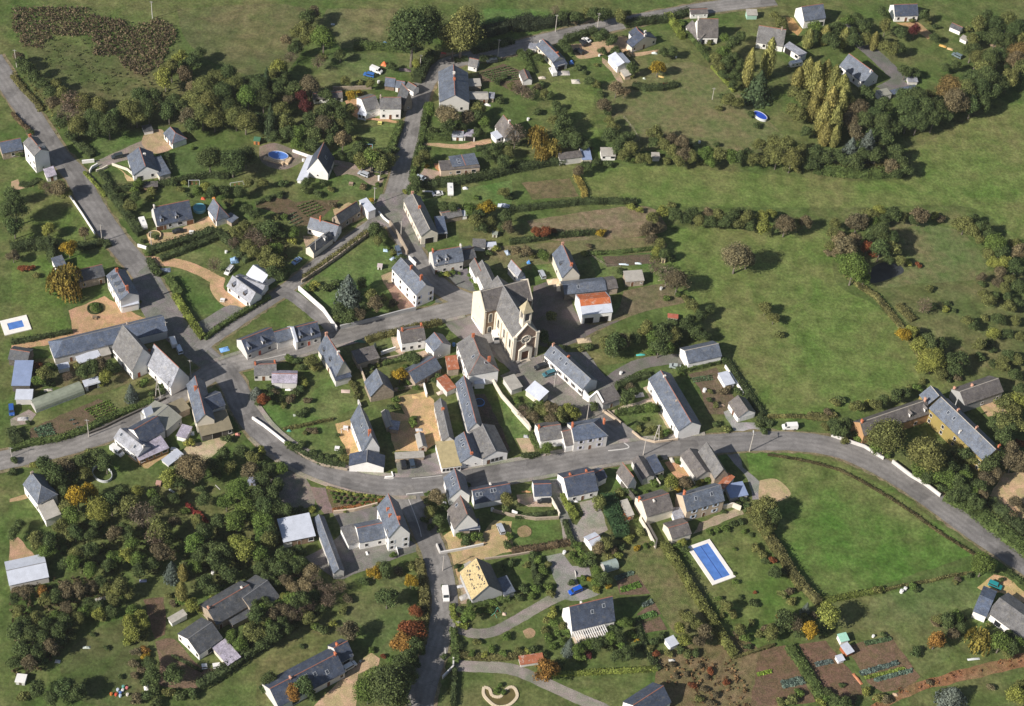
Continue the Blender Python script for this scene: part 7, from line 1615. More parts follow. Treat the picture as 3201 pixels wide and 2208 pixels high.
tree(1930,1010,62,'g',"rounded clipped evergreen beside the pale annex, upper one","clipped evergreens"); tree(2000,1080,62,'g',"rounded clipped evergreen beside the pale annex, lower one","clipped evergreens")
grove("right of the long dark roof","2128 850 90 d|2110 980 100 o|2200 900 90 o|2180 1050 80 d|2260 980 80 d|2300 880 70 n|2240 780 70 d|2330 760 70 g|2380 700 60 l|2440 740 70 d|2060 1060 60 d|2128 760 60 d|2190 730 60 d|2060 650 60 d|2400 820 60 n|2480 830 60 n|2520 760 60 n|2340 940 60 d|2420 900 50 o|2100 1140 50 d|2560 680 45 n")
T(800,1100)
tree(2090,1230,70,'o',"round tree right of the skylight house","lone trees")
tree(1195,185,68,'y',"round yellow shrub in the inner yard","autumn trees")
tree(5,330,60,'b',"blue green spiky shrub beside the low old house","blue grey conifers",hf=.9)
grove("in the gardens below the main street","380 220 40 l|400 260 45 l|370 310 45 d|330 340 45 d|290 390 50 k|200 390 45 d|120 370 50 d|60 400 55 r|20 420 40 d|230 450 35 o|430 400 40 k|410 490 45 d|360 520 45 d|120 300 45 d|470 110 30 g|60 340 40 d|160 330 40 k|260 270 25 d|830 330 30 o|800 260 35 o|1240 50 50 d|1330 60 55 d|960 120 35 d|1010 110 25 l|1520 210 50 d|1480 240 35 d|1260 260 40 g|1210 300 40 g|1330 300 35 g|1160 400 40 g|1180 450 35 g|1120 460 35 d|840 370 35 o|820 300 35 o|1310 170 30 g|1240 120 25 g")
grove("in the two lawns inside the bend","450 650 38 k|490 655 35 k|410 670 30 o|380 770 45 d|330 790 45 d|700 830 40 d|740 880 40 o|660 900 35 d|600 880 40 d|540 870 40 d|480 840 40 d|270 760 35 g|1310 590 45 g|1300 560 28 g|1320 545 26 d|680 690 25 d|900 190 25 d")
hedge([(270,790),(400,860),(520,920),(640,950),(740,960)],2.2,1.4,HC["d"],"dark hedge behind the white kerb wall of the bend")
hedge([(230,650),(350,630),(520,590),(640,565)],1.0,1.0,HC["o"],"thin hedge between the two lawns inside the bend")
wall_line([(-30,560),(60,620),(150,690),(250,770)],1.1,0.4,"white","white wall along the start of the bend","roadside_wall")
wall_line([(250,780),(400,880),(560,950),(760,990)],0.9,0.4,"stone","old stone wall along the inside of the bend","roadside_wall")
wall_line([(1070,1050),(1140,1045),(1128,1005)],0.6,0.3,"white","low white corner wall beside the gable","roadside_wall")
wall_line([(1160,920),(1280,900),(1400,880)],1.0,0.3,"beige","beige parapet behind the two parked cars")
wall_line([(860,130),(890,210),(950,370)],1.6,0.35,"beige","beige wall of the alley beside the small barn house")
wall_line([(1395,290),(1420,380)],1.8,0.35,"white","white wall stub at the sandy courtyard")
wall_line([(1150,330),(1260,310),(1390,290)],1.4,0.35,"stone","stone wall at the head of the sandy courtyard")
wall_line([(1950,230),(2040,380),(2128,480),(2260,620),(2280,660)],1.8,0.4,"cream","sloping cream garden wall beside the workshop")
wall_line([(850,430),(870,480)],1.8,0.4,"pale","short pale wall at the lawn corner")
hedge([(780,240),(850,380)],1.4,1.3,HC["o"],"olive hedge along the dark alley")
for i in range(26): tree(620+(i % 9)*52+(i//9)*24+random.uniform(-9,9),1175+(i//9)*36+(i % 9)*4,20,'g',f"round white flowering bush in the roadside bed, {ORD[i//9]} row, {ORD[i % 9]} plant","trees and bushes in the roadside bed")
hedge([(640,1320),(820,1290),(1000,1250),(1090,1225)],1.6,0.6,(0.3,0.14,0.06),"low rust red border of the flower bed")
hedge([(590,1130),(800,1185),(1100,1225)],1.0,0.6,(0.26,0.28,0.08),"yellow flowered front edge of the bed")
wall_line([(645,1345),(820,1325),(1010,1275)],1.2,0.4,"beige","beige wall between the bed and the white house yard")
tree(745,1320,28,'l',"small yellow green bush against the beige wall","lone trees")
grove("in the dark plot below the rubble ground","40 820 50 l|20 880 50 o|60 1060 80 d|130 1180 80 d|60 1280 90 d|160 1290 80 d|240 1310 70 d|60 1420 100 g|120 1500 80 d|100 1560 80 o|380 1320 45 d|470 1310 40 l|210 960 60 g|120 980 60 d|60 960 60 d|180 1100 60 d|20 1180 80 d|330 1330 50 d|0 1370 80 g")
grove("between the stop line and the street houses","1500 1200 70 t|1440 1240 50 o|1450 1330 60 o|1520 1400 60 d|1560 1300 50 d|1400 1400 40 d|1440 1190 40 g|1540 1480 40 d|1450 1460 40 d|2080 1300 50 d|1750 1110 40 d")
T(1600,1100)
tree(290,800,62,'g',"round bay tree beside the front of the grey cottage","lone trees"); 
hedge([(80,870),(150,880),(230,860)],2.0,1.4,HC["d"],"hedge left of the round bay tree")
hedge([(150,680),(180,760),(230,800)],1.6,1.2,HC["g"],"hedge between the lawn and the grey cottage")
grove("in the plot behind the grey cottage","100 500 55 n|180 540 60 k|250 490 70 o|330 470 70 t|400 520 75 o|470 490 70 l|520 510 60 l|330 560 60 k|420 580 55 d|230 430 50 g|160 450 45 d|60 450 45 d|500 560 50 o|40 400 40 g")
tree(675,455,50,'d',"dark tree against the arched white wall","lone trees")
wall_line([(590,385),(640,420),(700,400),(752,480)],3.4,0.45,"white","high white wall with a rounded dip at the street","arched_wall",hs=[4.0,2.4,4.4,3.6])
wall_line([(0,490),(60,560),(150,660)],1.8,0.4,"cream","lower end of the sloping cream garden wall")
wall_line([(755,500),(830,550),(905,600)],1.0,0.35,"beige","low wall with brick piers along the side street")
wall_line([(1000,670),(1070,730),(1190,760),(1380,735)],0.9,0.35,"beige","low wall of the yellowed lawn by the street")
wall_line([(790,495),(830,530),(905,595)],0.8,0.3,"stone","second low wall inside the paved path corner")
wall_line([(1770,130),(1820,200),(1920,360)],1.2,0.3,"white","pale wall of the vegetable plots beside the meadow")
hedge([(860,520),(1000,500),(1130,480),(1230,480)],2.6,1.8,HC["g"],"trimmed hedge across the little lawn")
hedge([(870,300),(1000,240),(1140,200)],3.0,1.8,HC["d"],"dark hedge above the paved garden path")
hedge([(1370,170),(1540,130),(1720,90)],2.4,1.6,HC["g"],"hedge under the brick front of the slate barn")
hedge([(1780,90),(1880,240),(2000,420),(2080,540)],2.6,1.6,HC["d"],"dark hedge falling along the meadow edge")
hedge([(2040,560),(2160,620),(2128,600)],2.2,1.6,HC["d"],"hedge right of the double garage")
grove("around the long farmhouse garden","960 380 60 d|920 330 45 d|1010 330 50 d|980 290 45 k|1160 470 55 g|1100 560 30 g|1180 640 40 o|1230 690 50 o|1130 660 40 o|1280 680 45 g|1050 600 30 d|920 430 25 o|1760 60 45 d|1800 300 40 k|1760 330 45 k|1650 330 30 o|1700 440 35 o|1640 400 30 d|1880 330 40 d|2060 600 45 d|2090 660 40 d|1780 640 45 o|1700 600 40 d|1500 640 30 d|1420 190 25 g|1310 660 35 o|880 350 40 o|1060 640 35 o")
rows("vegetable_rows",[(1490,220),(1660,190),(1680,240),(1510,260)],3,(0.12,0.19,0.1),"blue green rows behind the farmhouse",0.5,0.4)
hedge([(420,1200),(460,1290),(540,1390)],2.4,1.8,HC["l"],"yellow green hedge strip beside the narrow drive")
hedge([(790,1220),(830,1350),(900,1480),(905,1560)],5.5,3.0,(0.05,0.1,0.045),"thick dark green clipped hedge block")
tree(720,1250,72,'o',"olive tree at the corner of the grey turning place","lone trees")
tree(1330,1080,62,'l',"round yellow green bush beside the arched barn","autumn trees"); tree(1440,1090,65,'k',"round purple brown bush right of the yellow one","autumn trees"); tree(1380,1140,36,'y',"small bright yellow bush below the round bushes","autumn trees")
grove("around the shuttered house","1190 1100 40 g|1170 1060 40 g|1560 1080 45 l|1620 1060 40 g|1230 1040 40 d|1010 1170 40 d|960 1150 45 d|900 1170 45 o|1150 1260 30 d|1450 900 25 g|1380 920 25 g|1640 1500 35 g|1700 1480 35 g|1770 1470 40 g|1840 1430 40 d|1900 1410 38 d|1410 1590 40 l|1760 1330 25 d|1920 1220 40 d|1880 1260 35 d|1960 1290 45 d|1150 1380 28 d|1060 1500 45 o|980 1560 45 l|1230 880 30 d|1120 1170 30 g|2060 1300 80 o|2128 1280 90 o|2080 1400 80 o|2180 1350 70 d|2128 1480 60 o|2000 1360 50 o")
wall_line([(905,1110),(1000,1220),(1080,1370),(1200,1590),(1190,1640)],2.0,0.4,"dark","long dark wall beside the lane of the cream barn")
wall_line([(1060,1400),(1130,1510),(1195,1640)],1.6,0.35,"cream","pale inner wall below the low grey shed")
wall_line([(1160,1000),(1190,1060),(1230,1120)],1.4,0.3,"cream","cream wall behind the grey roofed barn")
wall_line([(325,1240),(360,1300),(395,1370)],1.6,0.3,"cream","cream wall beside the small slate garage")
wall_line([(-160,1330),(0,1370),(200,1400),(390,1390)],1.2,0.35,"stone","stone wall across the garden lawns")
wall_line([(0,1340),(45,1360)],1.4,0.3,"white","short bright white wall piece")
wall_line([(1750,1310),(1830,1290),(1900,1320)],2.0,0.4,"cream","cream wall with an arch beside the shuttered house")

hedge([(1960,1330),(2060,1460),(2128,1570),(2240,1740),(2400,1990),(2380,1960)],2.2,2.6,HC["o"],"long tall hedge from the shuttered house to the allotments")
hedge([(30,1380),(200,1370),(380,1340)],1.6,1.2,HC["d"],"dark border along the stone lawn wall")
pole(1975,830,"tall concrete pole at the green field corner",h=9.2,lamp=True); pole(1092,860,"concrete pole in the street opposite the yellowed lawn"); pole(622,575,"pale pole at the mouth of the side street"); pole(1200,750,"wooden A shaped twin pole on the yellowed lawn",kind="A"); pole(350,300,"dark pole in the church parking place",h=6,lamp=True,name="street_lamp")
T(2400,1100)
grove("round the manor front garden","600 640 75 d|560 600 60 d|660 600 60 d|720 680 50 d|760 730 45 g|480 620 45 o|640 740 45 o|500 500 45 k|560 420 50 o|600 400 50 d|740 450 60 o|820 430 50 l|900 440 60 o|960 400 60 d|1060 360 60 d|1140 340 60 d|1240 300 50 g|1280 250 40 o|1180 300 45 o|1560 830 70 o|1640 850 70 d|1700 900 60 o|1500 960 80 d|1420 1030 80 g|1500 1050 80 g|1580 1080 70 d|1640 980 60 d|1620 1160 80 d|1560 1200 70 d|1700 1160 70 g|1760 1110 70 d|1330 1050 60 d|1460 1130 50 d|1000 860 40 g|1640 1040 70 g|1480 860 60 d|1540 740 45 o")
tree(990,690,165,'o',"large round lime tree in front of the manor, left one","two manor lime trees",hf=.8)
tree(1330,850,180,'o',"large round lime tree in front of the manor, right one","two manor lime trees",hf=.8)
tree(900,780,80,'g',"lower left crown of the left manor lime","two manor lime trees"); tree(1280,980,90,'g',"lower crown of the right manor lime","two manor lime trees")
grove("behind and beside the manor","1380 60 100 l|1330 20 60 l|1520 80 80 d|1600 60 80 d|1560 150 70 d|1440 180 60 o|1580 220 40 k|1490 210 50 d|1980 420 90 o|2080 400 90 l|2040 500 90 o|1960 560 90 o|1900 590 80 d|2000 640 80 d|2090 620 80 o|1960 720 80 d|1900 850 90 d|1850 940 90 d|1960 880 80 d|2030 820 80 k|2100 760 50 r|2040 900 90 k|2110 900 80 k|1900 1020 70 k|1820 1060 80 k|1780 1180 60 k|1760 1260 60 d|2090 960 60 k|2060 190 60 d|1960 120 60 o|1870 100 50 d|2000 30 60 d|2080 60 60 o|1760 40 50 d|2100 300 60 d|1840 1240 50 d|1700 1230 60 d|2060 1250 60 k|2110 1290 50 k|2040 1350 50 k")
hedge([(1480,1200),(1700,1320),(1900,1480),(2128,1650),(2200,1720)],6,1.8,HC["g"],"broad hedge bank above the road at the right edge")
hedge([(1840,1250),(1980,1370),(2140,1520)],4,2.2,HC["d"],"dark upper hedge by the sandy drive at the right")
hedge([(330,540),(500,560),(560,530)],3.0,1.4,HC["o"],"field edge hedge behind the white van") 
hedge([(0,545),(150,540),(330,545)],1.6,0.9,HC["o"],"thin field edge hedge along the road verge")
wall_line([(525,705),(650,750),(800,800),(960,900)],1.4,0.3,"pale","pale manor wall left of the entrance","manor_wall")
wall_line([(1030,925),(1180,1040),(1300,1110),(1430,1210)],1.6,0.3,"pale","pale manor wall right of the entrance","manor_wall")
hedge([(0,860),(200,890),(400,930),(600,990),(760,1070),(1000,1210),(1200,1340),(1400,1490),(1560,1590),(1780,1730),(1860,1780)],0.9,0.7,(0.1,0.09,0.045),"thin dark fence line of weeds round the green field")
T(0,1608)
T(800,1608)
tree(1090,690,95,'d',"dark round evergreen alone on the shaded lawn","lone trees"); tree(770,960,90,'k',"brown maroon round tree above the low farmhouse","autumn trees")
tree(1300,960,110,'r',"rust red tree beside the bottom road, upper one","autumn trees"); tree(1220,1060,100,'a',"orange brown tree beside the bottom road","autumn trees"); tree(1330,800,60,'r',"small russet tree along the bottom road","autumn trees")
tree(985,480,65,'y',"bright yellow green tree at the yard edge","autumn trees"); tree(1290,550,60,'y',"bright yellow tree beside the bottom road bend","autumn trees"); tree(1290,430,50,'o',"olive tree above the bright yellow one","autumn trees")
grove("along the shaded lawn of the bottom road","1080 450 70 d|1180 470 45 k|1030 430 45 o|550 960 55 d|500 930 50 g|640 910 38 l|720 800 45 o|760 700 50 k|380 1100 28 d|900 560 50 d|1340 880 50 o|1330 1080 80 d|1260 1180 80 d|1350 1130 60 d|1190 1230 70 d|1130 1210 50 g|1120 1300 70 d|1240 1290 80 d|1320 1230 60 d|1140 340 35 g|960 1130 35 g|1060 1180 28 r|1190 1210 22 r|700 600 50 n|620 640 60 n|600 720 60 n|540 780 50 d|480 680 60 d|380 700 80 d|300 720 80 g|340 640 60 t|300 600 60 t|260 680 50 g|420 580 70 t|470 480 80 t|500 560 60 n|560 640 50 n|250 540 60 k|350 500 50 k|160 560 60 d|100 520 60 d|200 460 80 d|300 420 80 d|240 340 80 d|360 300 60 d|120 420 70 d|380 400 60 d|60 160 90 g|130 200 60 o|170 130 40 o|40 60 80 g|30 320 80 g|40 450 60 d|60 800 70 g|140 840 70 k|220 800 70 k|200 900 70 d|300 840 60 k|100 930 70 g|60 1000 70 o|160 1010 60 d|380 820 60 o|440 760 60 n|440 860 60 o|260 960 60 d|1560 1180 30 d|20 900 70 o")
tree(1080,1420,190,'d',"huge dark oak at the bottom edge beside the sandy drive","lone trees",hf=.8); tree(930,1450,130,'g',"left lower crown of the huge bottom oak","lone trees"); tree(1000,1340,90,'g',"upper crown of the huge bottom oak","lone trees"); tree(1200,1400,110,'d',"right crown of the huge bottom oak","lone trees"); tree(1290,1330,80,'d',"small dark crown right of the huge oak","lone trees"); tree(1200,1530,100,'d',"bottom dark crown of the huge oak","lone trees")
tree(310,1470,80,'a',"golden brown tree before the low farmhouse","autumn trees"); tree(400,1420,90,'d',"dark tree before the low farmhouse","lone trees"); tree(110,1370,70,'d',"dark tree left of the low farmhouse","lone trees"); tree(460,1500,60,'d',"small dark tree before the low farmhouse","lone trees"); tree(80,1440,55,'d',"small dark bush left of the low farmhouse","lone trees")
hedge([(1350,400),(1390,600),(1400,800),(1390,1000),(1360,1150)],3,2.2,HC["o"],"tall hedge beside the bottom road")
hedge([(0,1140),(160,1020),(300,940),(450,830),(560,770)],3.4,2.2,HC["d"],"dark hedge of the lawn strip continuing upward")
hedge([(1640,960),(1650,1100),(1660,1240)],2.4,1.8,HC["g"],"hedge on the right of the bottom road")
hedge([(1650,1300),(1640,1450),(1640,1600)],1.8,1.6,HC["d"],"dark hedge at the bottom edge of the road")
hedge([(1630,760),(1640,860),(1700,930),(1760,950)],1.8,1.3,HC["l"],"light hedge at the corner of the curving drive")
hedge([(1660,1170),(1780,1190),(1960,1200),(2128,1190),(2260,1170)],2.4,1.1,HC["o"],"mixed low hedge above the lower grey lane")
hedge([(1760,760),(1900,740),(2100,700)],3.0,1.4,HC["g"],"bush row below the unfinished house")
wall_line([(1500,260),(1530,330),(1700,300),(1890,260)],1.0,0.35,"pale","pale wall around the small raised garden")
wall_line([(1640,1210),(1640,1280),(1550,1370)],1.4,0.35,"pale","pale curved wall at the lower lane entrance")
wall_line([(1900,380),(2128,350),(2300,320)],0.8,0.35,"stone","low stone wall behind the sandy yard")
grove("around the gardens below the sandy yard","1700 170 45 g|1750 200 55 d|1830 180 55 g|1740 240 40 d|1870 200 40 d|1560 600 26 d|1780 820 60 g|1740 860 50 g|1860 800 40 g|1940 800 45 g|1700 800 45 d|1980 740 40 g|1960 1120 40 g|1900 1170 40 l|1800 1160 40 g|2060 1160 40 g|1700 1090 40 d|1840 1060 40 o|2090 1010 45 g|1960 600 30 d|2128 400 45 d|2060 440 40 d|2090 250 45 d|2110 180 40 g|1700 470 30 d|1670 430 25 d")
for k,(u,v) in enumerate([(2030,1420),(2000,1470),(2060,1480)]): tree(u,v,30,'g',f"water plant in the small garden pond, {ORD[k]} from left","pond plants")
T(800,1608)
pole(1553,470,"tall pale pole where the bottom road narrows",h=7.5); pole(1680,925,"white gate post at the curving drive",h=2.2); pole(1640,965,"second white gate post at the curving drive",h=2.2)
T(1600,1608)
tree(285,1290,110,'a',"glowing orange tree beside the lower lane","autumn trees"); tree(495,570,38,'d',"round clipped bush near the blue car","lone trees")
tree(640,1170,42,'p',"dark red bush below the pergola","autumn trees"); tree(1200,1160,40,'r',"rusty bush below the small white shed","autumn trees")
grove("in the pergola house garden","220 380 45 g|180 340 45 d|260 460 50 g|230 520 45 d|300 420 40 o|300 600 45 g|320 660 40 o|200 620 50 g|120 420 40 o|100 620 50 d|60 690 45 d|160 680 45 g|500 340 40 g|560 390 50 g|600 420 45 d|660 400 50 d|700 480 60 g|760 540 70 d|720 560 60 g|650 540 30 y|800 580 45 y|700 610 35 l|590 530 35 g|780 240 70 o|730 280 60 t|850 300 50 k|900 270 50 d|880 340 45 l|810 350 50 o|660 330 50 d|620 360 40 g|560 300 45 g|540 250 40 g|980 200 50 l|1040 280 35 y|940 160 45 d|330 830 50 l|340 900 50 g|300 880 45 o|420 930 45 o|450 980 45 g|380 990 40 g|480 1090 60 b|550 1120 60 g|560 1190 55 g|620 1080 60 g|700 1080 60 d|760 1050 60 d|820 1020 60 g|880 1010 60 d|830 950 50 d|940 900 60 g|1000 900 45 g|800 1100 50 d|900 1080 45 g|1000 1000 50 g|960 1150 70 d|880 1180 60 d|1040 1090 50 d|270 960 40 o|300 1020 45 g|170 1120 45 d|260 1160 45 d|60 1130 40 o|130 1140 35 l|340 1100 45 g|420 1060 40 g|1050 1060 35 y|340 780 30 l|700 640 30 l")
tree(390,1250,70,'d',"dark shadowed tree behind the orange one","lone trees")
hedge([(300,1340),(500,1330),(700,1320),(900,1310),(1060,1300),(1210,1290)],1.8,1.1,HC["l"],"row of low yellow tipped shrubs above the lawn")
hedge([(1030,900),(1060,1040),(1130,1160),(1220,1300)],2.2,1.2,HC["d"],"dark hedge right of the pergola garden")
hedge([(160,350),(180,480),(220,620)],2.0,1.2,HC["d"],"hedge left of the grey parking court")
hedge([(440,60),(480,200),(520,280)],2.0,1.3,HC["d"],"dark hedge along the end of the narrow drive")
hedge([(0,310),(200,290),(420,250),(480,240)],2.6,1.3,HC["b"],"brownish hedge below the lawn with the bare patch")
hedge([(1250,260),(1380,440),(1480,620),(1640,860),(1760,1060),(1850,1190)],2.6,2.6,(0.15,0.17,0.055),"very long straight olive hedge left of the swimming pool")
hedge([(1840,1200),(1960,1160),(2128,1110),(2180,1090)],1.0,0.9,HC["o"],"thin hedge under the pool lawn")
grove("round the swimming pool lawn","1420 230 40 l|1380 260 40 g|1440 290 40 d|1850 490 18 d|2030 275 48 o|2080 330 45 o|2110 390 40 d|1900 690 26 d|2010 740 45 d|1780 760 60 o|1840 830 50 o|1900 960 60 o|1940 1030 50 g|1880 990 45 k|1750 840 30 o|1990 170 26 d|1930 140 30 g|2100 130 35 g|1960 1100 35 d|1850 290 22 g|2020 650 20 r|1720 700 35 g|1990 900 40 o|2060 1000 50 o|2100 950 45 k|1860 560 30 g")
grove("in the rough bottom plots","1440 1040 60 l|1400 950 60 l|1540 920 60 o|1600 980 75 k|1660 930 50 o|1560 1060 60 k|1480 860 60 o|1420 830 50 o|1460 1160 45 o|1530 1150 45 d|1180 1050 45 d|1250 1010 40 d|1150 1110 40 o|1300 1160 45 o|1400 1130 40 d|1330 1250 35 k|1650 1300 40 r|1620 1350 35 k|1560 1260 30 k|1500 1420 40 r|1600 1450 40 k|1700 1500 40 k|1780 1400 35 r|1660 1570 40 k|1560 1530 40 o|1450 1330 35 k|1360 1340 35 k|1180 240 45 g|1110 260 30 g")
rows("vegetable_rows",[(850,520),(1000,470),(1020,500),(870,555)],3,(0.13,0.19,0.15),"blue green leeks by the tunnel greenhouse",0.55,0.4)
rows("vegetable_rows",[(900,610),(1050,560),(1085,610),(910,655)],4,(0.13,0.24,0.05),"bright salad rows by the tunnel greenhouse",0.5,0.4)
rows("vegetable_rows",[(1080,740),(1160,705),(1185,745),(1095,780)],3,(0.14,0.19,0.16),"grey cabbages on the slope beds",0.55,0.4)
rows("vegetable_rows",[(1050,850),(1190,800),(1215,840),(1060,890)],4,(0.1,0.19,0.06),"green rows on the slope beds",0.5,0.4)
scrub("undergrowth",[(1270,1240),(1500,1180),(1830,1200),(2000,1600),(1480,1600),(1500,1430),(1260,1410)],0.3,0.6,(0.19,0.125,0.065),"rust brown dead weeds on the bottom plot","dead weeds",0.8)
T(2400,1608)
tree(1795,410,108,'g',"large round tree at the road near the turquoise car","lone trees",hf=.9)
tree(500,830,105,'l',"large light green tree at the field corner","lone trees",hf=.9); tree(350,960,75,'y',"yellow green tree left of the field corner tree","autumn trees"); tree(908,630,45,'o',"round tan bush on the field hedge","lone trees")
tree(1400,1040,78,'a',"round orange bush on the bungalow lawn","autumn trees"); tree(1760,1040,110,'w',"yellow green weeping willow before the bungalow","weeping willows"); tree(820,1470,50,'l',"small lime green tree at the bottom","lone trees"); tree(1540,1500,120,'b',"pale green cedar at the bottom right","blue grey conifers",hf=.8); tree(1850,1440,40,'t',"round tan bush in the shade at the bottom right","autumn trees")
grove("on the bungalow grounds","1430 870 60 o|1500 880 70 d|1560 850 70 g|1590 930 60 d|1540 980 60 k|1390 890 50 k|1620 870 50 o|1940 1060 90 g|2020 1100 70 d|1980 1150 60 o|2080 1060 60 g|1200 600 45 g|1240 630 35 d|1680 510 35 d|1580 540 35 k|1560 560 30 o|1230 1140 55 d|960 1000 30 d|2000 1010 60 d|1700 1120 45 d|1840 920 30 o")
grove("on the allotments at the bottom right","150 870 90 d|90 930 70 d|220 900 80 k|100 860 45 a|220 870 45 a|300 850 50 o|250 980 60 d|320 780 45 b|40 960 60 o|20 1000 60 o|460 980 45 d|600 1010 25 d|120 660 45 o|180 640 50 k|200 720 50 o|40 380 40 r|60 480 60 d|110 480 50 d|930 1520 50 o|980 1540 50 k|1340 1400 35 k|640 1560 60 d|560 1540 60 d|480 1540 45 g|440 1560 50 l|620 1420 30 d|2060 1500 80 l|2110 1420 60 o|2100 1560 60 o|380 840 40 k|20 60 60 d|60 20 60 o|40 100 40 o|1940 540 30 d|200 1540 60 o|260 1480 45 g|700 1540 50 k|500 1480 50 d|100 1560 50 o")
hedge([(10,200),(100,330),(200,500),(330,660),(430,760)],2.2,2.6,(0.16,0.16,0.07),"straight brown hedge on the left of the green field")
hedge([(430,730),(560,710),(700,680),(870,650),(960,630)],2.0,1.3,(0.15,0.19,0.05),"yellow flecked hedge under the green field")
hedge([(960,640),(1100,600),(1350,560),(1500,520),(1700,490)],1.0,0.8,HC["o"],"thin hedge under the green field toward the round tree")
hedge([(170,1110),(250,1220),(330,1330),(400,1440),(440,1560)],3.2,1.6,HC["g"],"ragged hedge between the two allotments")
hedge([(1940,470),(2040,540),(2140,610)],2.6,1.4,HC["g"],"hedge along the road above the sandy forecourt")
rows("vegetable_rows",[(760,1310),(1070,1220),(1090,1250),(780,1345)],3,(0.14,0.2,0.18),"long blue green leek row on the allotment, upper",0.7,0.4)
rows("vegetable_rows",[(880,1370),(1190,1290),(1205,1310),(900,1395)],3,(0.14,0.21,0.17),"long blue green leek row on the allotment, lower",0.7,0.4)
rows("vegetable_rows",[(800,1350),(1120,1275),(1150,1290),(820,1375)],3,(0.2,0.27,0.06),"yellow green salad rows between the leeks",0.5,0.35)
rows("vegetable_rows",[(390,1235),(530,1205),(545,1240),(410,1270)],3,(0.15,0.2,0.19),"blue grey cabbages on the middle allotment",0.6,0.35)
rows("vegetable_rows",[(110,1390),(280,1350),(310,1410),(130,1450)],5,(0.14,0.2,0.17),"large block of blue cabbages at the bottom",0.7,0.4)
rows("vegetable_rows",[(-90,1320),(30,1290),(40,1320),(-80,1350)],3,(0.2,0.3,0.05),"bright salad row at the left allotment",0.5,0.35)
rows("vegetable_rows",[(800,1060),(1020,1020),(1030,1050),(820,1095)],3,(0.1,0.16,0.08),"dark green row at the top of the leek plot",0.6,0.4)
scrub("undergrowth",[(1250,1400),(1600,1300),(2128,1170),(2128,1260),(1700,1350),(1300,1450),(900,1590),(820,1540)],0.35,0.5,(0.27,0.13,0.06),"rusty bracken along the lower right lane","bracken",0.6)
plant_all()

# ================================================================ VEHICLES, POOLS, SMALL THINGS
T(0,0)
BLK,DK,WH,SIL,TEAL = (0.02,0.022,0.028),(0.04,0.05,0.06),(0.78,0.77,0.76),(0.42,0.45,0.5),(0.05,0.16,0.2)
car(975,1312,930,1322,"hatch",DK,"dark car in the shade of the grey drive")
T(0,550)
car(1480,470,1430,478,"car",BLK,"black car parked before the dormered white house")
car(1440,1395,1420,1340,"van",WH,"white van with a ladder rack at the crossroads"); car(1490,1455,1475,1420,"hatch",(0.6,0.66,0.75),"pale blue car touching the rear of the ladder van")
car(1905,800,1880,830,"hatch",WH,"white car beside the blue sheet in the hedged garden")
T(800,0)
car(895,1460,870,1450,"hatch",SIL,"silver white hatchback on the gravel drive of the tall gable"); car(1010,1430,985,1425,"car",DK,"dark car near the white gate pillar")
car(1000,600,1050,620,"van",WH,"white box lorry parked in the paddock"); car(940,635,910,628,"hatch",(0.04,0.14,0.42),"blue car beside the white box lorry")
car(1370,1490,1350,1480,"car",(0.45,0.5,0.55),"pale car half hidden beside the beige house"); car(1960,520,1925,525,"hatch",DK,"dark car near the gabled hut in the bend")
T(800,550)
car(1510,162,1470,168,"car",WH,"white car beside the caravan on the long lawn"); car(1990,1360,2000,1395,"van",WH,"white van parked against the church")
car(1185,640,1195,665,"hatch",(0.1,0.14,0.2),"dark blue car on the park tip"); car(340,720,320,735,"car",(0.3,0.45,0.7),"pale blue covered car on the lane bank")
T(1600,0)
car(555,440,525,425,"hatch",BLK,"black car in the sandy top yard, lower one"); car(618,345,600,335,"car",WH,"white car in the sandy top yard"); car(590,370,575,350,"hatch",BLK,"black car in the sandy top yard, upper one"); car(340,610,325,580,"van",WH,"white van at the end of the long top street house")
T(2400,0)
car(1570,475,1540,460,"hatch",(0.15,0.2,0.22),"grey green car at the end of the diagonal path")
T(1600,550)
car(250,832,242,815,"hatch",SIL,"silver car with a white roof on the small green"); 
T(1600,1100)
car(235,137,190,150,"hatch",BLK,"black car parked in front of the church"); car(305,195,260,210,"hatch",TEAL,"teal car parked beside the black one"); car(1355,133,1335,130,"car",(0.35,0.4,0.4),"grey car at the back drive hedge"); car(265,1248,220,1250,"hatch",BLK,"dark car before the small slate garage")
T(800,1100)
car(1225,945,1215,900,"hatch",BLK,"left of two dark cars in the shop car park"); car(1295,935,1285,890,"hatch",(0.04,0.06,0.09),"right of two dark cars in the shop car park"); car(2035,1485,2020,1450,"hatch",SIL,"silver hatchback in the sandy yard")
T(800,1608)
car(1576,680,1583,740,"van",WH,"long white van on the bottom road"); car(780,1275,830,1245,"hatch",WH,"white car with open boot beside the low farmhouse")
T(1600,1608)
car(525,648,485,665,"hatch",(0.01,0.09,0.5),"bright blue car in the grey parking court")
T(2400,1100)
car(180,638,120,640,"van",WH,"white box van parked beside the meadow road")
T(2400,1608)
car(1885,603,1925,620,"hatch",(0.02,0.25,0.27),"turquoise car on the sandy forecourt")
T(0,1100)
car(975,840,1015,870,"van",WH,"white van beside the pale slate cottage"); car(98,500,100,530,"hatch",(0.03,0.1,0.35),"blue car at the left edge yard")
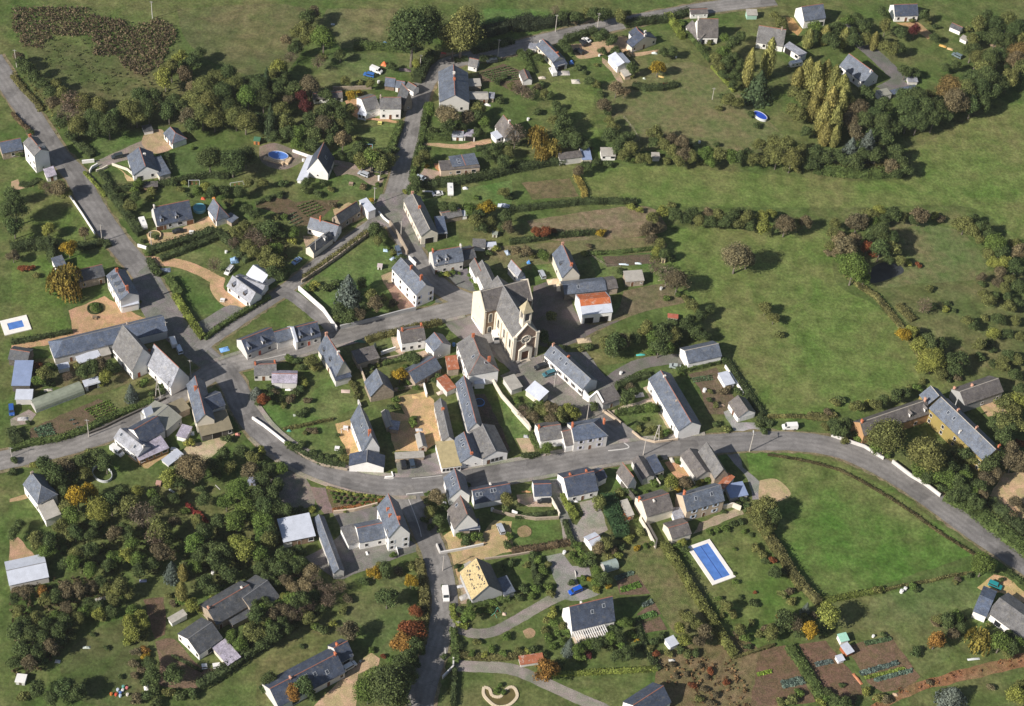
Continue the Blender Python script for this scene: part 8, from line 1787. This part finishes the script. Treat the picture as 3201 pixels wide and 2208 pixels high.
# caravans
def caravan(u,v,u2,v2,label):
 p,q = at(u,v),at(u2,v2); d = p-q; root = empty("caravan",p,label,"caravan"); root.rotation_euler = (0,0,math.atan2(d.y,d.x))
 pr = [(-2.8,.5),(-3.0,1.3),(-2.4,2.4),(2.5,2.45),(2.9,1.4),(2.7,.5)]; n = 6; b = MB()
 b.poly([(x,-1.05,z) for x,z in pr]+[(x,1.05,z) for x,z in pr],[list(range(n)),list(range(2*n-1,n-1,-1))]+[[i,(i+1) % n,n+(i+1) % n,n+i] for i in range(n)])
 link("body",b.mesh("body"),MAT["paint"],root,WH); w = MB()
 for s in (-1,1):
  for x in (-1.8,0,1.6): w.box(x-.4,x+.4,s*1.06-.02,s*1.06+.02,1.3,1.9)
 link("windows",w.mesh("windows"),MAT["window_glass"],root,(0.03,0.04,0.05)); link("roof_hatch",MB().box(-.4,.4,-.3,.3,2.4,2.6).mesh("roof_hatch"),MAT["paint"],root,(0.5,0.52,0.55))
 for s in (-1,1): link("wheel",unit("cvw",lambda: MB().tube((0,-.1,0),(0,.1,0),.33,.33,12).mesh("wheel")),MAT["plain"],root,(0.03,0.03,0.03),Matrix.Translation((0.2,s*.95,.33)))
 link("drawbar",MB().box(-4.0,-2.8,-.06,.06,.4,.5).mesh("drawbar"),MAT["paint"],root,(0.3,0.3,0.3))
T(2400,0); caravan(230,550,175,560,"white camper caravan beside the light blue garage")
T(800,550); caravan(1615,135,1618,180,"white caravan with a red corner on the long lawn"); T(0,550); caravan(1190,415,1165,350,"long white caravan beside the dormered white house")
# pools
T(1600,1608); pool([(1462,272),(1642,212),(1860,522),(1662,598)],"long blue outdoor swimming pool with a white surround")
T(0,550); pool([(10,1210),(225,1160),(258,1280),(30,1335)],"blue pool with a broad white terrace at the left edge",cw=2.0,rails=False)
T(800,0); rp = round_pool(185,1290,3.8,2.3,-0.1,"blue oval pool with a wooden deck in brown earth")
link("wooden_deck",MB().box(-4.6,3.5,-3.6,-2.1,0,.9).box(3.7,5.2,-2.6,1.0,0,.9).mesh("wooden_deck"),MAT["wood"],rp,(0.6,0.45,0.3),Matrix.Rotation(-0.25,4,'Z'))
T(1600,0)
T(2000,0); round_pool(1003,958,3.2,1.7,-0.75,"deep blue oval pool on the upper paddock edge",wat=(0.03,0.08,0.45))
T(0,550); round_pool(1658,262,2.2,2.2,0,"round turquoise pool beside the dormered white house",wallc=(0.2,0.42,0.5),wat=(0.1,0.35,0.42))
T(0,1100); round_pool(850,1005,3.7,2.6,-0.75,"empty oval pool ring with a white rim",h=1.1,wallc=(0.55,0.57,0.6),fill=False)
T(800,1100); round_pool(1858,418,1.6,1.6,0,"small blue paddling pool in the workshop shade",h=.5,wallc=(0.08,0.25,0.6),wat=(0.05,0.06,0.08))
T(0,550); p = at(793,1105); rb = empty("round_flower_bed",p,"round hedged flower bed in the courtyard","flower bed")
link("border",MB().ring(2.5,2.5,0,.45,.4,26).mesh("border"),MAT["foliage"],rb,(0.06,0.08,0.035)); link("bed_soil",MB().disc(2.5,2.5,.1,26).mesh("bed_soil"),MAT["grass"],rb,(0.12,0.14,0.05))
T(0,550); p = at(1285,500); wl = empty("well_mound",p,"round cream planting mound at the gate","planter"); link("wall_ring",MB().ring(2.1,2.1,0,.7,.3,22).mesh("wall_ring"),MAT["render"],wl,(0.6,0.45,0.28)); link("planting",MB().disc(2.1,2.1,.5,22).mesh("planting"),MAT["grass"],wl,(0.09,0.1,0.04))
# pond with pale rim at the bottom
T(800,1608)
px = [(1895,1440),(1940,1455),(1965,1510),(2030,1520),(2070,1470),(2110,1440),(2150,1450),(2170,1520),(2100,1590),(2000,1600),(1920,1540),(1890,1490)]
pond = empty("garden_pond",at(2030,1510),"curvy garden pond with a pale stone rim at the bottom edge","pond"); o = at(2030,1510); P = smooth_line([at(*q)-o for q in px]+[at(*px[0])-o],4); b = MB()
for i in range(len(P)-1):
 d = (P[i+1]-P[i]).normalized(); n = Vector((-d.y,d.x,0))*.45; b.poly([P[i]-n,P[i]+n,P[i+1]+n,P[i+1]-n]+[q+Vector((0,0,.3)) for q in (P[i]-n,P[i]+n,P[i+1]+n,P[i+1]-n)],[[4,5,6,7],[0,1,5,4],[3,2,6,7],[0,3,7,4],[1,2,6,5]])
link("stone_rim",b.mesh("stone_rim"),MAT["render"],pond,(0.62,0.52,0.38)); link("pond_water",MB().poly([q+Vector((0,0,.1)) for q in P[:-1]],[list(range(len(P)-1))]).mesh("pond_water",fix=False),MAT["water"],pond,(0.12,0.1,0.04))
T(2400,550); patch("pond","water",(0.05,0.055,0.06),[(870,760),(960,720),(1090,740),(1130,800),(1030,850),(900,890),(850,880)],"small dark pond with shade of the green tree in its colour","pond",smooth=True)  # water; the shadow over it is put into the dark colour
# pergola at the blue slate house
T(1600,1608)
A_,B_,C_ = at(508,975,3.0),at(760,905,3.0),at(790,990,2.6); ex = (B_-A_).normalized(); ex.z = 0; ex.normalize(); ey = Vector((ex.y,-ex.x,0)); L_ = (B_-A_).length; W_ = 4.4
o = Vector((A_.x,A_.y,0)); pg = empty("pergola",o,"white wooden pergola on the front of the blue slate house","pergola"); F = lambda x,y,z: ex*x+ey*y+Vector((0,0,z)); b = MB()
for i in range(15): b.box(i*L_/14-.12,i*L_/14+.12,-.1,W_,2.75,2.95,F)
link("rafters",b.mesh("rafters"),MAT["paint"],pg,WH); b = MB()
for y in (0.2,W_/2,W_-.2): b.box(-.1,L_+.1,y-.07,y+.07,2.6,2.74,F)
link("beams",b.mesh("beams"),MAT["paint"],pg,WH)
for i in range(5): link("post",MB().box(i*L_/4-.08,i*L_/4+.08,W_-.28,W_-.12,0,2.6,F).mesh("post"),MAT["paint"],pg,WH)
link("terrace_slab",MB().box(0,L_,0,W_,0,.14,F).mesh("terrace_slab"),MAT["render"],pg,(0.55,0.45,0.35))
# swing frames and other garden things
def swing(u,v,label,ang=0.2,col=(0.6,0.62,0.64),L=4.0,h=2.4):
 p = at(u,v); r = empty("swing_frame",p,label,"swing"); r.rotation_euler = (0,0,ang); b = MB()
 for s in (-1,1):
  for t in (-1,1): b.tube((s*L/2,t*1.0,0),(s*L/2,0,h),.07,.07,5)
 link("legs",b.mesh("legs"),MAT["paint"],r,col); link("top_bar",MB().tube((-L/2,0,h),(L/2,0,h),.08,.08,6).mesh("top_bar"),MAT["paint"],r,col)
 for x in (-.8,.8): link("seat",MB().box(x-.25,x+.25,-.1,.1,.5,.56).tube((x-.2,0,.55),(x-.2,0,h),.02,.02,3).tube((x+.2,0,.55),(x+.2,0,h),.02,.02,3).mesh("seat"),MAT["paint"],r,(0.5,0.1,0.08))
T(0,0); swing(1615,1540,"white swing frame on the play lawn"); swing(1970,1545,"row of white trellis frames beside the vegetable lawn",0.4,L=5,h=1.8)
T(800,550)
T(800,1608); swing(1995,830,"green garden swing below the unfinished house",1.2,(0.15,0.4,0.28),2.5,2.0)
T(800,1100); swing(735,655,"white round table and chairs frame on the sandy terrace",0.3,(0.7,0.7,0.68),2.2,1.0)
T(800,0); swing(940,1225,"pale blue slide frame on the bright lawn",0.1,(0.35,0.55,0.65),2.6,1.5)
def box_item(u,v,label,cat,parts,ang=0.0,name=None):
 return clutter(name or cat.replace(" ","_"),u,v,parts,label,cat,None,ang)
def bench(u,v,label,col,ang=0,w=1.6): box_item(u,v,label,"garden table",[("top",-w/2,w/2,-.5,.5,.68,.76,col,"paint"),("leg",-w/2+.1,-w/2+.2,-.4,.4,0,.68,col,"paint"),("leg",w/2-.2,w/2-.1,-.4,.4,0,.68,col,"paint"),("seat",-w/2,w/2,-1.0,-.7,.4,.46,col,"paint"),("seat",-w/2,w/2,.7,1.0,.4,.46,col,"paint")],ang)
def tank(u,v,label,col,s=1.0,name="water_tank",cat="water tank"):
 p = at(u,v); r = empty(name,p,label,cat); link("drum",MB().tube((0,0,0),(0,0,1.0*s),.55*s,.55*s,12).mesh("drum"),MAT["paint"],r,col); link("lid",MB().tube((0,0,1.0*s),(0,0,1.12*s),.3*s,.22*s,10).mesh("lid"),MAT["paint"],r,tuple(c*.7 for c in col))
def tarp(u,v,w,d,ang,col,label,name="tarpaulin",h=.5):
 p = at(u,v); r = empty(name,p,label,"tarpaulin"); r.rotation_euler = (0,0,ang)
 vs,fs = [],[]; n = 6
 for i in range(n+1):
  for j in range(n+1): vs.append(((i/n-.5)*w,(j/n-.5)*d,.05+h*max(0,1-abs(2*i/n-1)**2)*max(0,1-abs(2*j/n-1)**2)*random.uniform(.7,1.2)))
 for i in range(n):
  for j in range(n): k = i*(n+1)+j; fs.append([k,k+1,k+n+2,k+n+1])
 link("sheet",mesh("sheet",vs,fs),MAT["paint"],r,col)
T(0,550); tarp(1865,1445,3.2,2.2,.5,(0.2,0.4,0.75),"light blue sheet at the corner of the terrace houses"); tarp(1950,705,3,3,.3,(0.25,0.4,0.6),"pale blue canopy in the hedged garden",h=1.8)
tarp(1375,785,3.6,2.2,.2,(0.22,0.26,0.34),"grey panels lying at the junction corner"); bench(790,1185,"small bench on the sandy courtyard",(0.2,0.15,0.1)); bench(1590,475,"white garden table before the parking hedge",WH)
tank(1880,640,"white balloon like tank on the hedged lawn",WH,.9); bench(1850,1040,"white terrace table of the hedged garden house",WH)
tarp(1690,190,1.6,1.6,0,(0.6,0.12,0.06),"red toy heap near the play lawn"); tarp(1780,185,1.4,1.4,0,(0.6,0.25,0.05),"orange toy heap near the play lawn")
T(800,0); tarp(1068,540,2.2,2.6,1.3,(0.65,0.16,0.05),"orange and red kite like tent in the paddock",h=1.6); tarp(1560,445,2.2,1.2,0,(0.6,0.08,0.05),"bright red sheet at the road bend"); tarp(640,205,1.6,1.2,0,(0.4,0.45,0.5),"small grey trailer in the far dry field"); tarp(1920,875,3.2,1.2,0,WH,"white sheet behind the corrugated sheds",h=.7)
tarp(1240,585,5,1.8,0,(0.17,0.13,0.14),"dark heap under cover above the farm sheds",h=.9); tank(1020,690,"white barrel by the blue shelter",WH); bench(1030,1030,"yellow garden table on the bright lawn",(0.7,0.65,0.2)); tarp(1075,355,1.5,.8,0,(0.1,0.25,0.5),"small blue thing by the clipped hedge")
tank(395,1340,"white tank beside the tall gable house",WH); bench(790,1535,"stone table on the lawn below the tall gable",(0.4,0.28,0.22)); bench(1550,1360,"white patio table on the orange terrace",WH)
T(800,0); box_item(1020,1500,"white gate pillar by the street","gate pillar",[("pillar",-.3,.3,-.3,.3,0,2.0,WH,"render"),("cap",-.4,.4,-.4,.4,2.0,2.2,WH,"render")]); box_item(1042,1440,"taller white gate pillar by the street","gate pillar",[("pillar",-.3,.3,-.3,.3,0,2.6,WH,"render"),("cap",-.4,.4,-.4,.4,2.6,2.8,WH,"render")])
T(0,0)
def hut(u,v,label,wc,rc,w=2.2,h=1.8,name="play_hut",ang=0): box_item(u,v,label,"hut",[("walls",-w/2,w/2,-w/2,w/2,0,h,wc,"wood"),("roof",-w/2-.2,w/2+.2,-w/2-.2,w/2+.2,h,h+.25,rc,"paint"),("door",-.35,.35,-w/2-.05,-w/2,.05,h-.3,(0.1,0.08,0.06),"wood")],ang,name)
T(800,0); hut(10,1190,"orange wooden play hut with a green roof near the oval pool",(0.5,0.2,0.07),(0.08,0.2,0.12))
T(800,550); hut(1030,770,"tiny white hut with a red door on the park lawn",WH,(0.6,0.5,0.5),1.5,1.4); tarp(1080,620,1.8,1.8,0,(0.45,0.6,0.75),"pale blue toy house on the park tip",h=1.2); tarp(1135,690,2.2,1.2,.9,(0.5,0.6,0.75),"pale blue boat on the park tip"); tarp(2060,250,4.5,2.0,0,(0.5,0.55,0.65),"long white sheeted stack beyond the amber tree",h=1.0); tarp(1430,130,4,.8,.1,WH,"row of white planks along the long lawn hedge",h=.4); tarp(1520,130,3,.8,.1,WH,"second row of white planks along the long hedge",h=.4)
tarp(1740,105,2.0,1.4,.3,WH,"white boat hull right of the caravan",h=.8); tarp(1825,180,1.8,1.0,0,(0.1,0.2,0.45),"blue tub on the long lawn"); tank(1645,1410,"blue water butt at the corner house",(0.1,0.25,0.6)); hut(1985,500,"tiny gabled play hut behind the street houses",(0.5,0.5,0.42),(0.3,0.33,0.28),1.8,1.5)
tarp(2090,640,1.6,2.8,.5,(0.3,0.36,0.45),"grey blue boat on the green behind the church",h=1.0); tarp(860,1385,4.5,.4,.1,(0.1,0.25,0.2),"green board fence by the workshop",h=1.2)
T(1600,550); tarp(140,725,1.4,1.2,.3,(0.1,0.3,0.7),"blue awning behind the narrow cottage",h=1.4); tarp(930,738,3.6,.7,.05,(0.6,0.7,0.8),"long white cloche on the dug plot, left"); tarp(1050,730,2.4,.9,.05,(0.65,0.75,0.8),"white cloche on the dug plot, right"); tarp(1070,1490,3.2,.8,.25,(0.08,0.45,0.42),"turquoise sheet on the orchard grass"); tank(1240,945,"pale drum at the farmyard corner",(0.5,0.5,0.5))
hut(1255,715,"cream wooden privy beside the dark bush",(0.6,0.5,0.3),(0.6,0.52,0.35),1.5,2.0); box_item(1335,1190,"rusty roofed trailer at the meadow edge","trailer",[("body",-1.7,1.7,-.9,.9,.4,1.4,(0.4,0.35,0.3),"wood"),("roof",-1.9,1.9,-1.1,1.1,1.4,1.6,(0.4,0.12,0.08),"rusty_sheet"),("wheel",-.3,.3,-1.0,-.9,0,.6,DK,"plain"),("wheel",-.3,.3,.9,1.0,0,.6,DK,"plain")]); tarp(350,880,5,3,.3,(0.65,0.52,0.36),"pale heap of cut timber by the farmyard",h=1.0); tarp(400,930,2.5,4,.1,(0.68,0.58,0.42),"second pale timber heap beside the cowshed",h=1.0); tarp(600,1370,5,2.5,.3,(0.5,0.4,0.27),"sand coloured rubble heap in the orchard corner",h=.8)
T(1600,0); tarp(1185,445,2.4,1.2,.1,(0.6,0.66,0.62),"pale green bench on the upper lawn",h=.7); tank(727,468,"white ball shaped tank on the sandy yard edge",WH,.8); tank(1365,482,"white ball on the upper lawn",WH,.6); tarp(430,610,5,3,.2,(0.5,0.46,0.42),"heap of pale rubble behind the top street house",h=.8); tarp(530,680,3.5,3,.2,(0.52,0.48,0.42),"lower heap of pale rubble",h=.8); tarp(250,650,3,1.6,.2,(0.55,0.48,0.4),"heap of blocks beside the white van",h=.8); tarp(495,525,2,2,.2,(0.06,0.16,0.45),"blue tarpaulin behind the top street house",h=1.2); tarp(1240,640,2.6,1.2,-.2,(0.6,0.42,0.15),"yellow garden toy under the yellow tree"); tarp(1100,655,1.2,1,0,(0.55,0.6,0.5),"pale pot group on the upper lawn"); tank(135,1000,"white cistern on the terrace above the willow",WH); tank(1558,1190,"white trough in the paddock hedgerow",WH,.9)
T(2400,0); tarp(1455,385,3.2,1.6,-.3,(0.62,0.36,0.1),"orange sand heap on the diagonal path, left"); tarp(1515,410,2.6,1.6,-.3,(0.6,0.4,0.2),"orange sand heap on the diagonal path, right"); tarp(1870,380,3,1.6,-.1,(0.25,0.18,0.12),"brown heap in the top right gardens")
T(800,1100); tarp(745,330,3.0,1.6,.1,(0.62,0.48,0.42),"pink paved patch with junk by the annex",h=.2); tarp(275,318,2.6,.9,.1,WH,"white sheet on the low old house lawn"); tarp(275,658,1.5,.9,.1,(0.1,0.35,0.25),"green tub on the thin hedge"); tarp(340,525,2.5,1.2,.4,(0.3,0.33,0.28),"grey barrow on the inner lawn"); bench(675,810,"white sunlounger on the lawn of the bend",WH); tarp(1540,340,3.2,1.6,.6,(0.55,0.45,0.38),"heap of pale stones by the rust shed",h=.8); bench(745,640,"white round table on the sandy terrace",WH)
tarp(1355,650,2.4,1.4,.2,(0.5,0.5,0.52),"pile of junk at the courtyard shed"); tank(1565,1275,"white gas tank beside the street gable house",WH,1.2); tank(1965,1320,"white drum behind the skylight house",WH); tarp(1330,375,2.6,1.6,.2,(0.6,0.42,0.2),"low orange sand heap in the courtyard",h=.3)
T(1600,1100); tank(905,185,"white gas tank on the back drive",WH); tank(1600,330,"white cloche tank in the vegetable plot",WH,1.2); tarp(525,1240,2.2,1.2,0,WH,"white trailer before the red ridged house",h=1.0); tarp(1330,900,1.4,2.4,.3,(0.6,0.55,0.48),"stone tub on the gravel court"); tarp(1430,940,1.0,3,-.9,WH,"white bench in the orange gravel court",h=.6); tarp(120,1165,3,.7,.1,(0.45,0.26,0.12),"orange sandbox edge by the small garage"); tarp(1060,360,3.2,2.2,.3,(0.45,0.43,0.42),"grey rockery heap by the farmhouse",h=.7)
tarp(1740,445,2.6,1.2,.2,(0.36,0.26,0.18),"brown stack in the vegetable plots"); tarp(120,705,1.8,1.4,0,(0.4,0.4,0.42),"grey bench by the sandy yard corner"); tarp(175,1375,1.2,1,0,(0.55,0.4,0.25),"small sandy heap on the lawn edge"); patch("bare_patch","gravel",(0.24,0.19,0.1),[(50,1470),(110,1445),(160,1480),(150,1530),(80,1545),(45,1510)],"round bare patch in the garden lawn","bare patch",smooth=True)
T(1600,1608); patch("bare_patch","gravel",(0.3,0.22,0.13),[(90,970),(150,945),(195,975),(180,1020),(120,1030)],"round bare patch beside the pergola house","bare patch",smooth=True); tank(435,325,"white box at the end of the hedge",WH); tarp(530,495,.4,3,.2,(0.5,0.48,0.45),"low kerb at the parking court"); tarp(1330,1215,2,1,.2,(0.5,0.5,0.48),"white metal frame in the rough plot")
T(2400,1608); tank(1110,650,"white round tank on the bungalow lawn, left",WH,1.1); tank(1140,628,"white round tank on the bungalow lawn, right",WH,1.0); tarp(1710,1205,4.0,.8,.25,(0.6,0.62,0.64),"long white canoe beside the lower hedge"); tarp(745,1370,1.0,4.5,.6,(0.42,0.17,0.08),"rusty beam between the allotments",h=.5); tank(470,1552,"white ball at the bottom edge",WH,.7); tank(875,1020,"white hose wheel beside the leek plot",WH,.8); tarp(1060,1500,1.6,1.2,0,(0.5,0.36,0.24),"pale stone heap by the lower lane")
T(0,1608); hut(180,1390,"white topped box hut at the bottom left",(0.5,0.5,0.48),WH,2.6,1.5); tarp(1215,1435,1.4,3.0,.35,WH,"white upturned boat near the bottom left",h=.8); tarp(1190,555,2.2,1.1,.2,(0.4,0.42,0.6),"lilac cover in the lower left gardens"); tank(1768,495,"white barrel among the dark trees",WH,.9); tank(1882,525,"pale barrel right of the white one",(0.6,0.65,0.68),.9); tarp(720,1108,2.2,1.0,.1,(0.4,0.44,0.4),"grey green bench on the dull lawn"); tarp(860,700,5,1.2,.4,(0.34,0.33,0.3),"grey log pile in the lower left",h=.7); tarp(480,1225,1.6,1.2,0,(0.5,0.5,0.52),"white bag in the bottom left thicket")
for i,(u,v,c) in enumerate([(925,1500,(0.6,0.2,0.05)),(965,1505,(0.65,0.1,0.05)),(980,1465,(0.6,0.65,0.75)),(1000,1490,(0.1,0.2,0.5)),(1020,1470,WH),(1025,1440,(0.15,0.4,0.35)),(1055,1450,(0.65,0.2,0.2)),(1060,1505,(0.7,0.65,0.6)),(1000,1515,(0.5,0.6,0.7))]):
 tank(u,v,f"{['orange', 'red', 'pale blue', 'dark blue', 'white', 'green', 'pink red', 'cream', 'sky blue'][i]} toy on the dull lawn at the bottom left",c,.75,"garden_toy","toy")
bench(1700,1270,"white table with laundry before the white gable",WH,.3); bench(1800,1265,"second white table before the white gable",WH,.3,2.2)
T(0,1100); tarp(1430,1160,2.4,.8,-.6,(0.55,0.6,0.65),"pale blue rail end in the middle gardens"); hut(1320,1110,"tiny pink hut in the garden corner",(0.45,0.26,0.2),(0.5,0.3,0.24),1.3,1.2); tarp(190,560,3.5,1.6,.2,(0.42,0.41,0.42),"heap of grey junk by the polytunnel",h=.8); tarp(190,430,2,1.2,.2,(0.5,0.48,0.46),"pale junk below the blue grey shed",h=.7); tarp(400,320,2.8,1.2,.3,(0.5,0.47,0.42),"stack of pale boards above the polytunnel"); tarp(1975,690,1.6,1.6,.3,(0.5,0.2,0.16),"red and white object at the slope foot",h=.9); hut(2100,1090,"grey play hut in the middle gardens",(0.3,0.32,0.4),(0.3,0.33,0.45),2.4,1.6); bench(1440,820,"white table on the veranda corner",WH); tarp(1600,680,1.2,1.8,.2,(0.6,0.66,0.72),"pale blue chair stack by the corner house")
T(800,1608); tarp(925,325,.8,1.6,.4,WH,"white chair in the asphalt yard"); box_item(1175,320,"white gate with a pier by the asphalt yard","gate",[("gate_leaf",-.05,.05,-1.6,1.6,.1,1.5,WH,"paint"),("pillar",-.3,.3,1.6,2.2,0,2.0,WH,"render")],.3); tarp(1700,600,2.6,1.2,.4,(0.5,0.5,0.52),"grey scaffolding planks at the building site"); tarp(1730,690,3.2,2.0,.6,(0.42,0.4,0.38),"grey pallets at the building site",h=.6)
tarp(2065,830,1.2,1.2,0,(0.6,0.45,0.36),"pink chair below the unfinished house"); tank(870,1232,"dark bin beside the car with the open boot",DK,.8)
# fences and lamp wires
T(1600,550); fence([(640,660),(790,755),(900,760)],1.1,"wooden fence of the dug plot behind the barn")
T(1600,0); fence([(930,980),(1010,1080),(1060,1170)],1.1,"pale post fence beside the narrow lawn")
P_ = POLES
def W(a,b,l): wire(P_[a],P_[b],l)
W("concrete pole in the street opposite the yellowed lawn","tall concrete pole at the green field corner","power line along the southern street")
W("pale pole at the mouth of the side street","concrete pole in the street opposite the yellowed lawn","power line crossing the side street")
W("tall pole at the crossroads of the main street","wooden twin pole at the upper end of the street","power line over the crossroads")
W("wooden twin pole at the upper end of the street","pole standing in the kitchen garden hedge","power line along the left street")
W("pole at the village crossing","pole on the street below the crossing","power line at the village crossing")
T(1600,1100)
# haze
hz = link("haze",MB().box(-900,900,-500,1400,-1.5,CAMH+40).mesh("haze"),None)
hm = bpy.data.materials.new("haze_air"); hm.use_nodes = True; t = hm.node_tree
for n_ in list(t.nodes):
 if n_.type != 'OUTPUT_MATERIAL': t.nodes.remove(n_)
pv = t.nodes.new("ShaderNodeVolumePrincipled"); pv.inputs["Density"].default_value = 0.00005; pv.inputs["Color"].default_value = (0.9,0.92,0.95,1); pv.inputs["Anisotropy"].default_value = 0.3
t.links.new(pv.outputs[0],t.nodes["Material Output"].inputs["Volume"]); hz.data.materials.append(hm); tag(hz,"thin pale air haze over the whole village","haze",kind="stuff")
